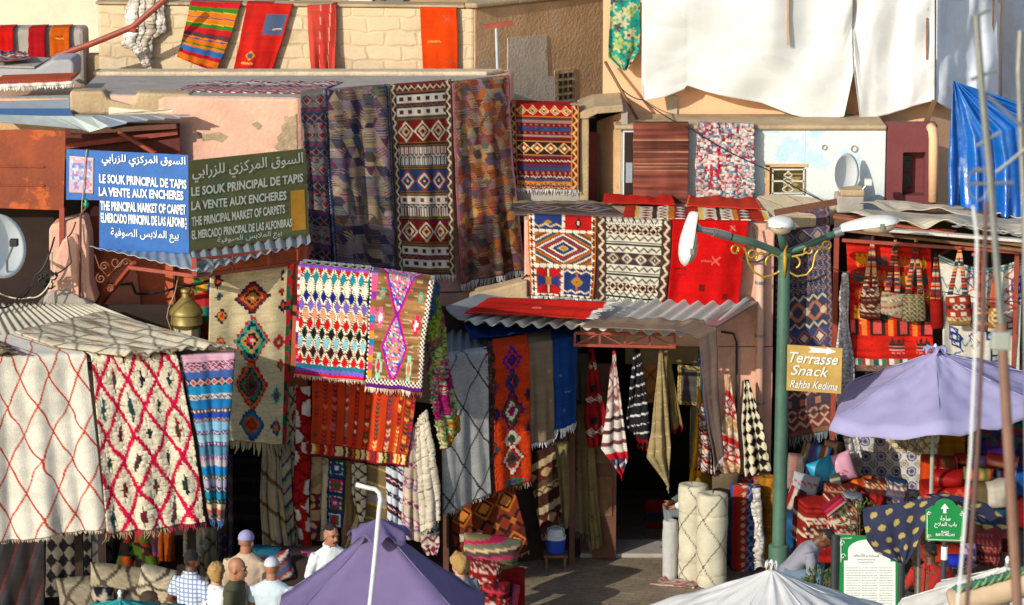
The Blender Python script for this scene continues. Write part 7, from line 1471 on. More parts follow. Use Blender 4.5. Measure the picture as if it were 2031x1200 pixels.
for r_ in range(34):
    for (xa, xb) in ((1679, 1707), (1709, 1741), (1744, 1771)):
        x_ = xa
        while x_ < xb-2:
            l_ = min(2+g_.random()*6, xb-x_); y_ = 1127+r_*5; tx.add([ib.p(x_, y_, .007), ib.p(x_+l_, y_, .007), ib.p(x_+l_, y_-1.3, .007), ib.p(x_, y_-1.3, .007)], [(0, 1, 2, 3)]); x_ += l_+1
for y_, xa, xb in ((1111, 1699, 1736), (1116, 1702, 1733)): tx.add([ib.p(xa, y_, .007), ib.p(xb, y_, .007), ib.p(xb, y_-1.6, .007), ib.p(xa, y_-1.6, .007)], [(0, 1, 2, 3)])
tx.build('small_print', M('print_grey_fine', '#8c908c', .7, 0), o, fixn=False)
fl = MB()
for c in ((1670, 1078), (1672, 1104)): fl.tube([ib.p(c[0]+5*(1-t)*math.cos(t*8), c[1]-7*(1-t)*math.sin(t*8), .006) for t in np.linspace(0, .8, 14)], .004, 4)
fl.tube([ib.p(*p_, .006) for p_ in ((1668, 1115), (1668, 1068), (1690, 1067))], .004, 4); fl.build('scroll', SIGNW, o)
for x_ in (1657, 1789):
    t_ = P(x_, 1062 if x_ < 1700 else 1068, -5.5); MB().tube([(t_.x, -5.5, 0), (t_.x, -5.5, t_.z)], .036, 12).build('post', DG, o)
hang('navy cloth with gold blotches thrown over the information panel', [(1711, 1008, -5.62), (1713, 1040, -5.7), (1718, 1070, -5.7), (1736, 1094, -5.7), (1780, 1112, -5.72)], [(1866, 984, -5.62), (1846, 1015, -5.75), (1832, 1050, -5.75), (1815, 1085, -5.75), (1796, 1118, -5.75)], p_blotch('#343850', '#b09c58', .17), wave=(.03, 1.2), crease=.03, mat=FLAT, cat='cloth', name='cloth', thick=.006)
hang('second navy and gold cloth spreading behind the green direction sign', [(1832, 984, -5.5), (1870, 1000, -5.45), (1915, 1052, -5.4)], [(1866, 980, -5.2), (1950, 1008, -5.1), (2002, 1062, -5.1)], p_blotch('#343850', '#b09c58', .17), wave=(.03, 1.2), crease=.03, mat=FLAT, cat='cloth', name='cloth', thick=.006)
o = MB().tube([(P(1826, 1100, -5.45).x, -5.45, 0), P(1824, 985, -5.45)], .018, 8).build('stall_pole', GREYM); tag(o, 'thin grey pole holding up the navy and gold cloth', 'pole')
# ================================================================ WATER COOLER
q = PZ(1102, 1124, 0); o = empty('stool', q, 'small dark stool carrying the blue water cooler', 'stool'); sz = P(1102, 1096, q.y).z
MB().box((q.x-.13, q.y-.12, sz-.03), (q.x+.13, q.y+.12, sz)).build('seat', WOOD, o, bevel=.006)
for sx in (-1, 1):
    for sy_ in (-1, 1): MB().box((q.x+sx*.10-.014, q.y+sy_*.09-.014, 0), (q.x+sx*.10+.014, q.y+sy_*.09+.014, sz-.03)).build('leg', WOOD, o)
o = empty('water_cooler', (q.x, q.y, sz), 'round water cooler with blue body and white lid on a small stool', 'water cooler')
MB().lathe((q.x, q.y, sz), [(.085, 0), (.1, .01), (.108, .15), (.108, .16)], 24).build('body', M('cooler_blue', '#1c3fb0', .35, .1, 5, .02), o, smooth='auto')
MB().lathe((q.x, q.y, sz+.16), [(.112, 0), (.112, .035), (.1, .04), (.098, .1), (.085, .115), (.03, .12)], 24).build('lid', M('cooler_white', '#d0d4d8', .35, .06, 5, .02), o, smooth='auto')
MB().tube([(q.x-.1, q.y, sz+.2)]+[(q.x+.1*math.cos(a), q.y-.06, sz+.2+.12*math.sin(a)) for a in np.linspace(math.pi, 0, 9)], .006, 6).build('handle', GREYM, o)
# ================================================================ RUG ROLLS
def roll(label, px, top, base, wpx, pat, flat=1.0, lean=0., ties=(), seed=0, mat=None, name='rug_roll', ring=True, group=None, lump=.007, k=.8, base_pt=None):
    b = base_pt or PZ(px, base, 0); r = wpx/2*(b-CAM).length/FPX; b = b+Vector((0, r*flat*.7, 0)); t = P(px, top, b.y); H = t.z-b.z
    n_, m_ = 64, max(20, int(H/.014)); s = SEED[0] = SEED[0]+1
    G = np.zeros((m_+3, n_+1, 3)); A, V = np.meshgrid(np.linspace(0, 1, n_+1), np.linspace(0, 1, m_)); th = A*2*np.pi+np.pi*.5
    rr = r*(1+.03*np.sin(V*7+s)+.05*(fbm(np.cos(th)*1.5+2, np.sin(th)*1.5+V*4, s)-.5)) + lump*(vn(np.cos(th)*3+5, V*9, s)-.5)
    for tv in ties: rr *= 1-.05*np.exp(-((V-tv)/.012)**2)
    rr *= 1-.08*np.clip(1-V*16, 0, 1)-.05*np.clip((V-.96)*25, 0, 1)
    G[:m_, :, 0] = b.x+rr*np.cos(th)+lean*V; G[:m_, :, 1] = b.y+rr*np.sin(th)*flat; G[:m_, :, 2] = b.z+.004+V*H
    G[m_, :, :] = G[m_-1]; G[m_] = G[m_-1]*.6+G[m_-1].mean(0)*.4; G[m_+1] = G[m_-1]*.3+G[m_-1].mean(0)*.7; G[m_, :, 2] += .006; G[m_+1, :, 2] -= .012; G[m_+2] = G[m_-1].mean(0); G[m_+2, :, 2] -= .02
    x = np.vstack([A, A[:3]])*2*math.pi*r; y = (1-np.vstack([V, np.ones((3, n_+1))]))*H
    c = pat(x, y, 2*math.pi*r, H, s)*k
    o = grid_mesh(name, G, c, mat or FLAT, None, 0); tag(o, label, 'rug roll', group)
    if ties:
        tm = MB()
        for tv in ties:
            i = min(m_-1, int(tv*m_)); tm.tube([Vector(G[i, j])+Vector((math.cos(j/n_*6.283+1.571), math.sin(j/n_*6.283+1.571)*flat, 0))*.002 for j in range(0, n_+1, 4)], .005, 4)
        tm.build('tie', M('twine', '#a89878', .9), o)
    return o
CRL = lambda s_, o_: p_lattice('#cbc5ae', '#5c5648', .40, .52, .006, .012, bgn=.05, off=o_)
roll('tall cream roll with dashed brown lozenges at the doorway', 1374, 962, 1152, 58, CRL(0, (.05, .1)), ties=(.72, .2), group='rug rolls standing at the doorway')
roll('front cream roll with thin brown lozenge lines nearest the white parasol', 1412, 980, 1166, 60, CRL(1, (.2, 0)), ties=(.78, .13), group='rug rolls standing at the doorway')
roll('small plain white roll leaning by the tall cream roll', 1329, 1033, 1150, 30, p_plain('#d0d0cc', .06), group='rug rolls standing at the doorway', mat=CLOTH)
roll('folded red and navy kilim standing upright beside the cream rolls', 1478, 962, 1134, 62, p_stripes([(1.2, '#a82818'), (.9, '#a83020', 'd', '#d0a070', '#2c3050'), (1.1, '#20386c', 'x', '#7080a0'), (.9, '#1c4a80')], 'v', period=.36), .45, group='rug rolls standing at the doorway')
hang('white fringed edge of a folded kilim beside the amber roll', [(1488, 968, -.62), (1496, 1040, -.62), (1500, 1124, -.62)], [(1506, 966, -.62), (1510, 1040, -.62), (1514, 1122, -.62)], p_blobs(['#c8c4bc', '#b0aca4', '#d8d4cc'], .01, .03), wave=(.02, 1), crease=.03, mat=PILE, pile=.015, ragged=.03)
roll('amber wool roll crumpled upright behind the lamp post', 1524, 946, 1122, 48, p_plain('#a8701c', .4), .8, ties=(.8, .45), lump=.05, group='rug rolls standing at the doorway')
roll('taupe roll standing behind the cream rolls', 1438, 938, 1120, 52, p_plain('#6c5c48', .15), .7, group='rug rolls standing at the doorway')
roll('mustard brown roll standing behind the tall cream roll', 1392, 936, 1110, 44, p_plain('#8c6424', .2), .7, group='rug rolls standing at the doorway')
roll('pink edged amber kilim roll behind the folded red kilim', 1490, 942, 1105, 56, p_bands([(.6, 'zig', '#a84838', '#d0a0a0'), (.8, 'dia', '#c08c38', '#8a5a1c', '#d0a050'), (8, 'plain', '#a8741c')]), .7, group='rug rolls standing at the doorway')
roll('pale rolled blanket standing beside the lamp post', 1550, 925, 1100, 26, p_plain('#b0a890', .2), .8, group='rug rolls standing at the doorway')
# ================================================================ CUSHIONS AND STACKED GOODS
def cushion(label, px, py, Y, wpx, hpx, d, pat, rot=0., yaw=0., p=2.6, mat=None, name='cushion', cat='cushion', group=None, tiltx=0., k=.8):
    c = P(px, py, Y); sc = (c-CAM).length/FPX; W, H = wpx*sc/2, hpx*sc/2
    res = .014; nu, nv = max(10, int(2*W/res)), max(8, int(2*H/res)); s = SEED[0] = SEED[0]+1
    # closed skin: front half rows then back half rows
    u = np.sin(np.linspace(-1, 1, nu)*np.pi/2); v = np.sin(np.linspace(1, -1, nv)*np.pi/2)
    U, V = np.meshgrid(u, v); T = (np.clip(1-np.abs(U)**p, 0, 1)*np.clip(1-np.abs(V)**p, 0, 1))**(1/p if p > 4 else .45)
    pin = 1-.05*(1-np.abs(U)**2)*(np.abs(V) > .0)*np.abs(V)**4 if p < 3.5 else 1
    px_ = 1-.06*(1-np.abs(V)**2)*np.abs(U)**4 if p < 3.5 else 1
    wr = .10*d*(fbm(U*2.5+9, V*2.5+9, s)-.5)
    F = np.stack([U*W*px_, -T*d/2-wr*T, V*H*pin], -1); Bk = np.stack([U*W*px_, T*d/2, V*H*pin], -1)[::-1]
    G = np.vstack([F, Bk[1:]])
    X_ = np.vstack([U*W+W, (U*W+W)[::-1][1:]]); Yy = np.vstack([H-V*H, (H-V*H)[::-1][1:]])
    cc = pat(X_, Yy, 2*W, 2*H, s)*k
    R_ = Matrix.Rotation(math.radians(yaw), 3, 'Z') @ Matrix.Rotation(math.radians(tiltx), 3, 'X') @ Matrix.Rotation(math.radians(-rot), 3, 'Y')
    G = G @ np.array(R_).T + np.array(c)
    o = grid_mesh(name, G, cc, mat or FLAT, None, 0); return tag(o, label, cat, group)
KP = lambda a, b, c, d: p_bands([(1, 'dia', a, b, c, d), (.5, 'zig', b, c), (.8, 'xs', a, d, c), (.5, 'lines', c, a)]*2)
ST = lambda *cols: p_stripes([(1+.4*(i % 3), q) for i, q in enumerate(cols)], 'v', period=.2)
G1, G2, G3 = 'goods heaped in the cushion stall', 'cushions and blankets under the parasol', 'striped blankets beside the purple parasol'
SHELF = M('shelf_cloth', '#5a1c18', .9, .3, 6)
rk = [  # label, x, y, Y, w, h, depth, pattern, rot, yaw, p, tiltx, material
 ('brown, blue and rust striped folded kilim at the back of the stall', 1612, 922, -.05, 56, 90, .22, ST('#3c2818', '#8a6a48', '#1c4a80', '#7a2418', '#2c5c90', '#40281c'), -14, 0, 5, 0, FLAT),
 ('brown speckled blanket leaning by the striped kilim', 1648, 905, .0, 40, 62, .18, p_plain('#4a3828', .5), -12, 0, 5, 0, FLAT),
 ('grey and pink striped folded blanket behind the amber roll', 1577, 935, -.1, 34, 70, .2, ST('#8a7a70', '#a86a60', '#6a6058', '#b0a090'), -6, 0, 5, 0, FLAT),
 ('turquoise satin pillow standing on its corner', 1633, 940, -.35, 52, 62, .16, p_plain('#0c8cb0', .1), 22, 0, 2.6, -10, SILK),
 ('pale pink satin pillow with small red figures', 1671, 926, -.3, 46, 58, .16, p_plain('#c890a8', .1, [(.5, .7, .03, '#a83850', 'd'), (.35, .75, .02, '#a83850', 'x')]), 18, 0, 2.6, -10, SILK),
 ('pale grey pillow with a red zigzag line', 1596, 962, -.55, 56, 46, .15, p_bands([(1, 'plain', '#b4b8c0'), (.7, 'zig', '#b4b8c0', '#a83030'), (1.4, 'plain', '#b4b8c0')]), -14, 0, 2.6, -15, CLOTH),
 ('red striped small bolster below the pale grey pillow', 1578, 990, -.6, 36, 50, .15, ST('#8a1c1c', '#c8b8a8', '#4a2430', '#a82c28'), -20, 0, 3, 0, FLAT),
 ('small dark booklet standing between two pillows', 1657, 953, -.5, 22, 28, .03, p_stripes([(1, '#3c4440'), (.3, '#a8a080')], 'h', period=.08), 12, 0, 6, -10, FLAT),
 ('orange striped pouf behind the red kilim cushion', 1706, 968, -.25, 50, 44, .3, ST('#c05010', '#d87018', '#8a3010', '#c85c14'), 6, 0, 4, 0, FLAT),
 ('red kilim floor cushion lying on the tall kilim pouf', 1664, 976, -.5, 66, 34, .35, KP('#6a1814', '#a88060', '#a03020', '#2c2024'), -6, 0, 5, 0, FLAT),
 ('red topped kilim pouf with cream lozenge sides', 1612, 1032, -.9, 62, 84, .5, p_bands([(1.5, 'lines', '#a02018', '#6a1010'), (.8, 'zig', '#c8baa0', '#7a1c14'), (.9, 'dia', '#7a1c14', '#c8baa0', '#402020'), (1, 'xs', '#c8baa0', '#8a2018', '#302020'), (.7, 'zig', '#8a1c14', '#c8baa0')]), -3, 12, 7, 0, FLAT),
 ('cream and red kilim pouf beside the red topped one', 1664, 1026, -.95, 62, 80, .45, p_bands([(1, 'xs', '#8a2420', '#c8b8a0', '#c87028'), (1.2, 'zig', '#c8baa0', '#a01c1c'), (.9, 'dia', '#a01c1c', '#d0c4b0', '#30202c'), (1, 'lines', '#c8baa0', '#8a2020')]), -6, 8, 7, 0, FLAT),
 ('maroon and pink striped cushion leaning on the cream pouf', 1654, 1002, -1.25, 50, 26, .12, p_stripes([(1, '#8a1420'), (.4, '#c8b0b0'), (1, '#4a1838'), (.5, '#b02838')], 'h', period=.08), 38, 0, 2.8, -20, FLAT),
 ('blue grey striped pouf next to the kilim poufs', 1688, 1002, -.8, 36, 50, .3, p_stripes([(1, '#6a7484'), (.6, '#a8a8a0'), (.5, '#48506a'), (.8, '#90949c')], 'h', period=.09), -8, 0, 5, 0, FLAT),
 ('brown kilim pouf with orange lozenges', 1738, 972, -.3, 56, 44, .35, KP('#5a2418', '#c8a880', '#a84820', '#28202c'), -6, 0, 5, 0, FLAT),
 ('blue and white kilim pouf at the tiled cloth', 1774, 978, -.35, 42, 56, .35, KP('#24406c', '#c0b8a8', '#6a5a4c', '#8a4030'), -10, 0, 5, 0, FLAT),
 ('red and black striped bolster in front of the brown kilim pouf', 1730, 992, -.6, 54, 28, .2, ST('#a01818', '#401014', '#b82820', '#5a1414'), -12, 0, 3, 0, FLAT),
 ('large red base cushion under the kilim poufs', 1636, 1082, -1.0, 110, 46, .6, p_bands([(1, 'plain', '#8a1812'), (.5, 'dots', '#7a1410', '#2c1818'), (1, 'plain', '#981c14')]), -2, 0, 8, 0, FLAT),
 ('blue painted chest beside the lamp post', 1556, 1062, -.5, 34, 90, .4, p_plain('#185a8c', .15), 0, 0, 10, 0, PAINT),
 ('orange upright cushion in the bazaar', 1842, 932, -.2, 30, 56, .3, p_plain('#c04010', .1), 0, 0, 5, 0, FLAT),
 ('hot pink upright cushion beside the orange one', 1858, 930, -.15, 20, 52, .3, p_plain('#c82850', .1), 0, 0, 5, 0, FLAT),
 ('brown, green and red striped cushion in the bazaar', 1880, 930, -.2, 34, 46, .3, ST('#b06038', '#5a5028', '#8a2c1c', '#c07848'), 0, 0, 5, 0, FLAT),
 ('stack of thin red cushions beside the parasol pole', 1912, 920, -.1, 36, 36, .3, p_stripes([(1, '#a82418'), (.4, '#d07840'), (1, '#8c1c18'), (.3, '#401010')], 'h', period=.09), 0, 0, 5, 0, FLAT),
 ('red velvet oval cushion on the red kilim stack', 1878, 948, -.7, 72, 34, .34, p_plain('#98100c', .08), 0, 0, 2.2, 0, SILK),
 ('stack of red kilims with a carnation trim', 1880, 984, -.6, 104, 54, .55, p_bands([(1.2, 'zig', '#a81c14', '#c05040'), (.5, 'lines', '#b83828', '#5a1c18'), (1, 'vbars', '#a83828', '#7a2420'), (.4, 'plain', '#c05038')]), 3, 0, 8, 0, FLAT),
 ('green and orange striped round cushion beside the red velvet one', 1940, 940, -.75, 62, 26, .32, ST('#5a6a38', '#c06a30', '#8a4030', '#a88848'), -4, 0, 2.2, 0, FLAT),
 ('coral round cushion topmost in the bazaar', 1988, 915, -.5, 64, 26, .34, p_bands([(1, 'plain', '#b83424'), (.6, 'plain', '#c88870'), (1, 'plain', '#b83424')]), -6, 0, 2.2, 0, SILK),
 ('violet pillow above the coral cushion', 1978, 899, -.3, 40, 20, .2, p_plain('#8038a8', .1), 10, 0, 2.6, 0, SILK),
 ('lilac pillow edge behind the round cushions', 1944, 915, -.3, 32, 22, .2, p_plain('#9870a8', .1), 0, 0, 2.6, 0, SILK),
 ('blue and white striped folded blanket under the coral cushion', 1990, 946, -.45, 46, 40, .35, ST('#3c4c78', '#c0b8c0', '#8a3850', '#b0b0b8', '#405080'), 0, 0, 6, 0, FLAT),
 ('taupe and white pouf in the middle of the bazaar heap', 1964, 978, -.8, 70, 54, .45, p_stripes([(1.2, '#5c5038'), (.6, '#c8c0b0'), (1.4, '#b8b0a0')], 'v', period=.36), 4, 0, 4, 0, FLAT),
 ('petrol blue pouf under the taupe one', 1964, 1014, -.7, 66, 42, .45, p_plain('#1c4a68', .15), 0, 0, 4, 0, FLAT),
 ('deep blue pouf at the photo edge', 2024, 960, -.4, 50, 66, .45, p_plain('#1c4c88', .15), 0, 0, 5, 0, FLAT),
 ('dark red kilim chest cushion near the ground', 1952, 1090, -1.3, 66, 44, .5, KP('#5a1418', '#8a4a40', '#3c1418', '#a05848'), -3, -8, 8, 0, FLAT),
 ('orange flat cushion behind the direction sign', 1868, 1098, -1.2, 80, 22, .4, p_stripes([(1, '#a83018'), (.4, '#d07040')], 'h', period=.07), 0, 0, 5, 0, FLAT),
 ('purple and white print bundle by the direction sign', 1920, 1102, -1.6, 32, 50, .25, p_blobs(['#5a2c6c', '#a888a8', '#3c2048', '#b8a8b8'], .03, .03), 0, 0, 3, 0, FLAT),
 ('ultramarine bundle low beside the direction sign', 1895, 1112, -2.0, 36, 26, .2, p_plain('#1c2ca8', .12), 0, 0, 2.4, 0, CLOTH),
 ('dark red floor pouf at the photo edge', 2010, 1010, -.6, 50, 60, .5, p_plain('#6a1414', .2), 0, 0, 6, 0, FLAT),
 ('low brown chest under the red kilim stack', 1880, 1045, -.6, 120, 70, .55, p_plain('#3c1c14', .3), 0, 0, 9, 0, FLAT),
 ('dark wine chest under the petrol blue pouf', 1970, 1058, -.6, 90, 56, .5, p_plain('#401418', .3), 0, 0, 9, 0, FLAT),
]
for (lb_, x_, y_, Yd, w_, h_, d_, pat, rt, yw, pp_, tx_, mt) in rk:
    chest = 'chest' in lb_ and 'cushion' not in lb_; bookl = 'booklet' in lb_
    nm = 'chest' if chest else 'booklet' if bookl else 'pouf' if 'pouf' in lb_ else 'blanket' if ('blanket' in lb_ or 'kilim at' in lb_ or 'stack of red kilims' in lb_) else 'bundle' if 'bundle' in lb_ else 'cushion'
    cushion(lb_, x_, y_, Yd, w_, h_, d_, pat, rt, yw, pp_, mt, nm, nm, G1, tx_)
# plinth that carries the back rows
o = MB().prism([(P(1560, 1000, -.5).x, -.35), (P(1830, 1000, -.5).x, -.35), (P(1830, 1000, .4).x, .8), (P(1560, 1000, .4).x, .8)], 0, .42).build('display_plinth', DARKIN); tag(o, 'dark low plinth under the heaped cushions of the stall', 'plinth')
# blankets beside the purple parasol
ms = [('multicoloured patchwork blanket heaped over the red rolls', 972, 1104, -1.9, 116, 84, .5, p_stripes([(1, '#8a7a54'), (.6, '#b81c50'), (1, '#6a6a58'), (.5, '#c8a878'), (1, '#4a3c38'), (.7, '#c03060'), (.8, '#7a6c50'), (.4, '#3c5c3c')], 'h', 10, period=.3), -8, 3),
      ('red folded kilim with white lozenges beside the blonde visitor', 962, 1136, -2.6, 62, 46, .4, KP('#98140f', '#c8b8a8', '#7a1010', '#2c1c20'), -8, 4),
      ('wine red folded kilim with dark fretwork below it', 982, 1166, -2.7, 56, 30, .4, KP('#8a1418', '#4a1820', '#b03038', '#2c141c'), -10, 4),
      ('pink and wine striped folded blanket at the parasol edge', 1000, 1178, -2.5, 60, 40, .35, p_stripes([(1, '#5a1828'), (.8, '#b83058'), (.5, '#3c1820'), (.6, '#c84868')], 'v', period=.3), -8, 4),
      ('plain red folded cloth at the foot of the blanket stack', 1018, 1180, -2.2, 46, 96, .45, p_plain('#8a1010', .12), 0, 8),
      ('red and white patterned folded kilim lowest in the stack', 975, 1200, -2.8, 74, 40, .4, KP('#98140f', '#c8b8a8', '#401014', '#a83028'), -6, 4)]
for lb_, x_, y_, Yd, w_, h_, d_, pat, rt, pp_ in ms: cushion(lb_, x_, y_, Yd, w_, h_, d_, pat, rt, 0, pp_, FLAT, 'blanket', 'blanket', G3)
cushion('pale pillow end on the patchwork blanket', 934, 1066, -1.8, 46, 16, .15, p_plain('#b0a894', .1), 4, 0, 2.4, CLOTH, 'cushion', 'cushion', G3)
# table of cushions behind the visitors
for lb_, x_, y_, Yd, w_, h_, d_, pat, rt, mt in [('violet velvet cushion standing behind the man in the white shirt', 592, 1134, -2.4, 44, 66, .18, p_plain('#5a3468', .12), 0, SILK), ('mauve velvet cushion half hidden by the man in the white shirt', 615, 1126, -2.35, 34, 70, .18, p_plain('#8a3c60', .12), 0, SILK), ('blue, rust and white striped folded blanket behind the capped man', 560, 1122, -2.6, 42, 60, .2, p_stripes([(1, '#2c5c84'), (.6, '#8a2c1c'), (.8, '#b8a8a0'), (.7, '#3c3450'), (.5, '#a84830')], 'h', 25, period=.2), 14, FLAT), ('teal striped folded blanket behind the man in beige', 528, 1096, -2.3, 60, 26, .25, p_stripes([(1, '#1c5c70'), (.5, '#7a1c24'), (.8, '#343c58')], 'h', period=.1), -6, FLAT)]:
    cushion(lb_, x_, y_, Yd, w_, h_, d_, pat, rt, 0, 3.2, mt, 'blanket' if 'blanket' in lb_ else 'cushion', 'blanket' if 'blanket' in lb_ else 'cushion', G2)
o = MB().box((P(500, 1150, -2.3).x, -2.6, 0), (P(640, 1150, -2.3).x, -2.0, .78)).build('display_table', DARKIN, None, bevel=.02); tag(o, 'dark draped table under the cushions behind the visitors', 'table')
# heap of cream rugs in the booth
hp = [('crumpled cream rug with brown scrawls on the booth heap', 250, 1168, -3.1, 150, 90, .5), ('cream shaggy rug folded over on the booth heap', 318, 1158, -3.3, 90, 64, .4), ('grey cream rug lowest on the booth heap', 190, 1182, -3.0, 150, 80, .5), ('curled cream rug end with a dark border on the booth heap', 332, 1176, -3.5, 44, 60, .25)]
for i, (lb_, x_, y_, Yd, w_, h_, d_) in enumerate(hp): cushion(lb_, x_, y_, Yd, w_, h_, d_, p_lattice(['#a89c80', '#b8ae94', '#8c8470', '#b0a488'][i], '#4a4038', .3, .26, .018, .06, bgn=.3), [-8, -14, 4, 20][i], 0, 2.6, PILE, 'rug', 'rug', 'heap of cream rugs in the booth')
cushion('black and white woven pouf on the booth heap', 206, 1182, -3.5, 40, 34, .25, p_check('#a8a090', '#1c1c24', .08), 0, 0, 2.6, FLAT, 'pouf', 'pouf', 'heap of cream rugs in the booth')
o = MB().box((P(120, 1190, -3.2).x, -3.4, 0), (P(345, 1190, -3.2).x, -2.7, .36)).build('rug_platform', DARKIN); tag(o, 'low dark platform under the heap of cream rugs', 'platform')
# ================================================================ SHOULDER BAGS
def bag(label, top, sl, sr, body, pat, Y, scol=None, foot=None):
    o = empty('shoulder_bag', P((body[2][0]+body[3][0])/2, body[2][1], Y), label, 'bag', 'shoulder bags hung in a row')
    a, b, c, d = [P(*q, Y-.03) for q in body]; W, H = (b-a).length, (d-a).length; nu, nv = max(8, int(W/.012)), max(8, int(H/.012))
    U, V = np.meshgrid(np.linspace(0, 1, nu), np.linspace(0, 1, nv)); s = SEED[0] = SEED[0]+1
    A_, B_, C_, D_ = [np.array(q) for q in (a, b, c, d)]
    G = (A_*(1-U[..., None])+B_*U[..., None])*(1-V[..., None])+(D_*(1-U[..., None])+C_*U[..., None])*V[..., None]
    G[..., 1] -= .045*(np.sin(np.pi*U)*np.sin(np.pi*np.clip(V*.85+.15, 0, 1)))**.6
    grid_mesh('pouch', G, pat(U*W, V*H, W, H, s)*.8, FLAT, o, .03)
    cols = scol or ['#b84020', '#c8a060', '#5a2c30', '#d0704c', '#2c3c50', '#b8a890', '#8a2418']
    for (e, q) in ((sl, a), (sr, b)):
        p0 = P(*top, Y); p1 = P(*e, Y-.035); nu2, nv2 = 4, 60; V2, U2 = np.meshgrid(np.linspace(0, 1, nv2), np.linspace(-1, 1, nu2), indexing='ij')
        G2 = np.array(p0)[None, None]*(1-V2[..., None])+np.array(p1)[None, None]*V2[..., None]; G2[..., 0] += U2*.03*(.45+.55*V2)
        L_ = (p1-p0).length; grid_mesh('strap', G2, pick(cols, hsh(np.floor(V2*L_/.018), U2*0, s))*.8, FLAT, o, .004)
    return o
bag('shoulder bag with dark lozenge pouch nearest the sequinned blanket', (1731, 468), (1716, 575), (1736, 572), [(1712, 572), (1740, 568), (1746, 632), (1706, 628)], KP('#4a1c18', '#c0a888', '#4a1c18', '#8a6a50'), -.12)
bag('shoulder bag with slanting striped pouch in the middle of the red rug', (1776, 474), (1760, 578), (1780, 580), [(1752, 578), (1790, 583), (1788, 630), (1747, 618)], p_stripes([(1, '#9a8468'), (.5, '#5a4a38', 'z', '#b83c28'), (1, '#a89880'), (.6, '#7a6a50', 'z', '#c8bca0')], 'h', 20, period=.12), -.12)
bag('shoulder bag with fine green net pouch beside the other two on the red rug', (1817, 472), (1800, 582), (1826, 583), [(1790, 582), (1830, 584), (1834, 634), (1791, 635)], p_lattice('#a08c68', '#4a4a38', .045, .05, .006, .0), -.12)
bag('plain red bag in the gap beside the red rug', (1856, 500), (1850, 595), (1862, 595), [(1848, 595), (1865, 595), (1867, 648), (1850, 650)], p_plain('#8a140c', .1), -.10)
bag('shoulder bag with red and white pouch on the white rug', (1904, 488), (1884, 585), (1914, 584), [(1878, 588), (1920, 584), (1924, 642), (1882, 642)], p_bands([(1, 'dots', '#98301c', '#d0c4b0'), (.8, 'dia', '#8a2c1c', '#d0c4b0', '#30202c'), (1, 'dots', '#98301c', '#d0c4b0'), (.5, 'xs', '#a07838', '#c8b898', '#5a3c20'), (.5, 'plain', '#8a6c38')]), -.3)
bag('shoulder bag with small multicoloured pouch behind the antenna rods', (1944, 496), (1940, 606), (1950, 606), [(1936, 608), (1958, 606), (1957, 655), (1938, 652)], KP('#7a3030', '#c0a080', '#2c6c60', '#b04028'), -.3, ['#b85838', '#8a3828'])
bag('shoulder bag with concentric lozenge pouch at the end of the row', (1978, 500), (1966, 610), (1976, 608), [(1960, 612), (1984, 608), (1986, 652), (1960, 655)], p_bands([(2, 'dia', '#8a5a24', '#c8b480', '#8a5a24', '#c8b480', '#6a3c1c', 1.0), (.4, 'lines', '#a07838', '#c8b898')]), -.3, ['#b85838', '#8a3828'])
# ================================================================ PLANTS
def shrub(label, px, py, Y, r, col, n_=260, base=True, name='bush', seed=1):
    c = P(px, py, Y); o = empty(name, (c.x, c.y, 0), label, 'bush'); g = random.Random(seed); mb = MB()
    for i in range(n_):
        a, e = g.random()*6.28, math.acos(g.random()*1.6-.6); rr = r*(.35+.65*g.random()**.5); p = c+Vector((rr*math.sin(e)*math.cos(a), rr*math.sin(e)*math.sin(a)*.8, rr*math.cos(e)))
        d = (p-c).normalized()+Vector((g.gauss(0, .5), g.gauss(0, .5), g.gauss(.3, .4))); d.normalize(); sd = d.cross(Vector((g.gauss(0, 1), g.gauss(0, 1), g.gauss(0, 1)))).normalized(); L_ = r*(.16+.16*g.random()); wd = L_*.16
        mb.add([p, p+d*L_*.5+sd*wd, p+d*L_, p+d*L_*.5-sd*wd], [(0, 1, 2, 3)])
    mb.build('foliage', M(name+'_leaf', col, .6, .4, 30, 0, transl=.2), o, fixn=False)
    st = MB()
    for i in range(7): a = i*.9; st.tube([(c.x, c.y, 0), (c.x+.03*math.cos(a), c.y+.03*math.sin(a), c.z*.5), c+Vector((r*.6*math.cos(a), r*.5*math.sin(a), r*.3))], [.012, .009, .004], 5)
    st.build('stem', WOOD, o); return o
shrub('small green bush with upright sprigs between poufs and information panel', 1708, 1030, -4.6, .19, '#4a5a24', 300, seed=2)
shrub('low green bush at the foot of the seated man', 1632, 1178, -5.2, .24, '#3c5a24', 420, seed=5)
shrub('thin leafy sprig under the navy and gold cloth', 1828, 1128, -5.4, .12, '#4a5230', 90, seed=7)
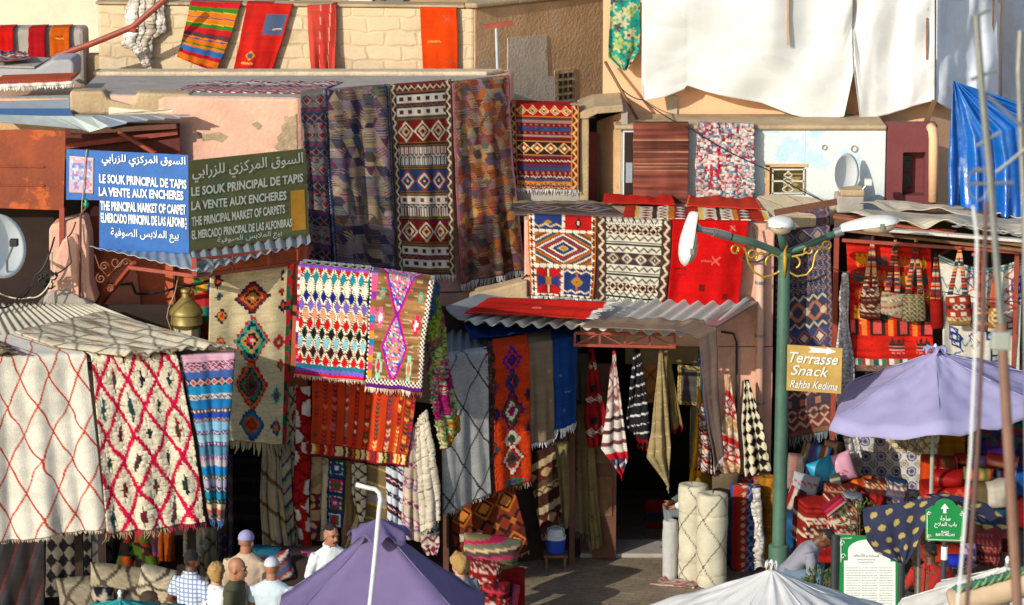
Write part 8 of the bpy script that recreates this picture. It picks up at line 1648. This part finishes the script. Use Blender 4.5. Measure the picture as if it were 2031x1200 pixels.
# ================================================================ PEOPLE
SK = {'dark': M('skin_dark', '#5a3826', .55, .1, 12, .03, 80), 'tan': M('skin_tan', '#96664a', .55, .1, 12, .03, 80), 'fair': M('skin_fair', '#c08a70', .55, .1, 12, .03, 80)}
def plaid():
    m, t, b = nodes('plaid_shirt'); N, L = t.nodes, t.links; tc = N.new('ShaderNodeTexCoord'); prev = None
    col = None
    for ax, sc_ in (('X', 7.5), ('Z', 7.5), ('X', 15), ('Z', 15)):
        wv = N.new('ShaderNodeTexWave'); wv.bands_direction = ax; wv.inputs['Scale'].default_value = sc_; wv.inputs['Distortion'].default_value = .4; L.new(tc.outputs['Object'], wv.inputs[0])
        r = N.new('ShaderNodeValToRGB'); r.color_ramp.elements[0].position = .78; r.color_ramp.elements[1].position = .88
        r.color_ramp.elements[0].color = rgba(C('#cfd6dc')); r.color_ramp.elements[1].color = rgba(C('#66769a') if sc_ < 8 else C('#a8b4c4')); L.new(wv.outputs['Fac'], r.inputs[0])
        if col is None: col = r.outputs[0]
        else:
            mx = N.new('ShaderNodeMix'); mx.data_type = 'RGBA'; mx.blend_type = 'DARKEN'; mx.inputs[0].default_value = 1; L.new(col, mx.inputs[6]); L.new(r.outputs[0], mx.inputs[7]); col = mx.outputs[2]
    L.new(col, b.inputs['Base Color']); b.inputs['Roughness'].default_value = .85; return m
CL = {k: M('garment_'+k, v, .9, .12, 7, .5, 9) for k, v in dict(white='#d6d8da', offwhite='#cfc8ba', beige='#b09a84', olive='#3c3c28', skyblue='#b4c4cc', grey='#7c7c88', red='#981c14', jeans='#5a6c80', dark='#26262c', slate='#6a7078').items()}
CL['plaid'] = plaid()
HR = {k: M('hair_'+k, v, .8, .3, 60, .8, 90) for k, v in dict(black='#070504', brown='#3a2818', blond='#a8844c', grey='#8c8680').items()}
CREASE = bpy.data.textures.new('creases', 'CLOUDS'); CREASE.noise_scale = .13; CREASE.noise_depth = 2; LOCKS = bpy.data.textures.new('locks', 'CLOUDS'); LOCKS.noise_scale = .035; LOCKS.noise_depth = 3
def person(label, px, py, H=1.74, yaw=0., skin='tan', top='white', hair='black', hairlen=.0, cap=None, beard=None, glasses=False, armL=None, armR=None, lean=0., headyaw=0., headtilt=0., seated=None, longrobe=False, sleeve='short', bottom='dark', Y=None, hip=None, build=1.0, bald=False):
    """standing figure placed so that the crown of the head is seen at px, py; seated = seat height"""
    f = H/1.75
    bald = bald or bool(cap)
    zt_ = H if seated is None else seated+.86*f*math.cos(math.radians(lean))+.03
    base = PZ(px, py, zt_) if Y is None else P(px, py, Y)
    Rz = Matrix.Rotation(math.radians(yaw), 3, 'Z'); hipz = .93*f if seated is None else seated+.08
    Rl = Matrix.Rotation(math.radians(lean), 3, 'X')      # positive leans forward (towards -y)
    headoff = Rz @ (Rl @ Vector((0, 0, .82*f))); base = Vector((base.x-headoff.x, base.y-headoff.y, 0))
    o = empty('person', base, label, 'person')
    def U(x, y, z):       # upper-body point given in standing coordinates of a 1.75 m figure
        return base + Rz @ (Rl @ Vector((x*f, y*f, (z-.93)*f)) + Vector((0, 0, hipz)))
    hc = Vector((0, -.022, 1.588)); Rh = Matrix.Rotation(math.radians(headyaw), 3, 'Z') @ Matrix.Rotation(math.radians(headtilt), 3, 'X')
    def Hd(x, y, z): q = hc + Rh @ Vector((x, y, z)); return U(*q)
    Rq = (Rz @ Rl @ Rh).to_quaternion(); Rt = (Rz @ Rl).to_quaternion()
    def ells(mb, c, r, q): mb.ell(c, [a*f for a in r], 16, 12, q)
    sk = MB()
    ells(sk, Hd(0, .01, .03), (.076, .096, .10), Rq); ells(sk, Hd(0, -.03, -.035), (.062, .070, .085), Rq); ells(sk, Hd(0, -.062, -.088), (.035, .032, .026), Rq)
    sk.tube([Hd(0, -.085, .02), Hd(0, -.112, -.025), Hd(0, -.09, -.032)], [.010*f, .017*f, .012*f], 8); ells(sk, Hd(0, -.095, -.062), (.026, .014, .012), Rq)
    for s_ in (-1, 1): ells(sk, Hd(s_*.077, .012, -.012), (.012, .020, .033), Rq); ells(sk, Hd(s_*.033, -.082, .028), (.026, .016, .010), Rq)
    sk.tube([Hd(0, .02, -.05), U(0, .01, 1.46), U(0, .02, 1.40)], [.060*f, .062*f, .075*f], 14)
    aL = armL or ((.235, .02, 1.16), (.24, -.06, .93)); aR = armR or ((-.235, .02, 1.16), (-.24, -.06, .93))
    sh = MB()
    B_ = build
    rings = [(.90, .168, .115), (1.0, .160, .108), (1.1, .160, .105), (1.22, .178, .115), (1.33, .19, .115), (1.40, .165, .095), (1.445, .10, .075), (1.475, .068, .066)]
    def loft(mb, rings, Uf):
        b0 = len(mb.v); n_ = 20
        for z, rx, ry in rings:
            for k in range(n_): a = 2*math.pi*k/n_; mb.v.append(Uf(rx*B_*math.cos(a), ry*B_*math.sin(a)+.01, z))
        for i in range(len(rings)-1):
            for k in range(n_): mb.f.append((b0+i*n_+k, b0+i*n_+(k+1) % n_, b0+(i+1)*n_+(k+1) % n_, b0+(i+1)*n_+k))
        mb.f.append(tuple(b0+k for k in range(n_))[::-1]); e = b0+(len(rings)-1)*n_; mb.f.append(tuple(e+k for k in range(n_)))
    loft(sh, rings, U)
    for sgn, (el, wr) in ((1, aL), (-1, aR)):
        s0 = (sgn*.165*B_, .01, 1.385); el, wr = Vector(el), Vector(wr)
        long = sleeve == 'long' or longrobe
        if long: sh.tube([U(*s0), U(*(Vector(s0).lerp(el, .5))), U(*el), U(*(el.lerp(wr, .55))), U(*(el.lerp(wr, .93)))], [.068*f, .060*f, .052*f, .047*f, .043*f], 12)
        else: sh.tube([U(*s0), U(*(Vector(s0).lerp(el, .4))), U(*(Vector(s0).lerp(el, .78)))], [.068*f, .064*f, .063*f], 12)
        sk.tube([U(*(Vector(s0).lerp(el, .5))), U(*el), U(*(el.lerp(wr, .4))), U(*wr)], [.046*f, .040*f, .038*f, .027*f], 10)
        fd = (wr-el).normalized(); sd = Vector((0, -1, 0)); sd = (sd-fd*sd.dot(fd)).normalized(); nn = fd.cross(sd)
        sk.tube([U(*wr), U(*(wr+fd*.05)), U(*(wr+fd*.09))], [.026*f, .036*f, .034*f], 8)
        for k, ln in enumerate((.075, .085, .08, .062)):
            r0 = wr+fd*.085+sd*(.030-.02*k); b1 = r0+fd*ln*.55+nn*.008*sgn; b2 = r0+fd*ln*.85+nn*.035*sgn
            sk.tube([U(*r0), U(*b1), U(*b2)], [.0095*f, .009*f, .007*f], 6)
        r0 = wr+fd*.03+sd*.03; sk.tube([U(*r0), U(*(r0+sd*.03+fd*.03)), U(*(r0+sd*.035+fd*.065))], [.012*f, .010*f, .008*f], 6)
    tr_ = MB(); shoes = MB()
    for sgn in (-1, 1):
        if seated is None:
            hp, kn, an = Vector((sgn*.09, 0, .93*f)), Vector((sgn*.10, -.02, .50*f)), Vector((sgn*.11, .02, .08*f))
        else:
            hp, kn, an = Vector((sgn*.09, 0, seated+.08)), Vector((sgn*.14, -.42*f, seated+.12)), Vector((sgn*.13, -.34*f, .08))
            if hip: kn = Vector((sgn*.14, -.40*f, seated+hip))
        W_ = lambda v: base+Rz @ v
        tr_.tube([W_(hp+Vector((0, 0, .03))), W_(hp.lerp(kn, .5)), W_(kn), W_(kn.lerp(an, .5)), W_(an)], [.105*f, .085*f, .066*f, .062*f, .055*f], 12)
        for_ = an+Vector((0, -.1, -.04)); shoe = MB().tube([W_(an+Vector((0, .05, -.04))), W_(an+Vector((0, 0, -.035))), W_(for_), W_(an+Vector((0, -.17, -.05)))], [.035*f, .045*f, .045*f, .022*f], 10); shoe.build('shoe', CL['dark'], o, smooth=True)
    if longrobe:
        loft(sh, [(.12, .23, .18), (.4, .21, .16), (.7, .19, .14), (.95, .178, .125)], U)
    sk.build('body', SK[skin], o, smooth=True, remesh=.0085)
    tr_.ell(base+Rz @ Vector((0, 0, hipz+.02)), (.155*f, .115*f, .12*f)).build('trousers', CL[bottom], o, smooth=True, remesh=.014)
    g_ = sh.build('robe' if longrobe else 'shirt', CL[top], o, smooth=True, remesh=.012)
    d_ = g_.modifiers.new('creases', 'DISPLACE'); d_.texture = CREASE; d_.strength = .028; d_.mid_level = .5; d_.texture_coords = 'LOCAL'
    if sleeve == 'long' and not longrobe or top == 'plaid':     # collar
        c_ = MB(); pts = [U(.072*math.cos(a), .066*math.sin(a)+.012, 1.475+.012*math.sin(a)) for a in np.linspace(-1.25, 4.39, 22)]; c_.tube(pts, .014*f, 6); c_.build('collar', CL[top], o, smooth=True)
    ey = MB()
    for s_ in (-1, 1): MB().ell(Hd(s_*.033, -.088, .008), (.010*f, .008*f, .007*f), 8, 6, Rq).build('eye', M('eye_dark', '#1a1412', .2, 0, 5, 0), o, smooth=True); MB().tube([Hd(s_*.015, -.096, .030), Hd(s_*.035, -.097, .036), Hd(s_*.054, -.082, .028)], .0045*f, 5).build('eyebrow', HR[hair if hair in ('black', 'brown') else 'brown'], o)
    MB().tube([Hd(-.024, -.098, -.064), Hd(0, -.109, -.062), Hd(.024, -.098, -.064)], .005*f, 5).build('mouth', M('lip', '#8a4a40', .5, .1), o)
    if not bald:
        hr = MB(); n_ = 24; g = random.Random(hash(label) % 999 if 0 else len(label))
        rows = 11
        for i in range(rows):
            th = (math.pi*(.50 if hairlen < .02 else .60))*i/(rows-1)
            for k in range(n_):
                a = 2*math.pi*k/n_; back = (math.sin(a)+1)/2
                t2 = th*(.62+.72*back)*(1+.10*math.sin(k*2.7)*(i == rows-1)); tp = 1-.07*(i/(rows-1))**4*(hairlen < .02)
                hr.v.append(Hd(tp*(.078+hairlen*.25)*math.sin(t2)*math.cos(a), .012+tp*(.098+hairlen*.25)*math.sin(t2)*math.sin(a), .033+(.101+hairlen*.2)*math.cos(t2)-(hairlen*.6*back*(i/(rows-1))**2)))
        for i in range(rows-1):
            for k in range(n_): hr.f.append((i*n_+k, (i+1)*n_+k, (i+1)*n_+(k+1) % n_, i*n_+(k+1) % n_))
        h_ = hr.build('hair', HR[hair], o, smooth=True); dq = h_.modifiers.new('locks', 'DISPLACE'); dq.texture = LOCKS; dq.strength = .02+hairlen*.5; dq.texture_coords = 'LOCAL'; sd_ = h_.modifiers.new('t', 'SOLIDIFY'); sd_.thickness = .006; sd_.offset = -1
        if hairlen > .2:
            cu = MB()
            for k in range(170):
                a = g.random()*6.28; e = g.random()*1.7; back = (math.sin(a)+1)/2
                if back < .3 and e > .8: continue
                r_ = .088+hairlen*.3; p = Hd(r_*math.sin(e)*math.cos(a), .015+(r_+.02)*math.sin(e)*math.sin(a), .03+(.1+hairlen*.2)*math.cos(e)); cu.ell(p, (.015*f, .015*f, .018*f), 6, 4)
            cu.build('hair_curl', HR[hair], o, smooth=True)
    if beard:
        bm_ = MB(); ells(bm_, Hd(0, -.035, -.062), (.062, .064, .050), Rq) if beard == 'full' else None
        bm_.tube([Hd(-.036, -.092, -.056), Hd(-.015, -.108, -.049), Hd(.015, -.108, -.049), Hd(.036, -.092, -.056)], .0085*f, 6); bm_.build('beard' if beard == 'full' else 'moustache', HR['black'], o, smooth=True)
    if cap:
        mt, kind = cap; cp = MB(); n_ = 24; b0 = 0
        for i in range(8):
            th = math.pi*(.58 if kind == 'round' else .5)*i/7
            for k in range(n_): a = 2*math.pi*k/n_; cp.v.append(Hd(.086*math.sin(th)*math.cos(a), .014+.108*math.sin(th)*math.sin(a), .046+.088*math.cos(th)))
        for i in range(7):
            for k in range(n_): cp.f.append((i*n_+k, (i+1)*n_+k, (i+1)*n_+(k+1) % n_, i*n_+(k+1) % n_))
        c2 = cp.build('cap', mt, o, smooth=True); sd_ = c2.modifiers.new('t', 'SOLIDIFY'); sd_.thickness = .01
        if kind == 'peak': MB().poly([Hd(-.075, -.07, .045), Hd(-.06, -.15, .03), Hd(0, -.175, .027), Hd(.06, -.15, .03), Hd(.075, -.07, .045)], Rq @ Vector((0, 0, .006))).build('peak', mt, c2)
    if glasses:
        gl = MB()
        for s_ in (-1, 1): gl.tube([Hd(s_*.034+.02*math.cos(a), -.102, .008+.016*math.sin(a)) for a in np.linspace(0, 6.28, 14)], .0025, 4); gl.tube([Hd(s_*.054, -.1, .012), Hd(s_*.082, .0, .012)], .0025, 4)
        gl.build('glasses', BLACKM, o)
    return o
CAPL = M('lavender_cap', '#8c88b0', .9, .1, 20); CAPG = M('grey_cap', '#b4b8bc', .85, .12, 20, spots=[(25, .6, '#888c90')])
person('man in a blue and white plaid shirt with black hair seen from behind', 378, 1086, 1.52, 150, 'dark', 'plaid', 'black', beard='full', armL=((.27, .02, 1.15), (.2, -.16, 1.0)), armR=((-.26, .03, 1.15), (-.22, -.12, .95)), bottom='jeans')
person('woman with short blond hair in a white top seen from behind', 428, 1112, 1.42, 160, 'fair', 'white', 'blond', .064, armL=((.25, .0, 1.15), (.18, -.15, 1.0)), armR=((-.36, .06, 1.17), (-.2, -.04, 1.0)), bottom='slate')
person('bald man in an olive shirt looking sideways', 466, 1100, 1.51, 78, 'tan', 'olive', 'grey', bald=True, headyaw=5, headtilt=8, bottom='dark')
person('old man in a beige robe and lavender skullcap seen from behind', 487, 1047, 1.54, 165, 'tan', 'beige', 'grey', cap=(CAPL, 'round'), longrobe=True, headtilt=6, build=1.12)
person('man in a pale blue tee shirt and grey peaked cap seen from behind', 538, 1100, 1.49, 172, 'tan', 'skyblue', 'grey', cap=(CAPG, 'peak'), build=1.1, bottom='slate')
person('moustached man in a loose white shirt looking to the side', 655, 1033, 1.52, 25, 'tan', 'white', 'black', sleeve='long', beard='moustache', headyaw=12, headtilt=6, armL=((.24, .0, 1.15), (.1, -.22, 1.08)), armR=((-.26, .04, 1.14), (-.16, -.18, 1.02)), bottom='dark')
person('dark haired man in glasses at the lower edge beside the turquoise parasol', 292, 1167, 1.49, 80, 'tan', 'white', 'brown', .03, glasses=True, beard='moustache', headtilt=10)
person('visitor with curly blond hair half hidden by the purple parasol', 912, 1094, 1.40, 215, 'fair', 'slate', 'blond', .09)
person('seated young man in a grey shirt bending forward behind the information panel', 1652, 1052, 1.49, 80, 'dark', 'grey', 'black', lean=42, headtilt=18, seated=.45, armL=((.22, -.22, 1.16), (.12, -.30, .94)), armR=((-.24, -.24, 1.16), (-.14, -.34, .96)), bottom='jeans', hip=.16, build=1.1)
person('person in a red top seated with back turned under the direction sign', 1846, 1073, 1.47, 178, 'dark', 'red', 'black', seated=.42, armL=((.26, -.05, 1.15), (.2, -.3, 1.05)), armR=((-.3, -.1, 1.18), (-.28, -.3, 1.25)))
o_ = person('seated man in a white shirt half hidden behind the rolls in the doorway', 1388, 900, 1.47, -85, 'tan', 'white', 'black', seated=.32, Y=.6, sleeve='long', armL=((.22, -.14, 1.15), (.12, -.34, 1.05)), armR=((-.24, -.12, 1.15), (-.14, -.34, 1.05)), bottom='slate')
for x_, y_, zz, sz in ((1612, 1160, .42, .3), (1850, 1150, .38, .28)): pass
# stools for the seated
def stool(label, c, z, w_=.3):
    o = empty('stool', c, label, 'stool'); MB().box((c[0]-w_/2, c[1]-w_/2, z-.04), (c[0]+w_/2, c[1]+w_/2, z)).build('seat', WOOD, o, bevel=.006)
    for sx in (-1, 1):
        for sy_ in (-1, 1): MB().box((c[0]+sx*w_*.4-.018, c[1]+sy_*w_*.4-.018, 0), (c[0]+sx*w_*.4+.018, c[1]+sy_*w_*.4+.018, z-.04)).build('leg', WOOD, o)
for p_, lb_, z_ in ((bpy.data.objects['person.008'], 'low wooden stool under the man in the grey shirt', .42), (bpy.data.objects['person.009'], 'low wooden stool under the person in the red top', .39), (bpy.data.objects['person.010'], 'wooden stool in the dark doorway', .29)):
    stool(lb_, (p_.location.x, p_.location.y, 0), z_)
